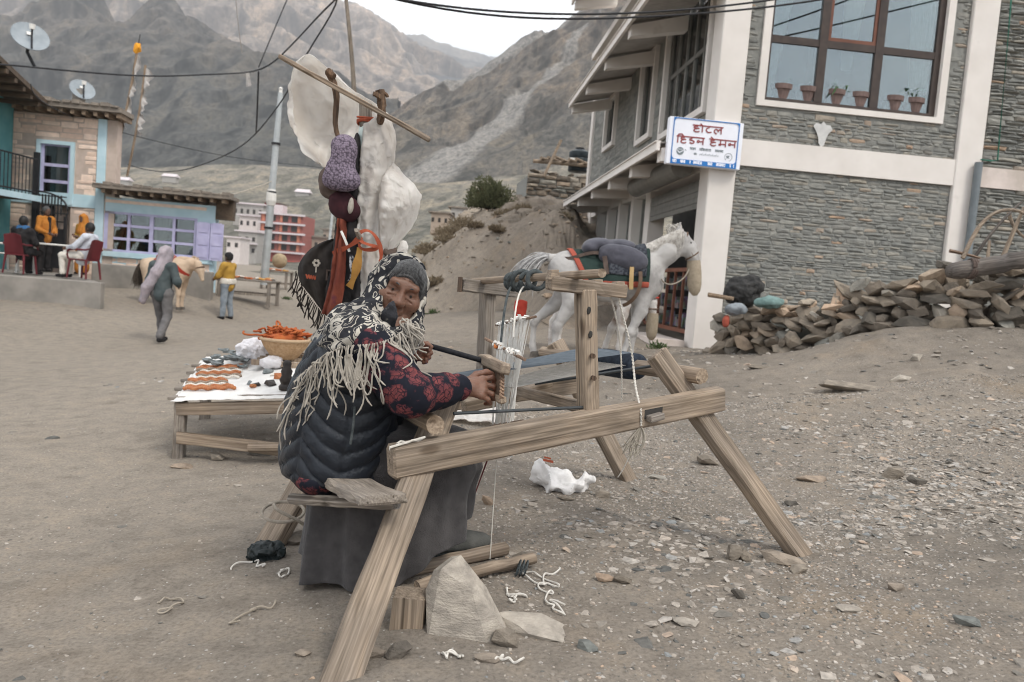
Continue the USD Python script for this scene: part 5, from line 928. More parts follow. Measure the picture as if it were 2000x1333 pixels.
loom.part('treadle_string', tube([at(954, 893, 2.6), ag(922, 1005) + A(0, 0, .05)], .0028, 5), mk('dark_red_string', (.16, .02, .025), None, 4, .8)); loom.part('treadle_string', tube([at(970, 895, 2.6), at(957, 1092, 2.62)], .0016, 5), M_cord)
g = np.linspace(0, 6.3, 18); c = ag(1012, 1122) + A(0, 0, .03); loom.part('treadle_binding', join([tube(c + np.c_[np.sin(g) * .006 + k * .012, np.cos(g) * .025, np.sin(g) * .025], .003, 5) for k in range(3)]), M_blackcord)
wt = np.linspace(0, 1, 10); loom.part('rail_string', tube(np.array([NL + lu * (.02 + .09 * t) + A(0, -.01 + .01 * math.sin(9 * t), .054 + .004 * math.sin(14 * t)) for t in wt] + [NL + lu * .0 + A(0, -.03, .05 - .1 * t) for t in wt]), .0035, 5), M_cord)
single('shuttle_stick', tube(curve([at(836, 675, 2.74), at(890, 690, 2.74), at(946, 706, 2.76)], 10), .0095, 10, wob=.02), mk('black_yarn_shuttle', (.012, .012, .014), (.025, .025, .028), 60, .9), 'long shuttle stick wound with black yarn held in the weaver\'s left hand', 'shuttle', True)
# ------------------------------------------------------------------ the weaver
def skinmat(name, c1, c2, c3):
    n = {'g': ('geometry', {}), 'n': ('noise_texture', {'scale': 26.0, 'detail': 6.0, 'roughness': .6}), 'r': ('rgb_ramp', {'ramp': [(.32, c3), (.5, c1), (.68, c2)]}), 'bn': ('noise_texture', {'scale': 300.0, 'detail': 3.0}), 'm': ('mapping', {'scale': (1, 1, 3.2)}), 'wn': ('noise_texture', {'scale': 75.0, 'detail': 3.0, 'distortion': .6}), 'ad': ('math', {'math_type': 'multiply_add', 'value2': .5}),
         'b': ('bump', {'strength': .45, 'distance': .002}), 'p': ('principled_bsdf', {'roughness': .52, 'specular_ior_level': .4, 'subsurface_weight': .12, 'subsurface_scale': .01, 'subsurface_radius': (1, .35, .2)})}
    return nodes(name, n, [('g.position', 'n.vector'), ('n.fac', 'r.fac'), ('r.color', 'p.base_color'), ('g.position', 'bn.vector'), ('g.position', 'm.vector'), ('m.vector', 'wn.vector'), ('bn.fac', 'ad.value1'), ('wn.fac', 'ad.value3'), ('ad.value', 'b.height'), ('b.normal', 'p.normal')])
M_skin = skinmat('weathered_skin', (.145, .072, .046), (.168, .086, .056), (.118, .057, .036))
M_down = mk('navy_down_nylon', (.0055, .008, .0125), (.010, .0135, .020), 9, .42, .5, 70, spec=.4, bdist=.005)
M_skirt = mk('grey_wool_skirt', (.042, .039, .039), (.075, .069, .068), 14, .95, .5, 220, third=(.055, .05, .05), sheen=.12)
M_hair = mk('grey_hair', (.035, .034, .035), (.13, .13, .13), 160, .6, .6, 400, stretch=(1, 1, .25))
def scarfmat(name, s, w=0.0):
    n = {'g': ('geometry', {}), 'v': ('noise_texture', {'scale': s, 'detail': 1.0, 'roughness': .4, 'distortion': 1.0}), 'r': ('rgb_ramp', {'ramp': [(.36 - w, (.40, .37, .32)), (.44 - w, (.44, .41, .355)), (.452 - w, (.022, .023, .027)), (.535 + w, (.025, .026, .03)), (.547 + w, (.42, .39, .34)), (.60 + w * .6, (.40, .37, .32)), (.612 + w * .6, (.03, .03, .035))]}), 'n2': ('noise_texture', {'scale': 9.0}), 'r2': ('rgb_ramp', {'ramp': [(.40, (.62, .62, .62)), (.6, (1.1, 1.1, 1.1))]}), 'x': ('mix', {'mix_type': 'multiply', 'fac': 1.0}),
         'w': ('noise_texture', {'scale': 420.0, 'detail': 2.0}), 'b': ('bump', {'strength': .4, 'distance': .002}), 'p': ('principled_bsdf', {'roughness': .92, 'specular_ior_level': .15})}
    return nodes(name, n, [('g.position', 'v.vector'), ('g.position', 'n2.vector'), ('n2.fac', 'r2.fac'), ('v.fac', 'r.fac'), ('r.color', 'x.color1'), ('r2.color', 'x.color2'), ('x.color', 'p.base_color'), ('g.position', 'w.vector'), ('w.fac', 'b.height'), ('b.normal', 'p.normal')])
M_scarf = scarfmat('paisley_scarf', 28.0); M_fringe = mk('cream_fringe', (.29, .262, .222), (.39, .355, .305), 60, .9)
def flowermat():
    n = {'g': ('geometry', {}), 'd': ('noise_texture', {'scale': 30.0, 'detail': 3.0}), 'mx': ('mix', {'mix_type': 'linear_light', 'fac': .022}), 'v': ('voronoi_texture', {'scale': 19.0}), 'v2': ('voronoi_texture', {'feature': 'distance_to_edge', 'scale': 52.0}), 'r': ('rgb_ramp', {'ramp': [(0, (.19, .06, .04)), (.10, (.085, .018, .016)), (.30, (.155, .035, .028)), (.50, (.07, .014, .014)), (.54, (0, 0, 0))]}), 'r2': ('rgb_ramp', {'ramp': [(.03, (.10, .05, .05)), (.10, (1, 1, 1))]}), 'x': ('mix', {'mix_type': 'multiply', 'fac': 1.0}), 'a': ('mix', {'mix_type': 'add', 'fac': 1.0, 'color2': (.009, .010, .016)}),
         'w': ('noise_texture', {'scale': 300.0}), 'b': ('bump', {'strength': .3, 'distance': .002}), 'p': ('principled_bsdf', {'roughness': .85, 'specular_ior_level': .15})}
    return nodes('navy_flower_print', n, [('g.position', 'd.vector'), ('g.position', 'mx.color1'), ('d.color', 'mx.color2'), ('mx.color', 'v.vector'), ('mx.color', 'v2.vector'), ('v.distance', 'r.fac'), ('v2.distance', 'r2.fac'), ('r.color', 'x.color1'), ('r2.color', 'x.color2'), ('x.color', 'a.color1'), ('a.color', 'p.base_color'), ('w.fac', 'b.height'), ('b.normal', 'p.normal')])
M_flower = flowermat()
WY = 2.52
we = T('person', 'seated woman in patterned headscarf, navy quilted vest and long grey skirt weaving at the loom', 'person', ag(650, 1080))
fw = unit(A(math.cos(math.radians(30)), math.sin(math.radians(30)), 0)); sd = A(-fw[1], fw[0], 0)                # forward along the warp, sd away from the camera
pelvis, belly, chest, neck = at(669, 880, WY + .03), at(682, 800, WY + .03), at(697, 722, WY + .02), at(748, 655, WY + .03)
shN, shF = at(722, 690, WY - .15), at(772, 672, WY + .19); elN, wrN = at(800, 772, WY - .20), at(902, 757, WY - .01); elF, wrF = at(756, 745, WY + .30), at(797, 692, WY + .24)
# --- head, in its own frame: x to the viewer's right, y into the head, z up
HC = at(783, 577, WY + .01)
def head_axes(tilt, yaw, pitch):
    return rotm([0, 1, 0], math.radians(tilt)) @ rotm([0, 0, 1], math.radians(yaw)) @ rotm([1, 0, 0], math.radians(pitch))
HM = head_axes(19, 12, 4)
def hd(p): return (p - HC) @ HM                                          # world -> head
def hw(q): return HC + A(*q) @ HM.T
def face():
    k = [ell((0, .085, .014), (.073, .092, .092)), ell((0, .052, -.035), (.060, .062, .072))]
    p = [ell((s * .043, .022, -.018), (.028, .026, .026)) for s in (-1, 1)] + [cap((-.036, .004, .034), (.036, .004, .034), .013), cap((0, -.002, .018), (0, -.022, -.022), .0095, .0135), ell((0, .012, -.078), (.024, .018, .018)), ell((0, .006, -.052), (.027, .016, .018))] + [ell((s * .013, -.010, -.024), (.010, .012, .008)) for s in (-1, 1)]
    f = su(k, .03); g = su([f] + p, .016)
    for s in (-1, 1): g = cut(g, ell((s * .031, -.010, .012), (.0215, .018, .0095)), .012)
    lids = [ell((s * .031, .015, .0125), (.020, .0165, .0135)) for s in (-1, 1)]
    g = su([g] + lids, .006)
    for s in (-1, 1): g = cut(g, cap((s * .018, -.006, .0075), (s * .044, -.001, .0085), .0026), .003)
    g = cut(g, cap((-.02, -.016, -.053), (.02, -.016, -.053), .0028), .004)
    lips = [cap((-.017, -.0075, -.0485), (.017, -.0075, -.0485), .0045), cap((-.014, -.0085, -.0585), (.014, -.0085, -.0585), .0052)]; g = su([g] + lips, .007)
    for s in (-1, 1):                                                       # nose wings to mouth corners, crow's feet
        g = cut(g, cap((s * .020, -.014, -.024), (s * .034, -.001, -.056), .0022), .006); g = cut(g, cap((s * .016, -.010, -.006), (s * .040, -.002, -.012), .0018), .006)
    for z in (.050, .061, .071): g = cut(g, cap((-.034, .003 + (z - .05) * .5, z), (.034, .003 + (z - .05) * .5, z), .0014), .006)
    return g
ff_ = face(); fv, ffc = sdf(ff_, (-.1, -.05, -.115), (.1, .19, .135), .0026); headmesh = (HC + fv @ HM.T, ffc)
def hand(wr, knuckles, tips, thumb, palm_r=.016, fr=.0085):
    """palm from the wrist to four knuckles, each finger a bent chain of three bones, thumb from the side of the palm"""
    wr = A(*wr); pr = []
    for k in knuckles: pr.append(cap(wr * .75 + A(*k) * .25, k, palm_r * 1.05, palm_r * .78))
    pr.append(cap(wr, wr * .6 + sum(A(*k) for k in knuckles) / len(knuckles) * .4, .024, .022)); f = [su(pr, .014)]
    fing = []
    for i, (k, t) in enumerate(zip(knuckles, tips)):
        q = [k] + list(t); r = [fr * 1.12, fr * 1.02, fr * .92, fr * .80][:len(q)]; fing.append(su(chain(q, r), .003))
    th = su(chain([wr * .55 + A(*thumb[0]) * .45] + list(thumb), [fr * 1.6, fr * 1.35, fr * 1.15, fr * .95][:len(thumb) + 1]), .004)
    def d(p):
        a = f[0](p)
        for g in fing + [th]:
            e = g(p); h = np.maximum(.006 - np.abs(a - e), 0) / .006; a = np.minimum(a, e) - h * h * .0015
        return a
    return d
# near hand closed on the reed, seen from the back of the hand
kn = [at(942, 741, WY + .03), at(945, 752, WY + .015), at(944, 763, WY + .002), at(939, 773, WY - .008)]
ti = [[at(962, 738, WY + .04), at(968, 748, WY + .055), at(955, 754, WY + .06)], [at(964, 755, WY + .022), at(969, 765, WY + .045), at(956, 769, WY + .055)], [at(961, 770, WY + .008), at(965, 779, WY + .03), at(953, 781, WY + .045)], [at(953, 781, WY - .002), at(957, 788, WY + .02), at(948, 789, WY + .035)]]
th = [at(930, 732, WY + .05), at(950, 727, WY + .06), at(962, 731, WY + .065)]
hN = hand(wrN, kn, ti, th); bb = np.array(kn + [wrN] + sum(ti, []) + th); hNm = sdf(hN, bb.min(0) - .04, bb.max(0) + .04, .0030)
# far hand holding the black shuttle, palm to the camera, fingers to the right
kn = [at(818, 676, WY + .225), at(820, 684, WY + .222), at(819, 692, WY + .22), at(815, 699, WY + .22)]
ti = [[at(834, 671, WY + .215), at(842, 678, WY + .20), at(838, 684, WY + .195)], [at(836, 683, WY + .21), at(842, 690, WY + .20), at(836, 694, WY + .195)], [at(832, 694, WY + .21), at(838, 699, WY + .20), at(832, 702, WY + .196)], [at(826, 703, WY + .21), at(832, 707, WY + .20), at(827, 709, WY + .2)]]
th = [at(808, 672, WY + .20), at(824, 670, WY + .19), at(837, 674, WY + .185)]
hF = hand(wrF, kn, ti, th, .015, .008); bb = np.array(kn + [wrF] + sum(ti, []) + th); hFm = sdf(hF, bb.min(0) - .04, bb.max(0) + .04, .0030)
# core of the body under the clothes, legs to the shoes
knee = at(868, 925, WY + .05); ankN = ag(848, 1092) + A(0, 0, .07); kneeF = at(885, 900, WY + .28); ankF = ag(815, 1108) + A(.02, .22, .08)
core = su([cap(pelvis, belly, .12, .11), cap(belly, chest, .11, .12), cap(chest, neck, .10, .055), cap(neck, HC + A(0, .07, -.03), .05, .05)] + chain([shN, elN, wrN], [.05, .04, .025]) + chain([shF, elF, wrF], [.05, .04, .024]) + chain([pelvis, knee - A(.05, 0, .01), ankN], [.08, .03, .04]) + chain([pelvis + sd * .15, kneeF - A(.04, 0, 0), ankF], [.08, .03, .04]) + [cap(ankN, ankN + fw * .12 - A(0, 0, .035), .035, .03), cap(ankF, ankF + fw * .12 - A(0, 0, .035), .035, .03)], .04)
al = np.array([pelvis, chest, neck, shN, shF, elN, wrN, elF, wrF, knee, kneeF, ankN, ankF, HC]); cm = sdf(core, al.min(0) - .16, al.max(0) + .16, .012)
we.part('body', join([cm, headmesh, hNm, hFm]), M_skin, True)
# eyes
for s in (-1, 1):
    e = hw((s * .031, -.0012, .0085)); we.part('eye', xf(trimesh.creation.icosphere(2, .0042), e), mk('dark_eye', (.012, .009, .008), None, 5, .15, spec=.6) if s < 0 else stage_eye); stage_eye = UsdShade.Material.Get(stage, '/World/Looks/dark_eye')
for s in (-1, 1):
    q = np.array([hw((s * (.016 + .028 * t), -.0100 + .010 * t * t, .0305 + .004 * math.sin(t * 3.1) - .003 * t)) for t in np.linspace(0, 1, 8)]); we.part('eyebrow', tube(q, [.001, .002, .0026, .0026, .0024, .002, .0014, .0008], 6), M_hair)
# hair showing under the scarf
hr = cut(cut(ell((0, .083, .018), (.0795, .098, .096)), lambda p: np.maximum(p[:, 2] - .30, -(p[:, 2] - (.066 + .10 * np.clip(p[:, 1] - .02, -1, .1) * -1.0 - np.abs(p[:, 0]) * .42))) * -1 if False else (p[:, 2] - (.064 - np.abs(p[:, 0]) ** 1.5 * 1.6 - np.clip(p[:, 1], 0, .1) * 1.2)), .004), ell((0, .3, 0), (.01, .01, .01)), .001)
hv, hf = sdf(hr, (-.1, -.05, -.11), (.1, .2, .15), .0035)
gq = np.sin(hv[:, 0] * 420 + np.sin(hv[:, 2] * 60) * 2) * .0005; hv = hv + (hv - A(0, .083, .03)) / np.linalg.norm(hv - A(0, .083, .03), axis=1, keepdims=True) * gq[:, None]
we.part('hair', (HC + hv @ HM.T, hf), M_hair, True)
hs_ = []
rg = np.random.default_rng(6)
for k in range(46):
    x = rg.uniform(-.06, .066); a = rg.uniform(-.3, .3); z0 = .118 - x * x * 9; hs_.append(tube(curve([hw((x * .6, .03, z0 - .004)), hw((x * .95, -.002, .084 - abs(x) * .35)), hw((x * 1.12 + .004 * a, .008 + abs(x) * .28, .060 - abs(x) * .6))], 8), [.0012] * 6 + [.0009, .0004], 4))
we.part('loose_hair', join(hs_), M_hair, kind='stuff')
# --- quilted vest
vt = su([cap(pelvis + A(-.02, 0, -.035), belly + A(-.02, 0, 0), .163, .158), cap(belly + A(-.015, 0, 0), chest, .158, .148), cap(chest, neck + A(-.02, 0, -.03), .14, .07), cap(shN + A(-.05, .05, -.01), shF + A(-.05, -.05, -.01), .085), cap(pelvis + sd * .10 + A(-.02, 0, -.02), belly + sd * .08, .14, .14), cap(pelvis - sd * .055 + A(-.02, 0, -.035), chest - sd * .05, .125, .11)], .09)
armhole = cap(shN + (shN - chest) * .15, shN + (elN - shN) * .7 + (shN - chest) * .10, .058, .075)
vtc = cut(cut(vt, armhole, .012), lambda p: (p[:, 2] - (pelvis[2] - .075)) if False else (p[:, 2] - (pelvis[2] - .082 + .05 * ((p - pelvis) @ fw))) , .03)
vtc2 = cut(vtc, lambda p: np.linalg.norm(p - HC - A(0, .05, 0), axis=1) - .10, .01)
q = np.array([pelvis, chest, shN, shF, neck]); vv, vf = sdf(vtc2, q.min(0) - .30, q.max(0) + .28, .0068)
nn = meshkit.arrays((vv, vf), True)[2]; ax_ = unit(chest - pelvis); h_ = (vv - pelvis) @ ax_; ang = np.arctan2((vv - pelvis - h_[:, None] * ax_) @ sd, (vv - pelvis - h_[:, None] * ax_) @ fw)
w_ = ang * .19; per = .30; tri = np.abs(((w_ + .36) / per) % 1.0 - .5) * per; ph = (h_ + tri * .55 + .006 * np.sin(w_ * 40)) / .058
fold = np.abs(np.sin(np.pi * ph)) ** .42; seam = np.clip(np.abs(tri - .0) / .012, 0, 1) * np.clip(np.abs(tri - per / 2) / .010, 0, 1) ** .8
wr_ = fb(np.c_[w_ * 26, h_ * 60, vv[:, 0] * 8], 1.0, 3, 4) * .014 * (1.1 - fold) + fb(vv, 22, 3, 8) * .010
up_ = np.clip((nn[:, 2] + 1) / 2, .3, 1)
vv = vv + nn * ((fold - .75) * .0125 * (.35 + .65 * seam) + wr_ - .003 * (1 - seam))[:, None]
we.part('quilted_vest', (vv, vf), M_down, True)
for p_ in (0, 1):                                                          # side pocket zip
    pass
zt = np.array([at(693, 795, WY - .19), at(690, 830, WY - .195), at(684, 868, WY - .195)])
we.part('pocket_zip', tube(curve(zt, 10), .004, 6), M_blackcord)
# --- printed blouse: sleeves, and its tail under the vest
sl = su(chain([shN + A(-.01, 0, .01), shN * .45 + elN * .55 + A(0, 0, .004), elN, elN * .5 + wrN * .5, wrN * .95 + elN * .05], [.076, .066, .061, .050, .040]), .035)
sl = cut(sl, cap(wrN + (wrN - elN) * .02, wrN + (wrN - elN) * .4, .034, .05), .004)
b2 = np.array([shN, elN, wrN]); sv, sf = sdf(sl, b2.min(0) - .11, b2.max(0) + .11, .0052)
tt = np.clip(((sv - elN) @ unit(wrN - elN)), -1, 1); sn = meshkit.arrays((sv, sf), True)[2]; sv = sv + sn * (np.sin(tt * 95 + fb(sv, 9, 2, 3) * 9) * .0028 * np.clip((tt + .03) * 8, 0, 1) + fb(sv, 16, 3, 5) * .014 + np.exp(-(np.linalg.norm(sv - elN, axis=1) / .06) ** 2) * np.sin((sv @ unit(elN - shN)) * 130) * .003)[:, None]
we.part('sleeve', (sv, sf), M_flower, True)
sl = su(chain([shF, elF, wrF * .93 + elF * .07], [.07, .058, .042]), .03); b2 = np.array([shF, elF, wrF]); we.part('sleeve', sdf(sl, b2.min(0) - .1, b2.max(0) + .1, .007), M_flower, True)
tl = at(600, 925, WY - .02); tail = su([ell(tl + A(.045, 0, .0), (.075, .14, .05)), cap(tl + A(-.005, -.03, .0), tl + A(.06, -.06, -.035), .032, .03)], .03); we.part('blouse_tail', sdf(tail, tl - .22, tl + .24, .007), M_flower, True)
# --- skirt: falls from the seat to the ground, stretched over the knees
hemL, hemR = ag(652, 1150), at(905, 1045, WY + .02)
km = (knee + kneeF) / 2 - pelvis - sd * .07; km[2] = 0; dk = np.linalg.norm(km); fk = km / dk; sk_d = A(-fk[1], fk[0], 0); c0 = pelvis + sd * .07 + km * .5; gnd = float(hemL[2])
def skf(u, v):
    th = u * 2 * np.pi; t = v; kt = np.array([0, .07, .16, .30, .6, 1.0]); ip = lambda q: np.interp(t, kt, q)
    a = ip([.04, .20, dk * .5 + .075, dk * .5 + .10, dk * .5 + .085, dk * .5 + .085]); b = ip([.04, .15, .20, .215, .205, .23]); cf = ip([-.10, -.06, 0, .01, .0, -.01])
    fr = np.cos(th); pl = np.clip((t - .14) / .86, 0, 1); ple = pl * (.095 * np.sin(7 * th + 1.1 + .8 * np.sin(3 * th)) + .045 * np.sin(13 * th + 2.2 + 2 * t) + .02 * np.sin(23 * th - 3 * t)); r = 1 + ple
    zt = ip([.105, .10, .075, -.02, -.3, -.6]); ztop = pelvis[2] + zt; lift = np.clip(fr, 0, 1) ** 1.2 * .20; zb = gnd + .012 + lift + .015 * np.sin(5 * th)
    w = np.clip((t - .30) / .70, 0, 1); z30 = pelvis[2] - .02 - np.clip(fr, 0, 1) * .03; z = np.where(t <= .30, ztop - np.clip(fr, 0, 1) * .03 * t / .3, z30 + (zb - z30) * w)
    p = c0 + (cf + a * fr * r)[..., None] * fk + (b * np.sin(th) * r)[..., None] * sk_d; p[..., 2] = z; return p + (fb(p.reshape(-1, 3), 8, 3, 2).reshape(t.shape) * .022)[..., None] * A(.5, -1, .3)
we.part('skirt', grid(skf, 240, 70, .006), M_skirt, True)
# --- shoes
for k, (an, toe) in enumerate(((ag(838, 1098), ag(942, 1080)), (ag(838, 1098) + sd * .2, ag(935, 1083) + sd * .2))):
    d = unit(A(*(toe - an)[:2], 0)); z0 = max(an[2], toe[2]) + .022; a = A(an[0], an[1], z0); L = .225; y = A(-d[1], d[0], 0)
    up2 = su([ell(a + d * .165 + A(0, 0, .034), (.072, .043, .034), np.array([d, y, A(0, 0, 1)]).T), cap(a + d * .02 + A(0, 0, .04), a + d * .13 + A(0, 0, .036), .036, .037), ell(a + d * .03 + A(0, 0, .055), (.045, .038, .035), np.array([d, y, A(0, 0, 1)]).T)], .03)
    up2 = cut(up2, ell(a + d * .055 + A(0, 0, .088), (.05, .03, .03), np.array([d, y, A(0, 0, 1)]).T), .006); up2 = cut(up2, lambda p, z0=z0: p[:, 2] - z0 - .006, .003)
    sh_ = we.part('shoe', sdf(up2, a - .08, a + d * .25 + .12 + A(.05, .05, 0), .005), mk('grey_suede', (.075, .075, .068), (.11, .108, .098), 30, .95, .4, 200) if k == 0 else shm, True); shm = UsdShade.Material.Get(stage, '/World/Looks/grey_suede')
    so_ = LineString([(0, 0), (.10, .0), (.175, .0)]).buffer(.042).simplify(.001); mm = prism(so_, a + A(0, 0, -.014), d, y, .024); we.part('sole', mm, mk('dark_rubber_sole', (.03, .035, .035), (.05, .055, .055), 20, .8) if k == 0 else UsdShade.Material.Get(stage, '/World/Looks/dark_rubber_sole'), sub=sh_)
    we.part('patterned_sock', sdf(cap(a + d * .05 + A(0, 0, .06), a + d * .035 + A(0, 0, .16), .036, .04), a - .1, a + d * .2 + A(.1, .1, .25), .007), M_flower, True)
# --- headscarf: hood over the head, cape over the shoulders, a fold across the mouth
def hoodf(p):
    q = hd(p); o = su([ell((-.012, .104, .012), (.098, .103, .110)), ell((0, .075, -.05), (.088, .090, .085))], .05)(q)
    hole = su([ell((.018, -.045, .055), (.078, .15, .122)), ell((.012, -.03, -.035), (.058, .10, .07))], .03)(q)
    hole2 = ell((0, .09, .010), (.077, .096, .098))(q)
    a, b = o, -np.minimum(hole, hole2); k = .008; h = np.maximum(k - np.abs(a - b), 0) / k; return np.maximum(a, b) + h * h * k * .25
nb = at(706, 662, WY + .03); drp = su([cap(HC + A(-.03, .075, -.09), nb, .095, .112), cap(nb, at(672, 705, WY + .03), .112, .122), cap(shN + A(-.03, .03, .02), shF + A(-.03, -.03, .02), .090), cap(HC + A(-.005, .05, -.135), at(775, 660, WY - .02), .06, .055), cap(shN + A(-.05, .04, .0), at(640, 735, WY - .04), .10, .07)], .06)
fronty = lambda p: -((p - HC) @ HM[:, 1])
drc = cut(drp, lambda p: np.maximum.reduce([p[:, 2] - (shN[2] + .012 - np.abs((p - shN) @ fw + .09) * .36 + .12 * np.clip((p - shN) @ fw - .02, 0, 1))]), .012)
drc = cut(drc, cap(HC + A(.004, -.16, -.03), HC + A(.0, .02, -.03), .066, .066), .015)
sc_f = su([hoodf, drc], .03)
vestin = lambda p: vt(p) + .0
pts = np.array([HC, shN, shF, nb, at(640, 735, WY)]); zv, zf = sdf(sc_f, pts.min(0) - .19, pts.max(0) + .19, .0045); zn = meshkit.arrays((zv, zf), True)[2]
qh = hd(zv); low_ = np.clip((-.02 - qh[:, 2]) * 14, 0, 1)
dn = unit(at(640, 740, WY) - HC); along = (zv - HC) @ dn; acr = (zv - HC) @ unit(np.cross(dn, A(0, 1, 0)))
zv = zv + zn * (np.sin(acr * 150 + along * 22 + 1.5 * np.sin(along * 26)) * .0042 * (.35 + .65 * low_) + fb(zv, 26, 3, 4) * .012 + np.sin(qh[:, 1] * 120 + qh[:, 2] * 55) * .0022 * (1 - low_))[:, None]
up_f = (qh[zf].mean(1)[:, 2] + .05 * np.sin(qh[zf].mean(1)[:, 0] * 40)) > -.085
def sub_mesh(v, f): k = np.unique(f); m_ = -np.ones(len(v), int); m_[k] = np.arange(len(k)); return v[k], m_[f]
sf_ = we.part('headscarf', sub_mesh(zv, zf[~up_f]), M_scarf, True); we.part('hood', sub_mesh(zv, zf[up_f]), scarfmat('dark_paisley_hood', 22.0, .035), True, sub=sf_)
fold_ = su(chain([at(752, 632, WY - .02), at(759, 612, WY - .05), at(765, 598, WY - .060), at(768, 590, WY - .058)], [.022, .018, .011, .004]) + chain([at(757, 640, WY - .03), at(768, 618, WY - .058), at(773, 604, WY - .064)], [.022, .013, .004]), .008)
q = np.array([at(758, 640, WY - .05), at(785, 590, WY - .05)]); we.part('mouth_fold', sdf(fold_, q.min(0) - .06, q.max(0) + .06, .0035), mk('charcoal_fold', (.028, .028, .032), (.028, .028, .032), 30, .9, .4, 200, lo=.60, hi=.61, third=(.42, .39, .34)), True, sub=sf_)
# fringe hanging from the scarf's edge, each strand twisted yarn
fr_ = []; rg = np.random.default_rng(12)
edge = curve([at(592, 748, WY - .06), at(620, 712, WY - .15), at(655, 690, WY - .215), at(690, 682, WY - .235), at(725, 680, WY - .235), at(755, 672, WY - .20), at(785, 655, WY - .13)], 60)
from scipy.spatial import cKDTree
vt_tree, vn2 = cKDTree(np.vstack([vv, sv, zv])), np.vstack([nn, sn, zn]); allv = np.vstack([vv, sv, zv])
def press(p, off):
    d, i = vt_tree.query(p); s = ((p - allv[i]) * vn2[i]).sum(1); return np.where((s < off)[:, None], p + vn2[i] * (off - s)[:, None], p)
for k in range(64):
    t = (k + rg.uniform(-.3, .3)) / 63; p0 = A(*[np.interp(t, np.linspace(0, 1, 60), edge[:, c]) for c in range(3)]); L = rg.uniform(.05, .17) * (1.25 if t < .35 else 1.0); sw = A(rg.normal(-.45 + .9 * t, .24), rg.normal(0, .08), -1); sw = unit(sw)
    p = curve([p0 + A(0, 0, .012), p0 + sw * L * .35 + rg.normal(0, .006, 3), p0 + sw * L * .7 + rg.normal(0, .010, 3), p0 + sw * L + rg.normal(0, .014, 3)], 14); p = press(p, .004); fr_.append(tube(p, np.r_[np.full(12, .0023), .0029, .0012], 5))
for k in range(26):                                                        # the bunched end under the chin
    p0 = at(797 + rg.normal(0, 8), 634 + rg.normal(0, 6), WY - .06 + rg.normal(0, .012)); L = rg.uniform(.04, .10); p = curve([p0, p0 + A(rg.normal(.012, .012), -.02, -.2 * L), p0 + A(rg.normal(.018, .02), -.02, -.6 * L), p0 + A(rg.normal(.01, .03), -.01, -L)], 10); fr_.append(tube(p, .0028, 5))
for k in range(12):                                                        # long loops over the vest
    p0 = at(rg.uniform(640, 720), rg.uniform(690, 705), WY - .235); w = rg.uniform(.02, .05); L = rg.uniform(.07, .11); p = curve([p0, p0 + A(w * .3, 0, -L * .8), p0 + A(w * .6, 0, -L), p0 + A(w, 0, -L * .6), p0 + A(w * 1.1, .01, .01)], 18); fr_.append(tube(press(p, .004), .0027, 5))
for q in fr_[:]:
    we.part('fringe_strand', q, M_fringe, sub=sf_)
# ------------------------------------------------------------------ tarp post with things for sale behind the weaver
M_tarp = nodes('white_sheet', {'g': ('geometry', {}), 'n': ('noise_texture', {'scale': 5.0, 'detail': 5.0}), 'r': ('rgb_ramp', {'ramp': [(.35, (.70, .66, .615)), (.55, (.83, .805, .77)), (.7, (.76, .715, .665))]}), 'n2': ('noise_texture', {'scale': 20.0, 'detail': 3.0, 'distortion': 2.5, 'type': 'ridged_multifractal'}), 'b': ('bump', {'strength': .8, 'distance': .008}), 'p': ('principled_bsdf', {'roughness': .6, 'specular_ior_level': .3}), 't': ('translucent_bsdf', {}), 'x': ('mix_closure', {'fac': .58})},
               [('g.position', 'n.vector'), ('n.fac', 'r.fac'), ('r.color', 'p.base_color'), ('r.color', 't.color'), ('g.position', 'n2.vector'), ('n2.fac', 'b.height'), ('b.normal', 'p.normal'), ('p.BSDF', 'x.closure1'), ('t.BSDF', 'x.closure2')], surface='x.closure')
TY = 4.0
def patch(rows, nu, nv, thick=.003, amp=.0, fs=10, seed=0, fold=None):
    """cloth through rows of (px, py, Y)"""
    R_ = np.array([curve([at(*q) for q in r], nu) for r in rows]); C = np.array([curve(R_[:, i], nv) for i in range(nu)])
    def fn(u, v):
        p = C.copy()
        if amp: nz = (fb(p.reshape(-1, 3), fs, 3, seed) * .8 + (.22 - np.abs(fb(p.reshape(-1, 3), fs * 1.3, 3, seed + 3))) * .9 + (.22 - np.abs(fb(p.reshape(-1, 3), fs * 3.1, 2, seed + 5))) * .35).reshape(p.shape[:2]); p = p + np.stack([nz * amp * .4, nz * amp * 1.6, nz * amp * .4], -1)
        if fold: p = p + np.stack([0 * u, fold[0] * np.sin(u * fold[1] + v * fold[2]), 0 * u], -1)
        return p
    return grid(fn, nu, nv, thick)
def R3(*a): return [tuple(q) if len(q) == 3 else (q[0], q[1], TY) for q in a]
pbase = g3(at(742, 860, TY)[0], TY, -.05); ptop = at(714, 203, TY)
rack = T('tarp_post', 'rough wooden post with a slanting bar and forked hooks standing behind the weaver', 'post', pbase)
log_fr = (pbase, np.array(frame_of(pbase, ptop))); q = np.linspace(pbase, ptop, 14); rack.part('post', tube(q + np.random.default_rng(1).normal(0, .004, q.shape), np.linspace(.042, .030, 14), 12, wob=.05), M_loomgrey, frame=log_fr)
tim('slanting_bar', at(545, 110, 3.93), at(840, 274, 3.86), .020, .030, A(0, -1, .2), seed=31, th=rack, m=M_log)
def twig(pts, r0, r1, sd=0, m=None, name='forked_hook', th=None):
    p = curve([at(*q) for q in pts], 16); (th or rack).part(name, tube(p, np.linspace(r0, r1, 16), 8, wob=.12, seed=sd), m or M_darkwood, frame=(p[0], np.eye(3)))
M_bark = wood('brown_bark', (.17, .105, .065), (.06, .04, .028), .7)
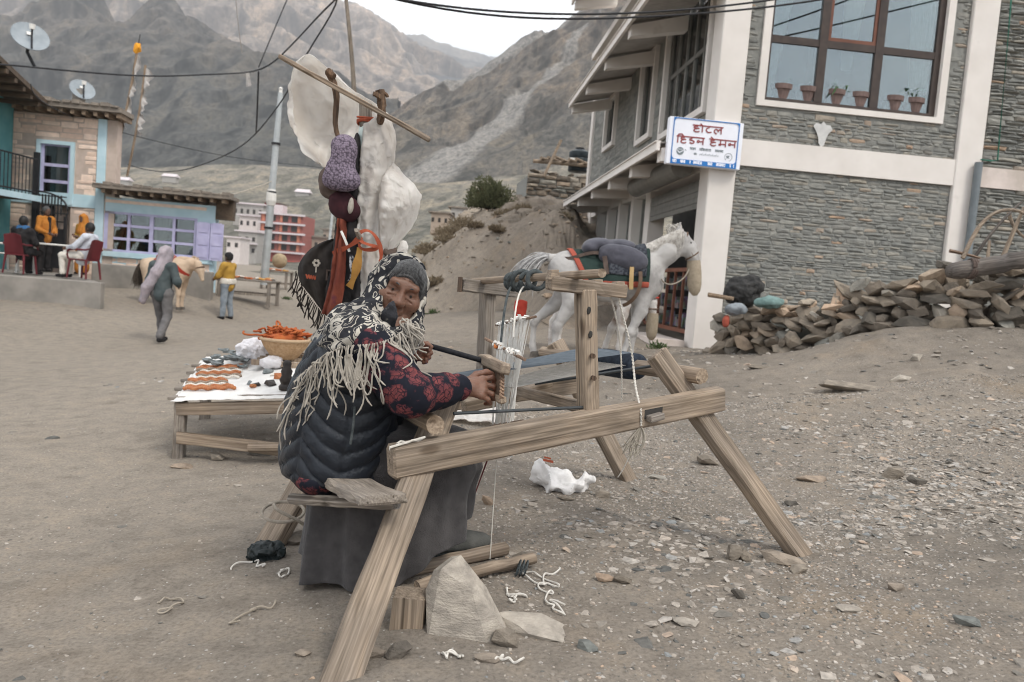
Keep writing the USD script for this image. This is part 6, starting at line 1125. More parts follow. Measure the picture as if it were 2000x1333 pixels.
twig([(660, 266, 3.95), (656, 215, 3.95), (656, 180, 3.95), (646, 150, 3.95), (642, 138, 3.94)], .011, .017, 1, M_bark); twig([(640, 140, 3.94), (652, 150, 3.93)], .02, .016, 2, M_bark)
twig([(742, 240, 3.93), (747, 215, 3.9), (746, 195, 3.9), (743, 176, 3.9)], .018, .020, 3, M_bark); twig([(747, 195, 3.9), (737, 186, 3.88), (729, 183, 3.87)], .016, .010, 4, M_bark); twig([(746, 190, 3.9), (753, 184, 3.9), (757, 190, 3.9)], .014, .008, 5, M_bark)
M_redcord = mk('orange_red_ribbon', (.27, .06, .03), (.33, .08, .04), 24, .85); M_mustard = mk('mustard_ribbon', (.32, .16, .04), (.39, .21, .055), 24, .85)
for k in range(4): g = np.linspace(0, 6.4, 20); c = at(715, 230 + k * 4, TY); rack.part('red_cord_wrap', tube(c + np.c_[np.cos(g) * .042, np.sin(g) * .042, .008 * np.sin(g + k)], .0055, 6), M_redcord)
M_paleblue = mk('pale_green_plastic', (.50, .58, .55), (.60, .68, .64), 9, .5)
rack.part('pale_wrap', tube([at(716, 246, TY), at(717, 262, TY), at(718, 290, TY)], [.036, .045, .040], 12), M_paleblue, True)
single('white_sheet', patch([R3((573, 120, 4.12), (598, 106, 4.2), (640, 138, 4.15), (690, 178, 4.08), (735, 205, 4.06)), R3((563, 168, 4.16), (600, 165, 4.34), (645, 180, 4.36), (690, 205, 4.2), (735, 230, 4.08)), R3((569, 232, 4.14), (602, 235, 4.36), (640, 240, 4.4), (680, 250, 4.22), (725, 262, 4.06)), R3((578, 276, 4.1), (602, 285, 4.2), (628, 290, 4.28), (655, 288, 4.18), (690, 292, 4.08)), R3((612, 318, 4.05), (622, 326, 4.1), (634, 330, 4.12), (648, 322, 4.1), (672, 316, 4.08))], 70, 70, .003, .055, 6, 3, (.022, 19, 5)), M_tarp, 'billowing white plastic sheet hung left of the post under the slanting bar', 'sheet', True)
single('white_sheet', join([patch([R3((708, 236, 3.99), (716, 240, 3.93), (738, 226, 3.94), (760, 236, 4.04)), R3((704, 320, 4.0), (722, 322, 3.90), (745, 318, 3.92), (765, 322, 4.05)), R3((699, 400, 4.0), (716, 402, 3.91), (735, 400, 3.93), (750, 398, 4.02)), R3((703, 480, 4.0), (718, 482, 3.92), (735, 482, 3.94), (749, 478, 4.0)), R3((706, 580, 4.0), (718, 582, 3.93), (732, 580, 3.94), (744, 578, 4.0))], 46, 80, .003, .03, 12, 5, (.010, 22, 1.5)),
      patch([R3((744, 312, 4.0), (764, 318, 3.97), (792, 346, 4.0), (821, 382, 4.06)), R3((738, 375, 3.98), (768, 372, 3.86), (800, 385, 3.92), (818, 400, 4.05)), R3((735, 430, 3.98), (760, 425, 3.85), (785, 425, 3.92), (806, 438, 4.06)), R3((738, 470, 3.99), (752, 468, 3.93), (768, 466, 3.98), (782, 472, 4.06)), R3((742, 510, 4.0), (748, 508, 3.98), (755, 502, 4.0), (760, 500, 4.05))], 50, 60, .003, .05, 9, 8, (.012, 14, 3))]), M_tarp, 'pinkish white sheet wound round the post and bellying out to the right', 'sheet', True)
# knitted things
M_lilac = nodes('lilac_knit', {'g': ('geometry', {}), 'w': ('voronoi_texture', {'scale': 95.0, 'randomness': .9}), 'r': ('rgb_ramp', {'ramp': [(.1, (.23, .185, .235)), (.45, (.185, .15, .19)), (.75, (.075, .06, .078))]}), 'b': ('bump', {'strength': .6, 'distance': .005, 'invert': True}), 'p': ('principled_bsdf', {'roughness': .95, 'specular_ior_level': .1})}, [('g.position', 'w.vector'), ('w.distance', 'r.fac'), ('r.color', 'p.base_color'), ('w.distance', 'b.height'), ('b.normal', 'p.normal')])
def lump(name, prims, k, h, m, label, cat, pad=.02, amp=.0, fs=20):
    pts = np.array([c for c, _ in prims]); rr = max(np.max(r) for _, r in prims); f = su([ell(c, r) if np.ndim(r) else (lambda p, c=c, r=r: np.linalg.norm(p - c, axis=1) - r) for c, r in prims], k); v, fc = sdf(f, pts.min(0) - rr - pad, pts.max(0) + rr + pad, h)
    if amp: n = meshkit.arrays((v, fc), True)[2]; v = v + n * (fb(v, fs, 4, len(prims)) * amp)[:, None]
    single(name, (v, fc), m, label, cat, True)
lump('knitted_hat', [(at(672, 282, 3.86), (.058, .045, .045)), (at(672, 305, 3.86), (.056, .045, .06)), (at(664, 335, 3.86), (.07, .05, .06)), (at(652, 356, 3.86), (.055, .045, .035)), (at(682, 356, 3.86), (.055, .045, .04))], .05, .008, M_lilac, 'lilac knitted hat hanging from the forked hook on the post', 'hat', amp=.012)
M_black = mk('black_felt', (.014, .013, .014), (.03, .027, .027), 14, .95, .4, 120); M_maroon = mk('maroon_wool', (.03, .012, .016), (.055, .018, .022), 16, .95, .4, 150); M_rust = mk('rust_wool', (.12, .03, .02), (.17, .045, .026), 10, .95, .5, 160, third=(.085, .024, .045)); M_brownfelt = mk('brown_felt', (.07, .05, .042), (.12, .09, .075), 16, .95, .4, 120)
lump('felt_hat', [(at(640, 352, 3.93), (.045, .04, .065)), (at(650, 372, 3.93), (.05, .04, .05))], .04, .009, M_brownfelt, 'grey-brown felt hat hanging left of the lilac hat', 'hat', amp=.01)
lump('dark_pouch', [(at(668, 392, 3.92), (.055, .05, .05)), (at(680, 412, 3.92), (.06, .05, .06)), (at(660, 400, 3.93), (.04, .04, .05))], .04, .009, M_maroon, 'dark maroon knitted pouch hanging below the lilac hat', 'pouch', amp=.012)
lump('dark_pouch', [(at(696, 290, 3.96), (.018, .04, .08)), (at(697, 330, 3.96), (.022, .04, .07)), (at(692, 375, 3.95), (.03, .04, .05))], .03, .009, M_black, 'black cloth bag hanging between the lilac hat and the post', 'bag', amp=.008)
lump('patterned_mitten', [(at(686, 398, 3.86), (.012, .015, .03)), (at(684, 410, 3.86), (.010, .012, .022))], .02, .006, M_fringe, 'small cream mitten hanging in front of the dark pouch', 'mitten')
single('black_garment', patch([R3((656, 428, 3.98), (668, 420, 3.92), (690, 420, 3.92), (704, 430, 3.98)), R3((650, 480, 4.0), (668, 478, 3.93), (690, 478, 3.93), (706, 480, 3.98)), R3((640, 540, 4.02), (665, 540, 3.94), (688, 540, 3.93), (708, 545, 3.98)), R3((630, 605, 4.04), (660, 612, 3.97), (688, 615, 3.95), (712, 620, 3.99))], 40, 40, .006, .04, 9, 4, (.014, 18, 2)), M_black, 'black woollen garment hanging from the post above the weaver', 'garment', True)
single('rust_scarf', patch([R3((660, 432, 3.93), (666, 428, 3.88), (674, 432, 3.89)), R3((654, 480, 3.93), (663, 480, 3.87), (674, 482, 3.89)), R3((646, 540, 3.94), (658, 540, 3.87), (672, 545, 3.89)), R3((628, 612, 3.98), (644, 618, 3.90), (664, 622, 3.91))], 30, 44, .006, .02, 12, 6, (.012, 14, 2)), M_rust, 'long rust-red woollen scarf hanging left of the post', 'scarf', True)
M_shawl = mk('black_shawl', (.016, .013, .012), (.034, .028, .024), 12, .95, .5, 150)
sh = T('black_shawl', 'black fringed shawl with a cream flower and red stitching at the left of the post', 'shawl', at(615, 620, 4.05))
sh.part('cloth', patch([R3((648, 470, 4.04), (652, 468, 4.02), (656, 470, 4.0)), R3((606, 488, 4.10), (630, 490, 4.02), (655, 500, 4.0)), R3((580, 530, 4.12), (615, 535, 4.02), (654, 545, 4.0)), R3((592, 560, 4.12), (620, 570, 4.03), (648, 580, 4.02)), R3((630, 612, 4.06), (634, 616, 4.05), (640, 620, 4.04))], 40, 44, .006, .02, 10, 9, (.010, 12, 4)), M_shawl, True)
pet = unary_union([Point(.013 * math.cos(a), .013 * math.sin(a)).buffer(.007) for a in np.linspace(0, 6.28, 7)[:-1]] + [LineString([(0, -.02), (0, -.045)]).buffer(.003)]); sh.part('cream_flower', prism(pet, at(618, 514, 3.99), A(1, .2, 0), A(0, 0, 1), .004), M_fringe); zz = LineString([(x * .006, .008 * (-1) ** x) for x in range(12)]).buffer(.0035); sh.part('red_stitching', prism(zz, at(598, 540, 4.01), A(1, .2, -.1), A(0, 0, 1), .004), M_redcord)
sq_ = sbox(0, 0, .05, .055).difference(sbox(.008, .008, .042, .047)); sh.part('stitched_square', prism(sq_, at(636, 548, 3.985), A(1, .1, 0), A(0, 0, 1), .004), M_brownfelt)
rg = np.random.default_rng(9); e1 = curve([at(578, 530, 4.12), at(592, 562, 4.12), at(612, 590, 4.1), at(634, 616, 4.06)], 26)
for k in range(26): L = rg.uniform(.06, .12); sh.part('tassel', tube(curve([e1[k], e1[k] + A(rg.normal(-.008, .01), 0, -L * .5), e1[k] + A(rg.normal(-.014, .014), 0, -L)], 7), [.003] * 5 + [.0045, .002], 5), M_shawl)
# ribbons
def ribbon(pts, w, m, label, sd=0):
    p = curve([at(*q) for q in pts], 30); rg = np.random.default_rng(sd); d = np.gradient(p, axis=0); d /= np.linalg.norm(d, axis=1, keepdims=True); s = np.cross(d, A(0, 1, 0)); s /= np.linalg.norm(s, axis=1, keepdims=True) + 1e-9
    ww = w * (1 + .3 * np.sin(np.linspace(0, 9, 30) + sd)); a = p - s * ww[:, None] / 2 + A(0, -.006, 0); b = p + s * ww[:, None] / 2
    single('ribbon', (np.vstack([a, b, a + A(0, .003, 0), b + A(0, .003, 0)]), np.vstack([[(i, i + 1, i + 31), (i, i + 31, i + 30)] for i in range(29)] + [[(i + 60, i + 91, i + 61), (i + 60, i + 90, i + 91)] for i in range(29)])), m, label, 'ribbon')
ribbon([(704, 462, 3.86), (690, 476, 3.85), (668, 488, 3.87), (650, 496, 3.9)], .022, M_redcord, 'orange-red ribbon tail pointing left from the bow on the post', 1); ribbon([(700, 458, 3.86), (722, 452, 3.85), (738, 470, 3.86), (741, 512, 3.88)], .016, M_redcord, 'orange-red ribbon looping right and hanging down from the bow', 2)
ribbon([(706, 470, 3.84), (720, 478, 3.83), (735, 484, 3.86), (712, 488, 3.85), (702, 476, 3.84)], .018, M_redcord, 'orange-red bow knot tied round the post', 3); ribbon([(703, 484, 3.86), (698, 515, 3.86), (690, 545, 3.88), (682, 562, 3.9)], .035, M_mustard, 'mustard ribbon strip hanging below the bow', 4); ribbon([(686, 498, 3.88), (688, 520, 3.88), (684, 552, 3.9)], .02, mk('black_white_braid', (.03, .03, .035), (.40, .40, .42), 60, .9, lo=.45, hi=.55), 'black and white braided strip beside the mustard ribbon', 5)
twig([(704, 472, 3.9), (700, 460, 3.84), (696, 450, 3.8)], .016, .013, 8, M_loomgrey, 'peg'); twig([(682, 492, 3.87), (672, 465, 3.86), (666, 452, 3.86)], .006, .006, 9, M_whiteplastic, 'white_hook')
lump('white_wrapped_stick', [(at(788, 482, 3.98), (.022, .02, .03)), (at(784, 498, 3.98), (.026, .02, .035)), (at(782, 515, 3.98), (.022, .02, .03))], .02, .007, M_tarp, 'white plastic wrapped stick end showing above the weaver\'s head', 'stick', amp=.016, fs=40)
lump('brown_pouch', [(at(764, 500, 3.98), (.026, .025, .035)), (at(752, 492, 3.98), (.012, .015, .02)), (at(772, 490, 3.98), (.010, .012, .02)), (at(764, 515, 3.98), (.025, .02, .03))], .012, .007, M_brownfelt, 'small brown leather pouch showing above the weaver\'s head', 'pouch', amp=.012)
# ------------------------------------------------------------------ trinket table
P00, P10 = at(340, 776, 4.62), at(604, 770, 4.45); P01, P11 = at(395, 700, 5.75), at(640, 694, 5.5)
tbl = T('low_table', 'low rough wooden table carrying trinkets behind the weaver', 'table', A(*((P00 + P11) / 2)[:2], float(gz(*((P00 + P11) / 2)[:2]))))
def tp(u, v, dz=0.0): return (P00 * (1 - u) + P10 * u) * (1 - v) + (P01 * (1 - u) + P11 * u) * v + A(0, 0, dz)
for k in range(5): a, b = tp(0, (k + .5) / 5, -.025), tp(1, (k + .5) / 5, -.025); tim('top_board', a, b, .20, .022, A(0, 0, 1), M_loomgrey, 40 + k, th=tbl)
tim('apron', tp(.02, .01, -.075), tp(1, .01, -.075), .025, .075, A(0, 0, 1), M_log, 46, th=tbl); tim('apron', tp(.02, .03, -.075), tp(.02, .97, -.075), .025, .07, A(0, 0, 1), M_loomgrey, 47, th=tbl)
for u, v in ((.05, .03), (.95, .03), (.05, .97), (.95, .97)): a = tp(u, v, -.035); tim('leg', a, A(a[0] - .0, a[1], float(gz(a[0], a[1])) - .03), .065, .055, A(0, -1, 0), M_loomgrey, int(50 + u * 10 + v * 7), th=tbl)
a = tp(.05, .02); gl_ = float(gz(a[0], a[1])); tim('stretcher', A(a[0], a[1] - .03, gl_ + .13), A(tp(.95, .02)[0], tp(.95, .02)[1] - .03, gl_ + .14), .03, .07, A(0, 0, 1), M_log, 61, th=tbl); log_ = tube([tp(.62, 0, -.29) - A(0, .07, 0), tp(.9, 0, -.29) - A(0, .07, 0)], .028, 10); tbl.part('stretcher', log_, M_log, frame=(tp(.6, 0), np.array(frame_of(tp(.6, 0), tp(.9, 0)))))
M_wcloth = mk('white_table_sheet', (.58, .56, .53), (.70, .68, .65), 7, .7, .4, 40)
def sheetf(u, v):
    p = tp(0, 0) * ((1 - u) * (1 - v))[..., None] + tp(1, 0) * (u * (1 - v))[..., None] + tp(0, 1) * ((1 - u) * v)[..., None] + tp(1, 1) * (u * v)[..., None]; n = fb(p.reshape(-1, 3), 14, 4, 2).reshape(u.shape)
    e = np.minimum.reduce([u, v * 1.2]); d = np.clip(.025 - e, 0, 1); return p + np.stack([np.where(u < .02, -.012, 0), np.where(v < .02, -.02, 0), .006 + n * .022 - np.where(e < .02, .028 + .012 * fb(p.reshape(-1, 3), 8, 2, 3).reshape(u.shape), 0)], -1)
single('white_sheet', grid(sheetf, 60, 50, .003), M_wcloth, 'white plastic sheet spread over the low trinket table', 'sheet', True)
M_slategrey = mk('grey_stone_trinket', (.10, .115, .115), (.19, .205, .205), 30, .6); M_org = mk('orange_beads', (.34, .11, .045), (.40, .17, .07), 40, .6, third=(.36, .30, .25)); M_bone = mk('bone_white', (.56, .52, .45), (.66, .62, .56), 40, .6); M_yarnorange = mk('orange_yarn_ball', (.33, .07, .025), (.40, .12, .035), 30, .9); M_bronze = mk('dark_carved_wood', (.022, .018, .016), (.04, .032, .028), 30, .45)
M_strapc = mk('tan_seed', (.20, .15, .11), (.28, .22, .17), 40, .8)
rg = np.random.default_rng(21)
for k in range(34):
    u, v = rg.uniform(.10, .42), rg.uniform(.60, .97); c = tp(u, v, .03 + rg.uniform(0, .05)); g = np.linspace(0, 6.28, 15); r_ = rg.uniform(.025, .05)
    if k % 3 == 0: ms = tube(c + np.c_[np.cos(g) * r_, np.sin(g) * r_, np.sin(g * 2) * .004], .008, 6)
    else: ms = xf(rock((r_ * 1.8, r_ * 1.5, .03), 300 + k, 12), c, rg.uniform(0, 6))
    single('stone_trinket', ms, M_slategrey, ['round grey stone ring in the heap of trinkets at the back of the table', 'flat grey stone pendant in the heap of trinkets at the back of the table', 'chunky grey carved stone in the heap of trinkets at the back of the table'][k % 3], 'trinket', k % 3 == 0, group=['grey stone rings heaped on the table', 'grey stone pendants heaped on the table', 'grey carved stones heaped on the table'][k % 3])
for k in range(14):
    v = .10 + .042 * k; u0 = rg.uniform(.04, .10); L = rg.uniform(.28, .40); z = .022; m = [M_org, M_org, M_bone, M_strapc][k % 4]; bs = []
    nb_ = 24
    for q in range(nb_): bs.append(xf(trimesh.creation.icosphere(1, .012 if k % 4 != 2 else .010), tp(u0 + L * q / nb_, v + .004 * math.sin(q * (.3 + .05 * (k % 5)) + k), z + .004 * math.sin(q))))
    single('bead_string', join(bs), m, f'{["orange", "orange and tan", "bone white", "tan seed"][k % 4]} bead string, ' + ('frontmost on the table' if k == 0 else f'{["second", "third", "fourth", "fifth", "sixth", "seventh", "eighth", "ninth", "tenth", "eleventh", "twelfth", "thirteenth", "fourteenth"][k - 1]} from the front edge of the table'), 'necklace', True, group='bead strings on the table')
for k in range(8):
    u, v = rg.uniform(.5, .78), rg.uniform(.05, .5); c = tp(u, v, .02); single('small_carving', xf(rock(A(.09, .05, .035) * (1.2 if k < 4 else .8), 400 + k, 12), c, rg.uniform(0, 3)), [M_bone, M_org, M_slategrey, M_darkwood][k % 4] if k % 4 != 3 else M_bronze, f'{["larger", "smaller"][k // 4]} {["pale bone", "orange", "grey stone", "black"][k % 4]} carving lying on the right half of the table', 'carving', group='small carvings on the table')
c = at(552, 746, 4.62); single('carved_bottle', lathe([(.001, 0), (.038, 0), (.042, .02), (.03, .035), (.04, .06), (.028, .085), (.034, .11), (.022, .13), (.026, .155), (.016, .17), (.001, .175)], 14, tp(.82, .06, .01)), M_bronze, 'small black carved figure bottle standing at the front right of the table', 'bottle', 50)
for k in range(3):
    a = tp(.50 + .05 * k, .55 + .1 * k, .05); tr = T('wooden_tray', ['small wooden tray of bangles, leftmost and lowest on the table', 'small wooden tray of bangles in the middle of the three trays', 'small wooden tray of bangles, farthest back against the basket'][k], 'tray', a, 'trays of bangles'); mm = [box(a + A(-.02, -.015, 0), a + A(.30, .12, .01)), box(a + A(-.02, -.015, .011), a + A(.30, 0, .035)), box(a + A(-.02, .105, .011), a + A(.30, .12, .035))]
    tr.part('base', mm[0], M_log, frame=(a, np.eye(3))); [tr.part('rim', q, M_log, frame=(a, np.eye(3))) for q in mm[1:]]
    for q in range(5): g = np.linspace(0, 6.3, 13); single('bangle', tube(a + A(.03 + .055 * q, .052, .022) + np.c_[np.cos(g) * .028, np.sin(g) * .028, g * 0], .006, 6), M_bone, 'cream bangle lying in one of the wooden trays', 'bangle', True, group='cream bangles in the trays')
bc = at(556, 692, 5.25); bk = T('round_basket', 'round woven basket heaped with orange yarn at the back of the table', 'basket', bc); prof = [(.001, -.03), (.08, -.03), (.14, .05), (.163, .10), (.153, .10), (.13, .05), (.07, -.015), (.001, -.015)]
bk.part('bowl', lathe(prof, 28, bc), mk('woven_cane', (.34, .21, .11), (.46, .31, .18), 60, .85, .6, 90)); g = np.linspace(0, 6.3, 40); bk.part('rim', tube(bc + np.c_[np.cos(g) * .160, np.sin(g) * .160, .10 + 0 * g], .011, 7), mk('cane_rim', (.42, .30, .19), None, 4, .8))
ys = []
for k in range(60):
    c = bc + A(rg.normal(0, .055), rg.normal(0, .055), .11 + rg.uniform(0, .05)); pts = c + np.cumsum(rg.normal(0, .022, (7, 3)) * A(1, 1, .4), 0); ys.append(tube(curve(pts, 14), .007, 5))
single('orange_yarn', join(ys + [xf(rock((.25, .25, .12), 8, 30), bc + A(0, 0, .09))]), M_yarnorange, 'tangled orange and red yarn heaped in the basket', 'yarn', True, kind=None)
def bag(name, c, r, sd, h, amp, m, label):
    f = su([ell(c, r), ell(c + A(r[0] * .55, -.1 * r[1], r[2] * .15), A(*r) * .62), ell(c - A(r[0] * .6, 0, r[2] * .25), A(*r) * .55)], .05); v, fc = sdf(f, c - A(*r) * 1.9, c + A(*r) * 1.9, h); n = meshkit.arrays((v, fc), True)[2]; q = meshkit.fbm(v * 13, 4, sd); cr = 1 - np.abs(q - .5) * 4; q2 = meshkit.fbm(v * 34 + 5, 3, sd + 1); v = v + n * ((cr * .5 + (1 - np.abs(q2 - .5) * 4) * .22 - .4) * amp)[:, None]; return single(name, (v, fc), m, label, 'bag', 25)
M_plasticbag = nodes('thin_plastic', {'g': ('geometry', {}), 'n': ('noise_texture', {'scale': 12.0}), 'r': ('rgb_ramp', {'ramp': [(.4, (.66, .64, .66)), (.6, (.76, .74, .75))]}), 'p': ('principled_bsdf', {'roughness': .35, 'specular_ior_level': .5}), 't': ('transparent_bsdf', {}), 'x': ('mix_closure', {'fac': .25})}, [('g.position', 'n.vector'), ('n.fac', 'r.fac'), ('r.color', 'p.base_color'), ('p.BSDF', 'x.closure1'), ('t.BSDF', 'x.closure2')], surface='x.closure')
bag('plastic_bag', at(494, 684, 5.4), (.10, .09, .075), 3, .008, .05, M_plasticbag, 'crumpled thin white plastic bag on the back of the trinket table')
bag('plastic_bag', at(530, 708, 5.15), (.06, .06, .03), 5, .007, .03, M_plasticbag, 'flattened white plastic bag in front of the basket')
# ------------------------------------------------------------------ street stalls farther down
def stall(px, py, Y, w, d, hgt, label, sd):
    c = at(px, py, Y); c[2] = float(gz(c[0], c[1])); t = T('street_stall', label, 'stall', c); t.part('top', box(c + A(-w / 2, -d / 2, hgt - .05), c + A(w / 2, d / 2, hgt), .01), M_loomgrey, frame=(c, np.array([A(0, 1, 0), A(0, 0, 1), A(1, 0, 0)])))
    for sx in (-1, 1):
        for sy in (-1, 1): q = c + A(sx * (w / 2 - .06), sy * (d / 2 - .06), 0); t.part('leg', box(q - A(.04, .04, .1), q + A(.04, .04, hgt - .051)), M_loomgrey, frame=(c, np.eye(3)))
        t.part('rail', box(c + A(-w / 2 + .11, sx * (d / 2 - .06) - .02, .2), c + A(w / 2 - .11, sx * (d / 2 - .06) + .02, .26)), M_loomgrey, frame=(c, np.eye(3)))
    r = np.random.default_rng(sd)
    for k in range(14): q = c + A(r.uniform(-w / 2 + .1, w / 2 - .1), r.uniform(-d / 2 + .1, d / 2 - .1), hgt); single('sale_good', xf(rock((r.uniform(.12, .3), r.uniform(.1, .22), r.uniform(.05, .12)), sd * 50 + k, 12), q + A(0, 0, .03)), [M_org, M_bone, M_yarnorange, M_mustard, M_pinkmortar][k % 5], f'{["orange", "pale", "bright orange", "mustard", "pinkish"][k % 5]} goods lying on the {label.split(" of ")[0].split("street ")[-1]}', 'goods', group=f'{["orange", "pale", "bright orange", "mustard", "pinkish"][k % 5]} goods on {label[:30]}')
stall(485, 583, 21.5, 1.45, .9, .62, 'nearer grey stall table of orange trinkets left of the electric pole', 2); stall(540, 556, 29, 1.0, .8, .68, 'farther stall table of orange trinkets right of the electric pole', 3)
c = at(546, 510, 29.3); lump('cane_basket', [(c, (.28, .22, .28))], .02, .05, mk('dull_cane', (.27, .21, .13), (.36, .28, .18), 9, .9), 'large dull cane basket standing on the farther stall', 'basket', .05)
# ------------------------------------------------------------------ horses
def horse(name, label, org, ang, s, coat, neck=None, legs=None, mane=None, tail=None, tailpts=None, group=None, h=.016, skinny=1.0):
    """org: ground point under the trunk; ang: heading; joints in metres: x forward, y left, z up"""
    t = T(name, label, 'horse', org, group); c, q = math.cos(ang), math.sin(ang); B = np.array([[c, -q, 0], [q, c, 0], [0, 0, 1.0]])
    def w(p): return org + (A(*p) * s) @ B.T
    nk = neck or [(.42, 1.10, .19), (.66, 1.29, .13), (.815, 1.43, .095), (.92, 1.345, .088), (.965, 1.26, .066), (1.02, 1.155, .052)]
    P = [cap((.42, 0, .99), (.05, 0, .945), .22, .245), cap((.05, 0, .945), (-.30, 0, .975), .245, .222), cap((-.30, 0, .965), (-.43, 0, 1.0), .235, .20), cap((.37, 0, 1.20), (.15, 0, 1.10), .085, .09), cap((.50, 0, .90), (.42, 0, .78), .155, .13)]
    P += [cap((nk[i][0], 0, nk[i][1]), (nk[i + 1][0], 0, nk[i + 1][1]), nk[i][2], nk[i + 1][2]) for i in range(2)]
    hd_ = [cap((nk[i][0], 0, nk[i][1]), (nk[i + 1][0], 0, nk[i + 1][1]), nk[i][2] * .86, nk[i + 1][2] * .86) for i in range(2, 5)]; j0 = A(*nk[2][:2]) * .35 + A(*nk[3][:2]) * .65; dv = A(nk[5][0] - nk[2][0], nk[5][1] - nk[2][1]); dv /= np.linalg.norm(dv); pv = A(-dv[1], dv[0]); 
    if pv[0] > 0 and pv[1] > 0: pv = -pv
    jw = j0 + pv * .05; hd_.append(ell((jw[0], 0, jw[1]), (.078, .062, .085)))
    L = legs or {'fn': [(.42, .62), (.325, .37), (.262, .12), (.245, .03)], 'ff': [(.43, .62), (.41, .37), (.40, .12), (.41, .03)], 'hn': [(-.34, .66), (-.49, .37), (-.50, .13), (-.47, .03)], 'hf': [(-.42, .68), (-.72, .40), (-.715, .13), (-.69, .03)]}
    LG = []
    for k, pts in L.items():
        y = -.13 if k[1] == 'n' else .13
        if k[0] == 'f': q_ = [(.44, y * .8, .86)] + [(a, y, b) for a, b in pts]; r_ = [.125, .080, .050, .036, .048]
        else: q_ = [(-.38, y * .7, .95)] + [(a, y, b) for a, b in pts]; r_ = [.19, .125, .052, .038, .048]
        LG += [cap(q_[i], q_[i + 1], r_[i] * skinny, r_[i + 1] * skinny) for i in range(4)]; kx = q_[2]; LG.append(ell(kx, (.05, .045, .058)))
    ears = []
    pz = A(nk[2][0], nk[2][1]) - dv * .07
    for y in (-1, 1): e = (pz[0] - .01, y * .045, pz[1] + .0); ears.append(cap(e, (e[0] + .015, y * .065, e[2] + .13), .028, .008))
    body = su([su(P, .10), su(hd_, .05)] + [su(LG, .035)] + ears, .06)
    lo, hi = A(-.85, -.32, -.02), A(1.15, .32, 1.62); v, f = sdf(body, lo, hi, h)
    v = v * A(1, 1, 1); n = meshkit.arrays((v, f), True)[2]; v = v + n * (fb(v, 7, 3, 3) * .022 + fb(v, 19, 3, 4) * .008)[:, None]
    t.part('body', (w(v), f), coat, True)
    M_hoof = mk('hoof_horn', (.07, .06, .05), (.11, .095, .08), 20, .6) if not stage.GetPrimAtPath('/World/Looks/hoof_horn') else UsdShade.Material.Get(stage, '/World/Looks/hoof_horn')
    for k, pts in L.items(): y = -.13 if k[1] == 'n' else .13; e = A(pts[3][0] + .012, y, 0); t.part('hoof', strip([w(np.c_[np.cos(g_) * r_, np.sin(g_) * r_, np.full(12, z)] + e) for g_ in [np.linspace(0, 2 * np.pi, 13)[:-1]] for r_, z in ((.064, .0), (.055, .055), (.05, .068))], True), M_hoof)
    es = A(nk[3][0], nk[3][1]) * .62 + A(nk[2][0], nk[2][1]) * .38 - pv * .035
    for y in (-1, 1): t.part('eye', xf(trimesh.creation.icosphere(2, .018 * s), w((es[0], y * .066, es[1]))), M_black)
    rg = np.random.default_rng(int(s * 100))
    if mane:
        st = []; cr = curve([(nk[2][0] - .02, 0, nk[2][1] + .10), (nk[1][0] - .05, 0, nk[1][1] + .13), (nk[0][0] - .03, 0, nk[0][1] + .20)], 40)
        for k in range(720):
            u = rg.uniform(0, 1); p0 = A(*[np.interp(u, np.linspace(0, 1, 40), cr[:, i]) for i in range(3)]); sgn = -1 if rg.uniform() < .8 else 1; L_ = rg.uniform(.12, .26); b = rg.normal(0, .03)
            st.append(tube(w(curve([p0, p0 + A(b * .3, sgn * .06, .018), p0 + A(b - .02, sgn * .12, -L_ * .5), p0 + A(b * 1.5 - .05, sgn * .135, -L_)], 8)), np.array([.004, .0055, .0055, .005, .0045, .0035, .002, .001]) * s, 4))
        for k in range(60):
            u = rg.uniform(0, .25); p0 = A(*[np.interp(u, np.linspace(0, 1, 40), cr[:, i]) for i in range(3)]); st.append(tube(w(curve([p0, p0 + A(rg.normal(-.01, .02), rg.normal(0, .01), .05), p0 + A(rg.normal(-.03, .03), rg.normal(0, .02), rg.uniform(.05, .09))], 6)), np.array([.009, .010, .009, .007, .004, .002]) * s, 5))
        t.part('mane', join(st), mane, True, kind='stuff')
    if tail:
        st = []; tp_ = tailpts or [(-.60, 1.10), (-.70, 1.08), (-.80, .98), (-.82, .86)]
        for k in range(320):
            sp_ = rg.normal(0, 1, 3) * A(.045, .05, .05); pts = [A(a, 0, b) + sp_ * (i / (len(tp_) - 1)) * (.6 + .25 * i) for i, (a, b) in enumerate(tp_)]; pts[0] = pts[0] + rg.normal(0, .012, 3); st.append(tube(w(curve(pts, 10)), np.r_[np.full(6, .006), .0055, .0045, .003, .0015] * s, 5))
        t.part('tail', join(st), tail, True, kind='stuff'); a, b = A(tp_[0][0], 0, tp_[0][1]), A(tp_[1][0], 0, tp_[1][1]); t.part('tail_dock', sdf(cap((-.50, 0, 1.13), a * .4 + b * .6, .055, .045), A(-.85, -.1, .95), A(-.35, .1, 1.3), .016)[0:2] if False else tube(w(curve([A(-.46, 0, 1.12), a, a * .4 + b * .6], 8)), np.linspace(.07, .045, 8) * s, 10), coat, True)
    return t, w, body, B
M_whitecoat = mk('white_horse_coat', (.27, .257, .245), (.40, .383, .365), 3.2, .85, .3, 180, lo=.38, hi=.52, sheen=.1); M_mane = mk('grey_mane', (.30, .275, .245), (.55, .52, .48), 26, .7); M_tailgrey = mk('grey_tail', (.26, .255, .25), (.46, .45, .44), 22, .7)
HY = 8.8; ho = at(1165, 705, HY); ho[2] = float(gz(ho[0], ho[1])); hang = math.radians(3)
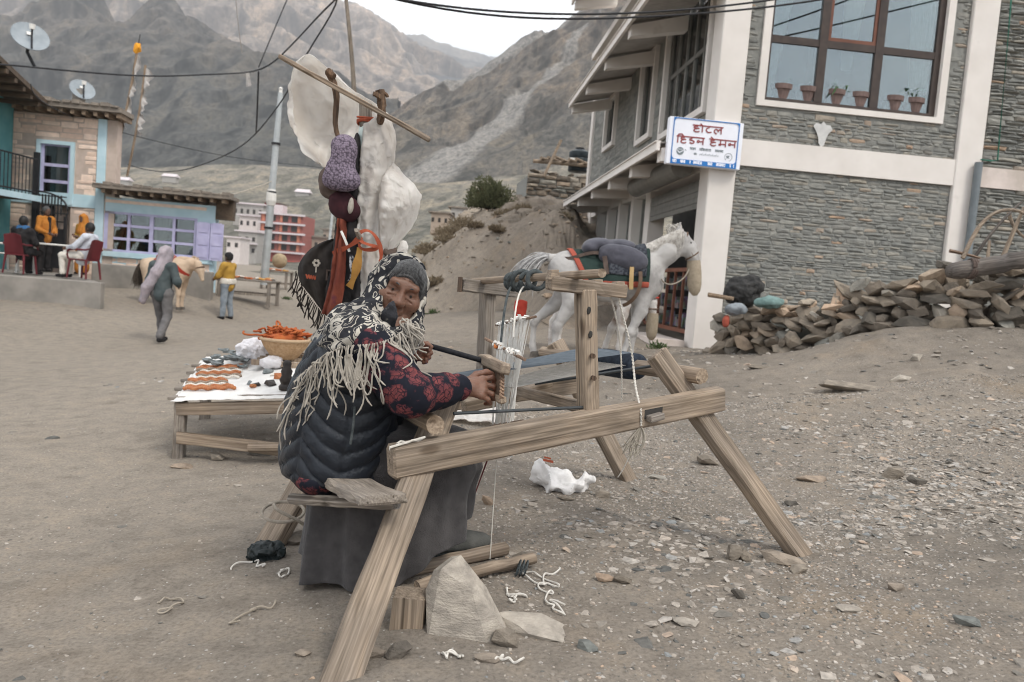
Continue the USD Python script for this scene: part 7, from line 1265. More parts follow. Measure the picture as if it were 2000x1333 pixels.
H1, w1, f1, B1 = horse('horse', 'white horse with a green blanket, padded saddle and feed bag behind the loom', ho, hang, 1.0, M_whitecoat, mane=M_mane, tail=M_tailgrey, h=.015, skinny=.80, tailpts=[(-.57, 1.11), (-.68, 1.12), (-.82, 1.03), (-.90, .84)])
def on(f, mesh_f, lo, hi, h, w): v, fc = sdf(mesh_f, lo, hi, h); return w(v), fc
M_green = mk('dark_green_felt', (.018, .033, .029), (.026, .045, .039), 12, .95, .4, 120); M_redtrim = mk('orange_red_trim', (.27, .06, .04), (.33, .08, .05), 12, .9); M_padnavy = mk('violet_grey_pad', (.045, .045, .058), (.072, .071, .088), 8, .8, .3, 60, sheen=.2); M_leather = mk('brown_leather', (.09, .055, .035), (.14, .09, .06), 18, .55); M_strap = mk('tan_strap', (.40, .27, .12), (.46, .32, .16), 14, .8); M_tartan = mk('dark_check_cloth', (.02, .022, .03), (.06, .065, .075), 40, .95, lo=.45, hi=.55)
_back = lambda p: -.505 - (p[:, 2] - 1.12) * -.55 - p[:, 0]                   # behind this the blanket ends
def rgn(p, m=0.0): return np.maximum.reduce([(-.40 + (1.16 - p[:, 2]) * .52 + m) - p[:, 0], p[:, 0] - (.46 - m), (.845 + (p[:, 0] * .06) + m) - p[:, 2]])
blanket = lambda p: np.maximum(f1(p) - .018, rgn(p)); rim = lambda p: np.maximum.reduce([f1(p) - .024, rgn(p), -np.maximum((-.335 + (1.16 - p[:, 2]) * .52) - p[:, 0], (.91 + p[:, 0] * .06) - p[:, 2])])
lo, hi = A(-.6, -.34, .7), A(.6, .34, 1.4)
bl = T('saddle_blanket', 'dark green felt blanket with orange-red border on the white horse', 'blanket', w1((0, 0, 1))); bl.part('felt', on(0, blanket, lo, hi, .013, w1), M_green, True); bl.part('border', on(0, rim, lo, hi, .012, w1), M_redtrim, True)
sdl = T('saddle', 'violet-grey padded saddle strapped over the green blanket', 'saddle', w1((.1, 0, 1.25)))
sdl.part('tartan_cloth', on(0, lambda p: np.maximum.reduce([f1(p) - .034, p[:, 0] - .42, -.0 - p[:, 0], .985 - p[:, 2] + .0]), lo, hi, .013, w1), M_tartan, True)
pad = su([ell((-.08, -.06, 1.30), (.17, .16, .075)), ell((.16, .02, 1.31), (.17, .17, .075)), ell((-.20, -.12, 1.25), (.09, .12, .07))], .05); sdl.part('seat_pad', on(0, pad, A(-.4, -.35, 1.0), A(.5, .35, 1.5), .013, w1), M_padnavy, True)
pad = su([ell((.14, -.22, 1.18), (.26, .07, .12)), ell((.28, -.24, 1.13), (.14, .06, .10)), ell((.05, -.15, 1.26), (.16, .10, .05))], .06); v, fc = sdf(pad, A(-.4, -.45, .9), A(.6, .1, 1.45), .012); n = meshkit.arrays((v, fc), True)[2]; sdl.part('side_pad', (w1(v + n * (fb(v, 8, 3, 2) * .03)[:, None]), fc), M_padnavy, True)
def strap(pts, wd, m, name, th, w, n=14): 
    p = curve(pts, n); d = np.gradient(p, axis=0); d /= np.linalg.norm(d, axis=1, keepdims=True); s_ = np.cross(d, A(0, 1, 0)); s_ /= np.linalg.norm(s_, axis=1, keepdims=True) + 1e-9; rows = [np.array([p[i] - s_[i] * wd / 2, p[i] + s_[i] * wd / 2, p[i] + s_[i] * wd / 2 + A(0, -.008, 0), p[i] - s_[i] * wd / 2 + A(0, -.008, 0)]) for i in range(n)]; th.part(name, (lambda q: (w(q[0]), q[1]))(strip(rows, True)), m)
strap([(.245, -.285, 1.08), (.25, -.285, .95), (.26, -.27, .84)], .045, M_strap, 'tan_strap', sdl, w1); strap([(.34, -.275, 1.04), (.35, -.285, .93), (.33, -.265, .80), (.27, -.20, .70), (.22, -.08, .66)], .04, M_leather, 'girth_strap', sdl, w1); strap([(-.12, -.24, 1.20), (-.28, -.22, 1.17), (-.42, -.19, 1.12), (-.50, -.10, 1.13)], .035, M_brownfelt, 'crupper_strap', sdl, w1)
strap([(-.06, -.285, 1.17), (-.04, -.292, 1.08), (-.02, -.295, .98)], .05, M_brownfelt, 'side_strap', sdl, w1)
br = T('halter', 'brown leather halter on the white horse\'s head with a slack lead rope', 'halter', w1((.9, 0, 1.3)))
def ring(c, nrm, rx, rz, r, n=26):
    g = np.linspace(0, 2 * np.pi, n); nrm = unit(nrm); y = A(0, 1, 0); z = np.cross(nrm, y); return A(*c) + (np.cos(g) * rx)[:, None] * y + (np.sin(g) * rz)[:, None] * z
hv_ = unit(A(.205, 0, -.275)); br.part('noseband', (lambda m: (w1(m[0]), m[1]))(tube(ring((.958, 0, 1.265), hv_, .066, .078, .008), .010, 6)), M_leather); br.part('headpiece', (lambda m: (w1(m[0]), m[1]))(tube(ring((.835, 0, 1.40), unit(A(.25, 0, -.10)), .088, .125, .01), .010, 6)), M_leather)
br.part('cheek_strap', (lambda m: (w1(m[0]), m[1]))(tube([A(.86, -.083, 1.38), A(.92, -.075, 1.31), A(.955, -.066, 1.26)], .009, 6)), M_leather); br.part('lead_rope', (lambda m: (w1(m[0]), m[1]))(tube(curve([A(.93, -.03, 1.19), A(.84, -.06, .98), A(.72, -.1, .93), A(.60, -.18, .98)], 18), .008, 6)), M_hemp)
M_sack = mk('tan_feed_sack', (.28, .23, .165), (.36, .30, .225), 26, .95, .6, 160)
def feedbag(w, c, d, L, label, r=.075):
    c, d = A(*c), unit(d); x = A(0, 1, 0); y = np.cross(d, x); rows = []; g = np.linspace(0, 2 * np.pi, 25)[:-1]
    for t, k in ((0, 1.0), (.12, 1.06), (.4, 1.12), (.7, 1.06), (.88, .85), (1, .35)): rows.append(w(c + d * L * t + np.cos(g)[:, None] * x * r * k + np.sin(g)[:, None] * y * r * k * (1 + .05 * np.sin(3 * g))[:, None] + A(.0, 0, -.03 * t * t)))
    single('feed_bag', strip(rows, True), M_sack, label, 'feed bag', 60)
feedbag(w1, (.985, 0, 1.215), A(.14, 0, -1), .36, 'tan sackcloth feed bag over the white horse\'s muzzle', .072)
# second, smaller horse behind it with its head down
M_pinto = mk('white_brown_coat', (.52, .49, .46), (.60, .57, .54), 2.2, .85, lo=.46, hi=.5, third=(.20, .12, .075)); o2 = at(1150, 695, 10.1); o2[2] = float(gz(o2[0], o2[1]))
H2, w2, f2, B2 = horse('horse', 'smaller white and brown horse standing behind the white one, head lowered into its feed bag', o2, math.radians(-4), .88, M_pinto, neck=[(.42, 1.04, .18), (.66, 1.00, .12), (.80, .93, .085), (.83, .80, .082), (.85, .70, .06), (.87, .58, .05)], legs={'fn': [(.42, .62), (.42, .37), (.41, .12), (.41, .03)], 'ff': [(.43, .62), (.30, .37), (.24, .14), (.22, .03)], 'hn': [(-.34, .66), (-.46, .37), (-.46, .13), (-.44, .03)], 'hf': [(-.36, .68), (-.56, .40), (-.58, .13), (-.55, .03)]}, h=.02)
feedbag(w2, (.865, 0, .64), A(.02, 0, -1), .36, 'tan feed bag on the lowered head of the smaller horse', .078)
h2 = T('halter', 'red halter on the smaller horse behind the white one', 'halter', w2((.83, 0, .8))); h2.part('headpiece', (lambda m: (w2(m[0]), m[1]))(tube(ring((.81, 0, .86), unit(A(.05, 0, -1)), .088, .11, .01), .013, 6)), mk('red_webbing', (.34, .035, .022), (.40, .05, .03), 8, .8)); h2.part('noseband', (lambda m: (w2(m[0]), m[1]))(tube(ring((.85, 0, .70), unit(A(.05, 0, -1)), .062, .075, .01), .011, 6)), M_leather)
single('red_rag', patch([[(1006, 588, 9.0), (1018, 586, 9.0), (1030, 590, 9.0)], [(1004, 604, 9.0), (1016, 606, 8.98), (1028, 606, 9.0)], [(1010, 624, 9.0), (1017, 626, 8.99), (1024, 624, 9.0)]], 12, 12, .006, .02, 9), UsdShade.Material.Get(stage, '/World/Looks/red_webbing'), 'red rag hanging behind the loom below the white horse\'s tail', 'rag', True)
# tan horse across the street
M_tan = mk('tan_horse_coat', (.44, .32, .225), (.53, .41, .30), 3, .85, third=(.36, .26, .18)); o3 = at(319, 614, 18.5); o3[2] = float(gz(o3[0], o3[1])); M_darkhair = mk('dark_brown_hair', (.045, .035, .028), (.085, .065, .05), 20, .8)
H3, w3, f3, B3 = horse('horse', 'tan horse with a red patterned saddle cloth across the street', o3, math.radians(-6), .95, M_tan, neck=[(.42, 1.08, .19), (.66, 1.14, .13), (.82, 1.13, .10), (.90, 1.0, .09), (.93, .90, .07), (.96, .78, .055)], mane=M_tan, tail=M_darkhair, tailpts=[(-.60, 1.10), (-.68, 1.0), (-.70, .80), (-.68, .55)], legs={'fn': [(.42, .62), (.44, .37), (.43, .12), (.44, .03)], 'ff': [(.43, .62), (.40, .37), (.39, .12), (.40, .03)], 'hn': [(-.34, .66), (-.47, .37), (-.52, .13), (-.49, .03)], 'hf': [(-.40, .68), (-.60, .40), (-.66, .13), (-.63, .03)]}, h=.022)
M_redpat = mk('red_patterned_cloth', (.22, .05, .04), (.34, .13, .11), 30, .9, lo=.45, hi=.55); single('saddle_cloth', on(0, lambda p: np.maximum.reduce([f3(p) - .03, p[:, 0] - .26, -.22 - p[:, 0], .93 - p[:, 2]]), A(-.4, -.34, .8), A(.5, .34, 1.4), .018, w3), M_redpat, 'red patterned saddle cloth on the tan horse', 'saddle cloth', True); lump('rolled_pad', [(w3((.02, 0, 1.25)), (.24, .2, .10))], .02, .03, M_redpat, 'rolled red pad on top of the tan horse\'s saddle cloth', 'saddle', .05)
br3 = T('breast_strap', 'bright red breast strap and halter on the tan horse', 'strap', w3((.6, 0, .9))); strap([(.40, -.24, 1.06), (.55, -.20, .92), (.64, -.05, .84)], .09, UsdShade.Material.Get(stage, '/World/Looks/red_webbing'), 'breast_band', br3, w3); br3.part('headpiece', (lambda m: (w3(m[0]), m[1]))(tube(ring((.87, 0, 1.06), unit(A(.3, 0, -1)), .09, .12, .01), .016, 6)), M_leather)
# ------------------------------------------------------------------ people in the street
def person(label, base, ang, J, top, bottom, skin=None, hair=None, hat=None, H=1.65, sleeve=True, group=None, shoes=None, h=.016, robe=False):
    """J overrides joints in metres for a 1.65 m figure: x forward, y left, z up"""
    s = H / 1.65; t = T('person', label, 'person', base); c, q = math.cos(ang), math.sin(ang); B = np.array([[c, -q, 0], [q, c, 0], [0, 0, 1.0]])
    def w(p): return A(*base) + (np.asarray(p, float) * s) @ B.T
    D = dict(pel=(0, 0, .90), che=(.0, 0, 1.22), nek=(0, 0, 1.39), head=(.02, 0, 1.53), shl=(0, .18, 1.34), shr=(0, -.18, 1.34), ell=(-.02, .25, 1.06), elr=(-.02, -.25, 1.06), hal=(.06, .25, .84), har=(.06, -.25, .84), hpl=(0, .09, .86), hpr=(0, -.09, .86), knl=(.02, .10, .48), knr=(.02, -.10, .48), anl=(0, .10, .09), anr=(0, -.10, .09)); D.update(J); D = {k: A(*v) for k, v in D.items()}
    sk = skin or M_skin; hd0 = D['head']; sn = D['shl'] - D['shr']
    bp = [cap(D['pel'], D['che'], .11, .12), cap(D['che'], D['nek'], .10, .055), cap(D['nek'], hd0, .05, .05), ell(hd0 + A(.005, 0, .01), (.092, .075, .115)), ell(hd0 + A(.075, 0, -.005), (.025, .016, .025)), ell(hd0 + A(.055, 0, -.06), (.035, .04, .035)), ell(hd0 + A(-.01, .078, 0), (.02, .012, .03)), ell(hd0 + A(-.01, -.078, 0), (.02, .012, .03))]
    for a in 'lr':
        bp += chain([D['sh' + a], D['el' + a], D['ha' + a]], [.045, .036, .026]) + chain([D['hp' + a], D['kn' + a], D['an' + a]], [.07, .05, .035]); dr = unit(D['ha' + a] - D['el' + a]); bp.append(ell(D['ha' + a] + dr * .06, (.035, .03, .06) if abs(dr[2]) > .6 else (.06, .03, .032)))
        for k in range(4): o = np.cross(dr, A(0, 1, .2)); o = unit(o) * (k - 1.5) * .018; bp.append(cap(D['ha' + a] + dr * .09 + o, D['ha' + a] + dr * .155 + o, .010, .008))
    lo = np.min(list(D.values()), 0) - .25; hi = np.max(list(D.values()), 0) + .25; v, f = sdf(su(bp, .025), lo, hi, .013); t.part('body', (w(v), f), sk, True)
    tp_ = [cap(D['pel'] + A(0, 0, -.06), D['che'], .155, .155), cap(D['che'], D['nek'] - A(0, 0, .03), .14, .075), cap(D['shl'] - sn * .12, D['shr'] + sn * .12, .075)]
    if sleeve:
        for a in 'lr': tp_ += chain([D['sh' + a], D['el' + a], D['ha' + a] * .9 + D['el' + a] * .1], [.075, .062, .048])
    v, f = sdf(su(tp_, .05), lo, hi, h); n = meshkit.arrays((v, f), True)[2]; v = v + n * (fb(v, 9, 4, 5) * .035)[:, None]; t.part('jacket', (w(v), f), top, True)
    bt = []
    for a in 'lr': bt += chain([D['hp' + a], D['kn' + a], D['an' + a] + A(0, 0, .02)], [.105, .078, .062])
    bt.append(cap(D['hpl'], D['hpr'], .115))
    if robe: bt.append(cap(D['pel'], (D['anl'] + D['anr']) / 2 + A(0, 0, .1), .15, .19))
    v, f = sdf(su(bt, .03), lo, hi, h); n = meshkit.arrays((v, f), True)[2]; v = v + n * (fb(v, 10, 4, 6) * .03)[:, None]; t.part('trousers', (w(v), f), bottom, True)
    for a in 'lr': e = D['an' + a]; v, f = sdf(su([cap(e + A(-.02, 0, -.045), e + A(.13, 0, -.055), .042, .036), cap(e, e - A(0, 0, .04), .045)], .02), e - .25, e + .3, h); t.part('shoe', (w(v), f), shoes or M_black, True)
    if hair is not None:
        hf_ = cut(ell(hd0 + A(-.012, 0, .025), (.104, .09, .122)), su([ell(hd0 + A(.10, 0, -.03), (.085, .10, .10)), ell(hd0 + A(.0, 0, -.14), (.2, .2, .075))], .02), .01); v, f = sdf(hf_, hd0 - .2, hd0 + .2, .011); t.part('hair', (w(v), f), hair, True)
    if hat is not None:
        hf_ = su([cut(ell(hd0 + A(-.005, 0, .045), (.108, .095, .10)), lambda p: hd0[2] + .025 - p[:, 2], .01)], .01) if False else cut(ell(hd0 + A(-.005, 0, .045), (.110, .096, .10)), lambda p: p[:, 2] - (hd0[2] + .03), .01); v, f = sdf(hf_, hd0 - .2, hd0 + .2, .011); t.part('cap', (w(v), f), hat, True)
    return t, w, D
def drape(t, w, prims, m, k=.05, h=.014, name='shawl', amp=.03, cuts=(), sub=None):
    f = su(prims, k)
    for c_ in cuts: f = cut(f, c_, .01)
    v, fc = sdf(f, A(-.7, -.7, -.1), A(.8, .7, 1.9), h); n = meshkit.arrays((v, fc), True)[2]; v = v + n * (fb(v, 11, 4, 7) * amp + .004 * np.sin(v[:, 1] * 90 + v[:, 2] * 12))[:, None]; t.part(name, (w(v), fc), m, True)
M_teal = mk('slate_teal_jacket', (.045, .06, .062), (.075, .09, .092), 6, .85); M_gtrouser = mk('grey_trousers', (.10, .095, .095), (.15, .142, .14), 8, .9); M_lscarf = mk('lavender_grey_scarf', (.24, .215, .235), (.36, .31, .33), 5, .9, third=(.30, .28, .30)); M_jeans = mk('washed_jeans', (.17, .20, .23), (.27, .30, .33), 9, .9); M_yellow = mk('mustard_jacket', (.33, .19, .035), (.42, .25, .05), 6, .9); M_orange = mk('orange_jacket', (.40, .15, .025), (.47, .185, .035), 6, .85); M_dskin = skinmat('dark_skin', (.12, .065, .045), (.16, .09, .06), (.09, .05, .035)); M_bhair = mk('black_hair', (.012, .011, .011), (.025, .022, .02), 60, .5); M_paleblue2 = mk('pale_shirt', (.46, .48, .54), (.56, .58, .62), 6, .85); M_bluejk = mk('blue_jacket', (.03, .09, .20), (.04, .12, .25), 6, .85)
b_ = at(312, 670, 13.5); b_[2] = float(gz(b_[0], b_[1]))
p1_, w_, D_ = person('woman walking away in a lavender-grey headscarf and slate jacket in the open street', b_, math.radians(82), dict(anl=(.24, .12, .10), knl=(.16, .11, .49), anr=(-.20, -.12, .12), knr=(.02, -.11, .48), elr=(.0, -.27, 1.08), har=(.16, -.20, 1.02), ell=(.0, .25, 1.08), hal=(.18, .16, 1.05), pel=(0, 0, .92), che=(.04, 0, 1.22), nek=(.05, 0, 1.38), head=(.08, 0, 1.51)), M_teal, M_gtrouser, M_dskin, H=1.62)
drape(p1_, w_, [ell((.06, 0, 1.54), (.135, .125, .155)), cap((.03, 0, 1.42), (-.08, .06, 1.22), .12, .10), cap((-.10, .08, 1.2), (-.14, .20, .95), .085, .085), cap((-.14, .20, .95), (-.12, .28, .72), .085, .06), cap((-.11, .0, 1.28), (-.15, .12, 1.0), .06, .06)], M_lscarf, cuts=[ell((.20, 0, 1.51), (.07, .08, .10))])
b_ = at(442, 617, 19.3); b_[2] = float(gz(b_[0], b_[1]))
p2_, w_, D_ = person('man in a mustard jacket and washed jeans holding the tan horse\'s halter', b_, math.radians(160), dict(ell=(.10, .24, 1.08), hal=(.30, .12, 1.0), elr=(.12, -.26, 1.08), har=(.30, -.12, 1.02), anl=(.02, .12, .09), anr=(-.02, -.14, .09)), M_yellow, M_jeans, M_dskin, M_bhair, M_black, H=1.62)
drape(p2_, w_, [cap((0, .05, .93), (0, -.05, .93), .165), cap((0, .0, .96), (0, -.0, 1.0), .17)], M_bone, name='white_waistband', amp=.02, cuts=[lambda p: 1.0 * (p[:, 2] * 0) + np.minimum(p[:, 2] - .88, 1.03 - p[:, 2])] and [lambda p: p[:, 2] - .88, lambda p: 1.02 - p[:, 2]])
tq = lambda px, py, Y: A(*at(px, py, Y)[:2], tz1)
p3_, w_, D_ = person('grey-haired person standing in an orange jacket beside the iron gate', tq(86, 520, 20.6), math.radians(-20), dict(ell=(.02, .25, 1.06), hal=(.22, .12, .98), elr=(.06, -.25, 1.06), har=(.24, -.12, .98)), M_orange, M_black, M_dskin, M_hair, H=1.66); drape(p3_, w_, [cap((.135, .0, 1.36), (.15, .0, 1.02), .045, .03)], M_black, name='dark_front', amp=.01)
p4_, w_, D_ = person('woman in an orange-yellow headscarf standing by the blue pilaster', tq(160, 520, 20.2), math.radians(-110), dict(hal=(.2, .1, 1.05), har=(.2, -.1, 1.08)), M_yellow, M_orange, M_dskin, H=1.5, robe=True); drape(p4_, w_, [ell((.0, 0, 1.55), (.13, .115, .15)), cap((-.02, 0, 1.44), (-.02, 0, 1.2), .13, .20), cap((0, .1, 1.25), (.05, .12, .95), .12, .12)], M_orange, cuts=[ell((.14, 0, 1.52), (.09, .075, .10))])
seat = dict(pel=(0, 0, .50), che=(-.04, 0, .82), nek=(-.04, 0, 1.0), head=(.0, 0, 1.14), shl=(-.04, .18, .95), shr=(-.04, -.18, .95), ell=(.04, .24, .70), elr=(.04, -.24, .70), hal=(.26, .16, .66), har=(.26, -.16, .66), hpl=(0, .10, .50), hpr=(0, -.10, .50), knl=(.40, .12, .48), knr=(.40, -.12, .48), anl=(.38, .12, .09), anr=(.38, -.12, .09))
p5_, w_, D_ = person('dark-haired person with a blue collar seated in the maroon chair left of the table', tq(43, 552, 17.6), math.radians(90), seat, M_black, M_black, M_dskin, M_bhair); drape(p5_, w_, [cap((-.03, .07, .99), (-.03, -.07, .99), .085)], M_bluejk, name='blue_collar', amp=.01)
p6_, w_, D_ = person('black-haired person in a pale shirt leaning back in the maroon chair right of the table', tq(160, 552, 17.6), math.radians(175), {**seat, 'che': (-.10, 0, .80), 'nek': (-.16, 0, .97), 'head': (-.13, 0, 1.11), 'shl': (-.14, .18, .92), 'shr': (-.14, -.18, .92)}, M_paleblue2, M_bone, M_dskin, M_bhair)
# ------------------------------------------------------------------ rubble wall and its litter
STR = [(0, (.085, .078, .068)), (.22, (.13, .113, .095)), (.45, (.19, .162, .13)), (.72, (.25, .218, .18)), (.86, (.30, .225, .165)), (.95, (.17, .18, .17)), (1, (.36, .325, .28))]
M_rub = mk('rubble_stone', (.95, .93, .90), (1.5, 1.44, 1.36), 9, .92, .7, 45, tintramp=STR, bdist=.02)
M_rock = mk('shale_rock', (.70, .69, .68), (1.22, 1.2, 1.17), 14, .9, .7, 70, stretch=(1, 1, 2.2), tintramp=STR, bdist=.012)
def slab(size, sd, n=22):
    """angular split stone: jittered box with broken corners"""
    r = np.random.default_rng(sd); d = r.normal(size=(n, 3)); d /= (np.abs(d) ** 3.4).sum(1, keepdims=True) ** (1 / 3.4); d *= r.uniform(.70, 1.0, (n, 1)); d[:, 0] += r.uniform(-.35, .35) * d[:, 2] + r.uniform(-.25, .25) * d[:, 1]; d[:, :2] *= 1 - r.uniform(-.1, .35) * d[:, 2:] * .6
    return hull(d / np.abs(d).max(0) * A(*size) / 2)
wp = np.array([at(x, y, Y) for x, y, Y in ((1372, 693, 10.2), (1430, 700, 9.7), (1520, 697, 9.1), (1620, 682, 8.5), (1730, 664, 7.95), (1840, 648, 7.65), (1930, 643, 7.5), (2080, 640, 7.3))]); wp = curve(wp, 80); wl = np.r_[0, np.cumsum(np.linalg.norm(np.diff(wp, axis=0), axis=1))]
hts = np.interp(np.linspace(0, 1, 80), [0, .10, .35, .45, .52, .60, .72, 1], [.50, .58, .52, .42, .60, .52, .50, .58])
wall = T('rubble_wall', 'low dry wall of loose broken stones below the hotel\'s stone panel', 'wall', wp[30])
rg = np.random.default_rng(31); rub = []
for layer in (0, 1):
    z = 0.0; row = 0
    while z < .68:
        rh_ = rg.uniform(.055, .105); x = rg.uniform(0, .15)
        while x < wl[-1]:
            L = rg.uniform(.11, .36); i = np.searchsorted(wl, min(x + L / 2, wl[-1] - .001)); p = wp[min(i, 79)]
            if z < hts[min(i, 79)] + rg.uniform(-.08, .04):
                d = wp[min(i + 1, 79)] - wp[max(i - 1, 0)]; a = math.atan2(d[1], d[0]) + rg.normal(0, .25); b = A(-math.sin(a), math.cos(a), 0); c = A(p[0], p[1], gz(p[0], p[1]) + .03 + z + rg.normal(0, .015)) + b * (rg.normal(0, .03) + layer * .22 + z * .16)
                M3 = rotm([0, 1, 0], rg.normal(0, .30)) @ rotm([1, 0, 0], rg.normal(0, .3)); rub.append((xf(slab((L * 1.12, rg.uniform(.16, .28), rh_ * rg.uniform(1.15, 1.75)), int(rg.integers(1e6))), c, a, M=M3), rg.uniform(0, 1), (L * rh_) * (1 - .6 * layer)))
            x += L * .93
        z += rh_
lay(wall, rub, M_rub)
tl_ = [(1405, 578, 9.55, M_mustard, 'thin yellowish stick lying on the left end of the rubble wall', 'stick'), ]
p, q = at(1384, 576, 9.5), at(1432, 584, 9.3); single('broken_stick', tube([p, q], [.03, .022], 7, wob=.1), M_rafter, 'splintered yellow-brown stick lying on the left end of the rubble wall', 'stick', frame=(p, np.eye(3)))
M_blackrag = mk('black_rag', (.02, .02, .02), (.05, .048, .046), 18, .85, .4, 60); M_tealrag = mk('teal_rag', (.11, .17, .16), (.17, .25, .235), 9, .9, .4, 40); M_bluerag = mk('grey_blue_rag', (.15, .165, .18), (.23, .25, .265), 9, .9, .4, 40)
def heap(name, c, r, sd, m, label, cat, amp=.08, h=.02, fs=9): f = su([ell(c, r), ell(c + A(r[0] * .5, 0, r[2] * .4), A(*r) * .6), ell(c - A(r[0] * .55, .02, r[2] * .3), A(*r) * .55)], .06); v, fc = sdf(f, c - A(*r) * 1.9, c + A(*r) * 1.9, h); n = meshkit.arrays((v, fc), True)[2]; qn = meshkit.fbm(v * fs, 4, sd); v = v + n * ((1 - np.abs(qn - .5) * 5) * amp - amp * .4)[:, None]; return single(name, (v, fc), m, label, cat, 40)
heap('rag_bundle', at(1452, 568, 9.5), (.20, .13, .17), 4, M_blackrag, 'bundle of black clothes dumped against the hotel pillar behind the rubble wall', 'clothes', .045, .016, 6)
heap('rag', at(1500, 592, 9.15), (.16, .10, .06), 6, M_tealrag, 'crumpled teal cloth on top of the rubble wall', 'cloth', .03, .016, 7); heap('rag', at(1436, 606, 9.2), (.11, .08, .06), 8, M_bluerag, 'pale blue-grey cloth tucked into the left of the rubble wall', 'cloth', .03, .016, 7); heap('rag', at(1418, 628, 9.2), (.025, .03, .06), 9, M_redtrim, 'small red rag in the left end of the rubble wall', 'rag', .01, .012)
M_card = mk('tan_board', (.42, .30, .21), (.50, .37, .27), 5, .85)
for k, (pts, lb) in enumerate([(((1632, 606), (1690, 608), (1680, 596), (1648, 575), (1636, 560), (1634, 582)), 'curled tan cardboard piece sticking up from the rubble wall'), (((1622, 600), (1652, 600), (1640, 588), (1628, 580)), 'small tan cardboard scrap left of the curled piece'), (((1604, 604), (1650, 606), (1664, 600), (1650, 594), (1610, 594)), 'flat pale board lying on top of the rubble wall')]):
    P_ = [at(x, y, 8.45 - .02 * k + .003 * i) for i, (x, y) in enumerate(pts)]; n_ = len(P_); m_ = np.mean(P_, 0) + A(0, -.05, .02); v = np.array(P_ + [m_] + [p_ + A(0, .02, -.01) for p_ in P_] + [m_ + A(0, .02, -.01)]); f = [(i, (i + 1) % n_, n_) for i in range(n_)] + [(n_ + 1 + (i + 1) % n_, n_ + 1 + i, 2 * n_ + 1) for i in range(n_)] + [(i, n_ + 1 + i, n_ + 1 + (i + 1) % n_) for i in range(n_)] + [(i, n_ + 1 + (i + 1) % n_, (i + 1) % n_) for i in range(n_)]; single('cardboard', (v, np.array(f)), M_card, lb, 'cardboard')
M_greylog = wood('grey_log', (.17, .15, .135), (.07, .06, .053), .5); p, q = at(1845, 532, 7.45), at(2090, 496, 7.15); pts = np.linspace(p, q, 16)
lg = T('long_log', 'thick grey log lying on the rubble wall at the right edge', 'log', p); lg.part('trunk', tube(pts + np.random.default_rng(3).normal(0, .006, pts.shape), np.r_[.05, .075, np.full(14, .082)], 14, wob=.05), M_greylog, True, frame=(p, np.array(frame_of(p, q)))); lg.part('rope_binding', join([tube(pts[3] + np.c_[np.sin(g := np.linspace(0, 6.3, 20)) * .01 + .02 * k, np.cos(g) * .088, np.sin(g) * .088], .012, 6) for k in range(3)]), M_brownfelt)
for k, (pl, r, lb) in enumerate([(((1880, 505), (1905, 455), (1940, 418), (1975, 410), (2010, 425)), .022, 'bent pale branch arching above the log'), (((1960, 500), (1985, 440), (2000, 405)), .026, 'pale branch standing up right of the drain pipe'), (((1928, 556), (1930, 500), (1933, 470)), .026, 'short pale stake standing behind the log'), (((1855, 490), (1890, 498), (1925, 508)), .018, 'thin reddish twig lying against the hotel pillar'), (((1905, 500), (1950, 440), (1995, 395)), .018, 'dark thin branch leaning behind the log'), (((1970, 415), (1990, 455), (2010, 470)), .02, 'thin pale branch hanging down at the right edge')]):
    p = curve([at(x, y, 7.7 + .05 * k) for x, y in pl], 16); single('branch', tube(p, np.linspace(r, r * .6, 16), 7, wob=.08, seed=k), [M_log, M_log, M_log, M_reddish, M_greylog, M_log][k], lb, 'branch', frame=(p[0], np.array(frame_of(p[0], p[-1]))))
# ------------------------------------------------------------------ things on the mound
SW_ = Plane(at(1090, 400, 24.5), math.radians(8)); z0, z1 = SW_.px(1090, 425)[1], SW_.px(1090, 342)[1]; a0, a1 = SW_.px(1028, 380)[0], SW_.px(1175, 380)[0]
hut = T('stone_hut', 'tumbledown dry-stone hut wall on top of the earth mound', 'hut', SW_.P((a0 + a1) / 2, z0)); hut.part('core', SW_.box(a0, a1, z0 - .6, z1 - .1, .1, 2.4), M_mortar); st = stones(SW_, a0, a1, z0 - .3, z1, 51, ch=(.08, .17), ln=(.15, .34), d=.08, proud=.10, gap=.015, wob=.05)
SL = Plane(SW_.P(a0, 0), SW_.e[1] and math.radians(98)); st += stones(SL, .05, 2.3, z0 - .3, z1 - .1, 52, ch=(.08, .17), ln=(.15, .34), d=-.02, proud=.08, gap=.015, wob=.05); rgm = np.random.default_rng(4)
for k in range(34): a = rgm.uniform(a0, a1); st.append((xf(slab((rgm.uniform(.2, .5), .3, rgm.uniform(.06, .14)), 900 + k), SW_.P(a, z1 + rgm.uniform(-.05, .12), rgm.uniform(.1, 1.2)), rgm.uniform(0, 3)), rgm.uniform(.2, .8), .05))
lay(hut, st, M_rub)
for k in range(7): a = a0 + .4 + k * (a1 - a0 - 1.0) / 6; p, q = SW_.P(a, z1 + .50 + .04 * (k % 3), .3), SW_.P(a + .9, z1 + .55, 1.4); single('roof_pole', tube([p, q], .05, 7, wob=.1, seed=k), M_log, ['leftmost bare pole of the hut\'s roof', 'bare roof pole second from the left on the hut', 'bare roof pole third from the left on the hut', 'middle bare roof pole on the hut', 'bare roof pole third from the right on the hut', 'bare roof pole second from the right on the hut', 'rightmost bare roof pole on the hut beside the tank'][k], 'pole', frame=(p, np.eye(3)))
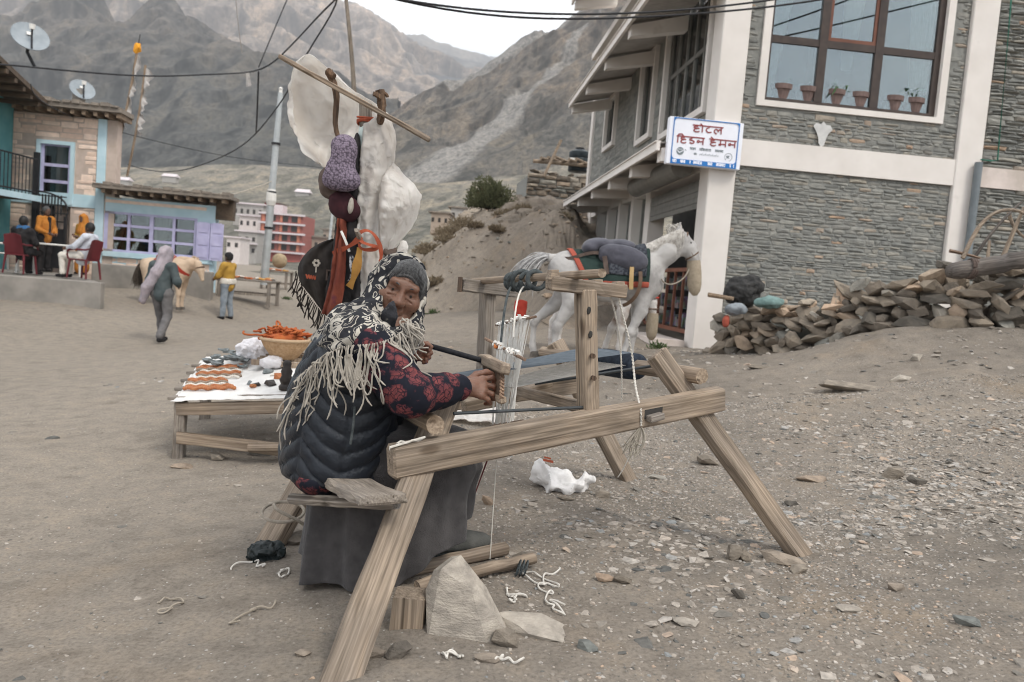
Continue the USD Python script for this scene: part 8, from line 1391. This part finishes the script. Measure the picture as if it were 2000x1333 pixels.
single('roof_beam', tube([SW_.P(a0 + .2, z1 + .42, .5), SW_.P(a1 - .3, z1 + .45, .5)], .06, 8), M_log, 'long pale beam carrying the roof poles of the stone hut', 'beam', frame=(SW_.P(a0, z1), np.eye(3))); p, q = at(1062, 345, 24.4), at(1096, 274, 24.6); single('thin_pole', tube([p, q], .045, 7), M_log, 'thin pale pole leaning up from the stone hut', 'pole', frame=(p, np.eye(3)))
tk = at(1129, 338, 25.5); wt = T('water_tank', 'ribbed black plastic water tank standing on the stone hut', 'water tank', tk); r_ = .33; pr = [(.001, 0)]
for k in range(3): pr += [(r_ * .93, .02 + .22 * k), (r_, .05 + .22 * k), (r_, .18 + .22 * k), (r_ * .93, .21 + .22 * k)]
wt.part('body', lathe(pr + [(r_ * .5, .72), (.001, .73)], 28, tk), mk('black_polythene', (.012, .018, .022), (.02, .028, .032), 4, .4), 40); wt.part('lid', lathe([(.001, .735), (.14, .73), (.14, .78), (.001, .79)], 20, tk), M_iron); wt.part('white_label', SW_.box(SW_.px(1122, 303)[0], SW_.px(1142, 303)[0], SW_.px(1130, 307)[1], SW_.px(1130, 303)[1], .62, .66), M_whiteplastic)
M_scrub = mk('olive_leaf', (.06, .066, .032), (.115, .118, .06), 3, .8, trans=.3); M_dryscrub = mk('dry_scrub', (.17, .13, .085), (.25, .20, .135), 3, .9, trans=.2); M_weed = mk('green_weed', (.05, .085, .03), (.09, .13, .05), 5, .8, trans=.3)
def leafy(c, r, n, sd, size, up=.3):
    g = np.random.default_rng(sd); d = g.normal(size=(n, 3)); d /= np.linalg.norm(d, axis=1, keepdims=True); d[:, 2] = np.abs(d[:, 2]); lob = .40 + 1.15 * meshkit.fbm(d * 2.6 + sd, 3, sd); p = c + d * (A(*r) * (g.uniform(0, 1, (n, 1)) ** .6)) * lob[:, None]; a = d * .5 + g.normal(0, .55, (n, 3)) + A(0, 0, up); a /= np.linalg.norm(a, axis=1, keepdims=True); b = np.cross(a, g.normal(size=(n, 3))); b /= np.linalg.norm(b, axis=1, keepdims=True); s = size * g.uniform(.5, 1.2, (n, 1)); v = np.stack([p, p + a * s * .5 + b * s * .16, p + a * s, p + a * s * .5 - b * s * .16], 1).reshape(-1, 3); i = np.arange(n)[:, None] * 4; return v, np.vstack([i + [0, 1, 2], i + [0, 2, 3]])
c = at(952, 408, 23.8); sb = T('shrub', 'round olive green shrub growing at the left of the stone hut', 'shrub', c); sb.part('foliage', leafy(c, (.66, .6, .95), 9000, 5, .11, .8), M_scrub)
for k in range(9): sb.part('stem', tube([c - A(0, 0, .1), c + A(.4 * math.cos(k * .7), .4 * math.sin(k * .7), .55)], [.02, .008], 5), M_bark, frame=(c, np.eye(3)))
mv = mound[0]; mt = cKDTree(mv[:, :2])
def mz(x, y): return mv[mt.query([x, y])[1], 2]
scr = []; rgm = np.random.default_rng(14)
for px, py, Y, r in ((812, 500, 20, .55), (838, 480, 22, .5), (795, 520, 19, .4), (850, 545, 17.6, .3), (880, 455, 22, .5), (905, 440, 23, .5), (1020, 415, 22, .35), (985, 420, 22, .35), (870, 500, 20, .3), (1095, 470, 17.5, .25), (925, 480, 19, .22), (965, 510, 18, .2)):
    c = at(px, py, Y); c[2] = mz(c[0], c[1]); scr.append(leafy(c, (r, r, r * .6), int(1500 * r / .5), int(px), .10, .6))
scr = join(scr); pz = '/World/dry_scrub'; put(pz, scr, M_dryscrub); tag(stage.GetPrimAtPath(pz), 'low dry brown scrub scattered over the earth mound', 'scrub', None, 'stuff')
ws_ = join([leafy(g3(*at(px, py, Y)[:2]), (.16, .16, .09), 160, int(px + py), .07) for px, py, Y in ((842, 545, 17.4), (860, 552, 16.9), (850, 600, 16.4), (975, 560, 16.4), (1100, 625, 13.5), (800, 590, 17), (560, 590, 24), (1285, 690, 11))]); put('/World/weeds', ws_, M_weed); tag(stage.GetPrimAtPath('/World/weeds'), 'small green weeds at the foot of the mound and street edge', 'weeds', None, 'stuff')
# ------------------------------------------------------------------ stones and litter round the loom
def stone(px, py, size, tint, label, rz=0., tip=0., sd=0, pts=None, cat='stone', lift=.3, name='stone'):
    c = ag(px, py); m = slab(size, sd or int(px + py)) if pts is None else hull(np.array(pts)); single(name, xf(m, c + A(0, 0, size[2] * (lift if size[0] < .2 else .02)), math.radians(rz), M=rotm([0, 1, 0], tip)), M_rock, label, cat, tint=tint)
c = ag(888, 1236)
def rel(*q): return [c + A(x, y, z) for x, y, z in q]
wedge_pts = rel((-.085, .02, -.02), (-.07, -.08, -.02), (.10, -.10, -.02), (.165, -.02, -.02), (.11, .10, -.02), (-.05, .10, -.02), (-.075, .03, .14), (-.05, -.045, .172), (-.02, -.02, .195), (.0, .03, .19), (-.03, .07, .17), (.04, -.06, .125), (.11, -.05, .055), (.08, .06, .09), (-.09, -.02, .10))
single('wedge_stone', hull(np.array(wedge_pts)), M_rock, 'large pale wedge-shaped stone standing on end beside the front loom leg', 'stone', tint=1.0)
c = ag(795, 1238); single('wood_block', hull(np.array([c + A(x * .047 * (1 - .1 * (z > 0)), y * .045, z_) for x in (-1, 1) for y in (-1, 1) for z, z_ in ((0, -.02), (1, .085))] + [c + A(.05, -.02, .08), c + A(-.04, -.047, .088)])), M_loom, 'short squared wooden block standing between the loom leg and the wedge stone', 'block', frame=(c, np.eye(3)))
NS = [(1050, 1236, (.29, .15, .06), 1.0, 'long flat pale slab lying in front of the wedge stone', -25, .05), (986, 1252, (.075, .07, .06), .6, 'round grey stone left of the long flat slab', 0, 0), (1178, 1150, (.06, .045, .03), .86, 'orange-brown stone chip right of the flat slab', 20, .2), (1214, 1146, (.065, .05, .03), .5, 'grey-brown stone chip touching the orange chip', -10, 0), (1020, 1088, (.09, .06, .025), .35, 'brown flat stone at the end of the upper treadle', 10, 0), (952, 990, (.07, .06, .05), .84, 'reddish brown stone behind the skirt hem under the loom', 0, .4), (1175, 972, (.085, .07, .05), .68, 'rounded grey stone right of the white sack', 0, 0), (1105, 985, (.085, .05, .02), .45, 'flat brown stone in front of the white sack', -30, 0), (1283, 942, (.11, .05, .03), .98, 'white bone-like stone by the far right loom leg', 5, 0), (1430, 1102, (.055, .05, .07), .6, 'upright grey stone left of the pair before the right loom leg', 0, .2), (1452, 1108, (.06, .05, .05), .45, 'brown stone right of the pair before the right loom leg', 0, 0), (1528, 1104, (.17, .10, .045), .75, 'flat layered tan stone at the foot of the right loom leg', -15, 0), (1560, 1122, (.10, .07, .03), .58, 'smaller tan stone in front of the right loom foot', 30, 0), (1745, 945, (.13, .09, .08), .55, 'large dark and pale stone in the open ground at right', 0, 0), (1790, 950, (.10, .07, .05), .08, 'dark grey stone right of the large pale one', 0, 0), (1545, 992, (.08, .05, .03), .05, 'dark slate chip beyond the right loom leg', 0, 0), (1680, 762, (.62, .24, .10), .66, 'long low slab of rock half buried below the rubble wall', -12, 0), (1760, 738, (.26, .12, .07), 1.0, 'pale oblong stone on the bank below the rubble wall', 20, 0), (1485, 722, (.28, .14, .05), .35, 'flat dark stone right of the loom\'s warp beam', 0, 0), (1790, 700, (.10, .08, .08), 1.0, 'small white stone high on the bank at right', 0, 0), (1338, 1222, (.09, .055, .025), 1.0, 'small white flake of stone in the foreground right of centre', 0, 0), (1655, 1210, (.09, .045, .02), 1.0, 'thin white flake of stone in the right foreground', -8, 0), (1440, 1178, (.05, .045, .03), .1, 'dark pebble stone in the right foreground', 0, 0), (1750, 1155, (.07, .05, .03), .9, 'small tan stone in the right foreground', 0, 0), (1885, 1245, (.08, .05, .03), .95, 'pale rounded stone near the lower right corner', 0, 0), (1580, 942, (.20, .12, .05), .8, 'broad flat tan stone among the gravel behind the right leg', 0, 0), (1385, 908, (.16, .12, .06), .5, 'brown stone slab in the gravel under the rail end', 20, 0), (520, 886, (.22, .12, .05), .05, 'dark flat stone under the trinket table', 0, 0), (425, 898, (.12, .10, .05), .7, 'pale stone by the front leg of the trinket table', 0, 0), (355, 908, (.13, .07, .04), .8, 'flat pale stone in front of the trinket table', 0, 0), (610, 1072, (.24, .15, .06), .3, 'broad flat brown stone behind the skirt by the left loom leg', 20, 0), (640, 1060, (.10, .08, .09), .5, 'brown stone on the broad flat stone by the skirt', 0, 0), (780, 1275, (.075, .06, .045), .15, 'dark grey stone in front of the loom leg', 0, 0), (720, 1310, (.08, .05, .03), .9, 'tan chip at the foot of the front loom leg', 0, 0), (945, 1312, (.08, .045, .02), .9, 'thin tan chip in the lower centre foreground', 0, 0), (1145, 1290, (.06, .05, .03), .95, 'pale broken chip below the flat slab', 0, 0), (855, 598, (.5, .25, .12), .95, 'pale rock at the foot of the mound beyond the weaver', 15, 0), (590, 1280, (.05, .03, .012), .9, 'pale flat chip in the trodden dirt at lower left', 0, 0)]
for px, py, sz_, tn, lb, rz, tp_ in NS: stone(px, py, sz_, tn, lb, rz, tp_)
c = ag(520, 1108); heap('plastic_scrap', c + A(0, 0, .02), (.035, .026, .014), 3, mk('black_plastic', (.012, .016, .016), (.022, .028, .028), 9, .35), 'scrap of shiny black plastic at the foot of the far left loom leg', 'plastic', .03, .007, 22)
sc_ = ag(1095, 965); f = su([ell(sc_ + A(-.02, 0, .03), (.12, .10, .06)), ell(sc_ + A(-.085, .02, .07), (.055, .05, .06)), ell(sc_ + A(.11, .0, .05), (.07, .035, .028), rotm([0, 1, 0], -.5)), ell(sc_ + A(.02, -.06, .02), (.09, .05, .035))], .04); v, fc = sdf(f, sc_ - .3, sc_ + .35, .006); n = meshkit.arrays((v, fc), True)[2]; qn = meshkit.fbm(v * A(11, 11, 7), 2, 6); q2 = meshkit.fbm(v * 30, 2, 8); v = v + n * ((np.abs(qn - .5) * 5) * -.040 + (np.abs(q2 - .5) * 4) * -.007 + .016)[:, None]
sk_ = T('white_sack', 'crumpled white woven plastic sack lying under the loom', 'sack', sc_); sk_.part('cloth', (v, fc), mk('white_woven_plastic', (.60, .58, .56), (.74, .72, .70), 14, .55, .3, 260), 30)
p = prism(unary_union([sbox(0, 0, .05, .012), sbox(.006, .016, .04, .024)]), sc_ + A(-.10, -.03, .135), A(1, .3, -.2), A(-.1, .4, .9), .002); sk_.part('red_print', p, M_redcord)
rgs = np.random.default_rng(17); M_str = mk('pale_string', (.48, .45, .40), (.60, .57, .52), 40, .9)
for k, (px, py, n_, s_, lb) in enumerate([(1065, 1165, 26, .05, 'tangle of pale string on the ground beside the treadles'), (1000, 1180, 14, .035, 'small knot of white string left of the tangle'), (885, 1280, 9, .03, 'white curl of string in front of the wedge stone'), (550, 1135, 8, .035, 'white scrap of string near the far left loom leg'), (330, 1195, 10, .03, 'grey scrap of string on the trodden dirt at left'), (500, 1215, 7, .05, 'dark thread lying on the trodden dirt at lower left'), (985, 1320, 8, .03, 'loose pale string at the bottom centre'), (490, 1130, 6, .05, 'long white thread left of the far left loom leg')]):
    c = ag(px, py); pt = c + np.cumsum(rgs.normal(0, 1, (n_, 3)) * A(s_, s_ * 1.2, 0), 0); pt[:, :2] = c[:2] + (pt[:, :2] - pt[:, :2].mean(0)) * .55; cv = curve(pt, n_ * 6); cv[:, 2] = gz(cv[:, 0], cv[:, 1]) + .007 + .004 * np.sin(np.arange(len(cv)) * .5); single('string', tube(cv, .0032, 5), M_hemp if k in (4, 5) else M_str, lb, 'string')
# ------------------------------------------------------------------ gravel: real pebbles and flakes of shale
def scatter(name, label, xy, size, protos, sd, sink=.25, flat=1.0):
    g = np.random.default_rng(sd); n = len(xy); z = gz(xy[:, 0], xy[:, 1]) - size * .12 * sink; path = '/World/' + name; pi = UsdGeom.PointInstancer.Define(stage, path); tag(pi, label, 'gravel', None, 'stuff')
    rel_ = pi.CreatePrototypesRel()
    for k in range(protos):
        pp = f'{path}/pebble_{k:03d}'; ms = [slab((1.0, g.uniform(.55, .9), g.uniform(.22, .42) * flat), sd * 100 + k, 16), rock((1.0, g.uniform(.65, .95), g.uniform(.4, .7) * flat), sd * 100 + k, 16)][(k + (flat > .9)) % 2]; put(pp, ms, M_grav); rel_.AddTarget(pp)
    pi.CreatePositionsAttr(Vt.Vec3fArray.FromNumpy(np.c_[xy, z].astype(np.float32))); pi.CreateProtoIndicesAttr(Vt.IntArray.FromNumpy(g.integers(0, protos, n).astype(np.int32))); pi.CreateScalesAttr(Vt.Vec3fArray.FromNumpy(np.repeat(size[:, None], 3, 1).astype(np.float32)))
    a = g.uniform(0, np.pi, n); t = g.normal(0, .16, (n, 2)); qs = np.c_[np.cos(a), t[:, 0] * .5, t[:, 1] * .5, np.sin(a)]; qs /= np.linalg.norm(qs, axis=1, keepdims=True); pi.CreateOrientationsAttr(Vt.QuathArray([Gf.Quath(float(q[0]), float(q[1]), float(q[2]), float(q[3])) for q in qs]))
M_grav = nodes('pebbles', {'o': ('object_info', {}), 'r': ('rgb_ramp', {'interpolate': True, 'ramp': [(0, (.10, .10, .095)), (.12, (.16, .148, .13)), (.35, (.25, .222, .19)), (.6, (.32, .285, .245)), (.78, (.38, .35, .315)), (.86, (.21, .22, .22)), (.93, (.36, .27, .20)), (1, (.41, .385, .35))]}), 'g': ('geometry', {}), 'n': ('noise_texture', {'scale': 60.0, 'detail': 4.0}), 'r2': ('rgb_ramp', {'ramp': [(.3, (.72, .72, .72)), (.7, (1.2, 1.18, 1.16))]}), 'x': ('mix', {'mix_type': 'multiply', 'fac': 1.0}), 'b': ('bump', {'strength': .4, 'distance': .004}), 'p': ('principled_bsdf', {'roughness': .92, 'specular_ior_level': .15})}, [('o.random', 'r.fac'), ('g.position', 'n.vector'), ('n.fac', 'r2.fac'), ('r.color', 'x.color1'), ('r2.color', 'x.color2'), ('x.color', 'p.base_color'), ('n.fac', 'b.height'), ('b.normal', 'p.normal')])
gr = np.random.default_rng(99)
def cloud(n, xr, yr, dens): p = np.c_[gr.uniform(*xr, n), gr.uniform(*yr, n)]; return p[gr.uniform(0, 1, n) < dens(p)]
def patchy(p, s, lo, hi, sd): return np.clip((meshkit.fbm(np.c_[p * s, np.zeros(len(p))], 4, sd) - lo) / (hi - lo), 0, 1)
def rightness(p): return np.clip((p[:, 0] + .30 + .10 * (p[:, 1] - 2.5)) / .7, .05, 1)
def trough(p): return np.clip(1.2 - np.abs((p[:, 1] - 3.6 - .25 * p[:, 0]) / 1.3), .12, 1)
d1 = lambda p: rightness(p) * (.25 + .75 * patchy(p, 1.6, .40, .62, 1)); xy = cloud(130000, (-2.2, 4.2), (1.5, 6.2), d1); scatter('fine_gravel', 'fine pebbles strewn over the dirt, thickest right of the loom', xy, .006 + .020 * gr.beta(1.2, 3.2, len(xy)), 8, 3)
d2 = lambda p: rightness(p) * trough(p) * (.08 + .92 * patchy(p, 1.3, .46, .60, 2) ** 1.4); xy = cloud(36000, (-1.6, 4.6), (1.7, 7.5), d2); scatter('shale_gravel', 'broken flakes of shale around and beyond the loom', xy, .025 + .075 * gr.beta(1.1, 4, len(xy)), 8, 5, flat=.55)
d3 = lambda p: (.1 + .9 * patchy(p, .8, .46, .62, 4)) * np.clip((p[:, 0] + .6) / 2, .08, 1); xy = cloud(9000, (-4, 6), (5, 11), d3); scatter('far_gravel', 'scattered stones on the slope below the rubble wall and street edge', xy, .03 + .12 * gr.beta(1.1, 5, len(xy)), 8, 7, flat=.7)
d4 = lambda p: .10 + .9 * patchy(p, 1.1, .52, .66, 5); xy = cloud(2600, (-4, .2), (2.0, 9), d4); scatter('street_pebbles', 'few pebbles trodden into the street on the left', xy, .008 + .03 * gr.beta(1.1, 5, len(xy)), 6, 9, .5, .6)
idx = np.random.default_rng(3).choice(len(mv), 900); mp = mv[idx]; mp = mp[(mp[:, 1] < 27)]; sz_ = .06 + .34 * np.random.default_rng(4).beta(1.0, 6, len(mp)); g_ = np.random.default_rng(5)
ms = [xf(slab((s, s * g_.uniform(.6, .9), s * g_.uniform(.3, .55)), 2000 + i, 14), p_ + A(0, 0, s * .05), g_.uniform(0, 3)) for i, (p_, s) in enumerate(zip(mp, sz_))]; mm, tt = jtint(ms, g_.uniform(.2, 1, len(ms))); put('/World/mound_stones', mm, M_rub, tint=tt); tag(stage.GetPrimAtPath('/World/mound_stones'), 'stones sticking out of the eroded earth mound', 'stones', None, 'stuff')

gs_ = [ag(x, y) for x, y in ((800, 822), (955, 838), (960, 806), (815, 798))]
def gsf(u, v): p = gs_[0] * ((1 - u) * (1 - v))[..., None] + gs_[1] * (u * (1 - v))[..., None] + gs_[3] * ((1 - u) * v)[..., None] + gs_[2] * (u * v)[..., None]; n_ = meshkit.fbm(p.reshape(-1, 3) * 7, 4, 3).reshape(u.shape); return np.stack([p[..., 0] + .1 * n_, p[..., 1], gz(p[..., 0], p[..., 1]) + .03 + .16 * np.abs(n_ - .5)], -1)
single('pale_sheet', grid(gsf, 50, 40, .004), M_tarp, 'pale crumpled sheet lying on the ground behind the loom', 'sheet', 30)
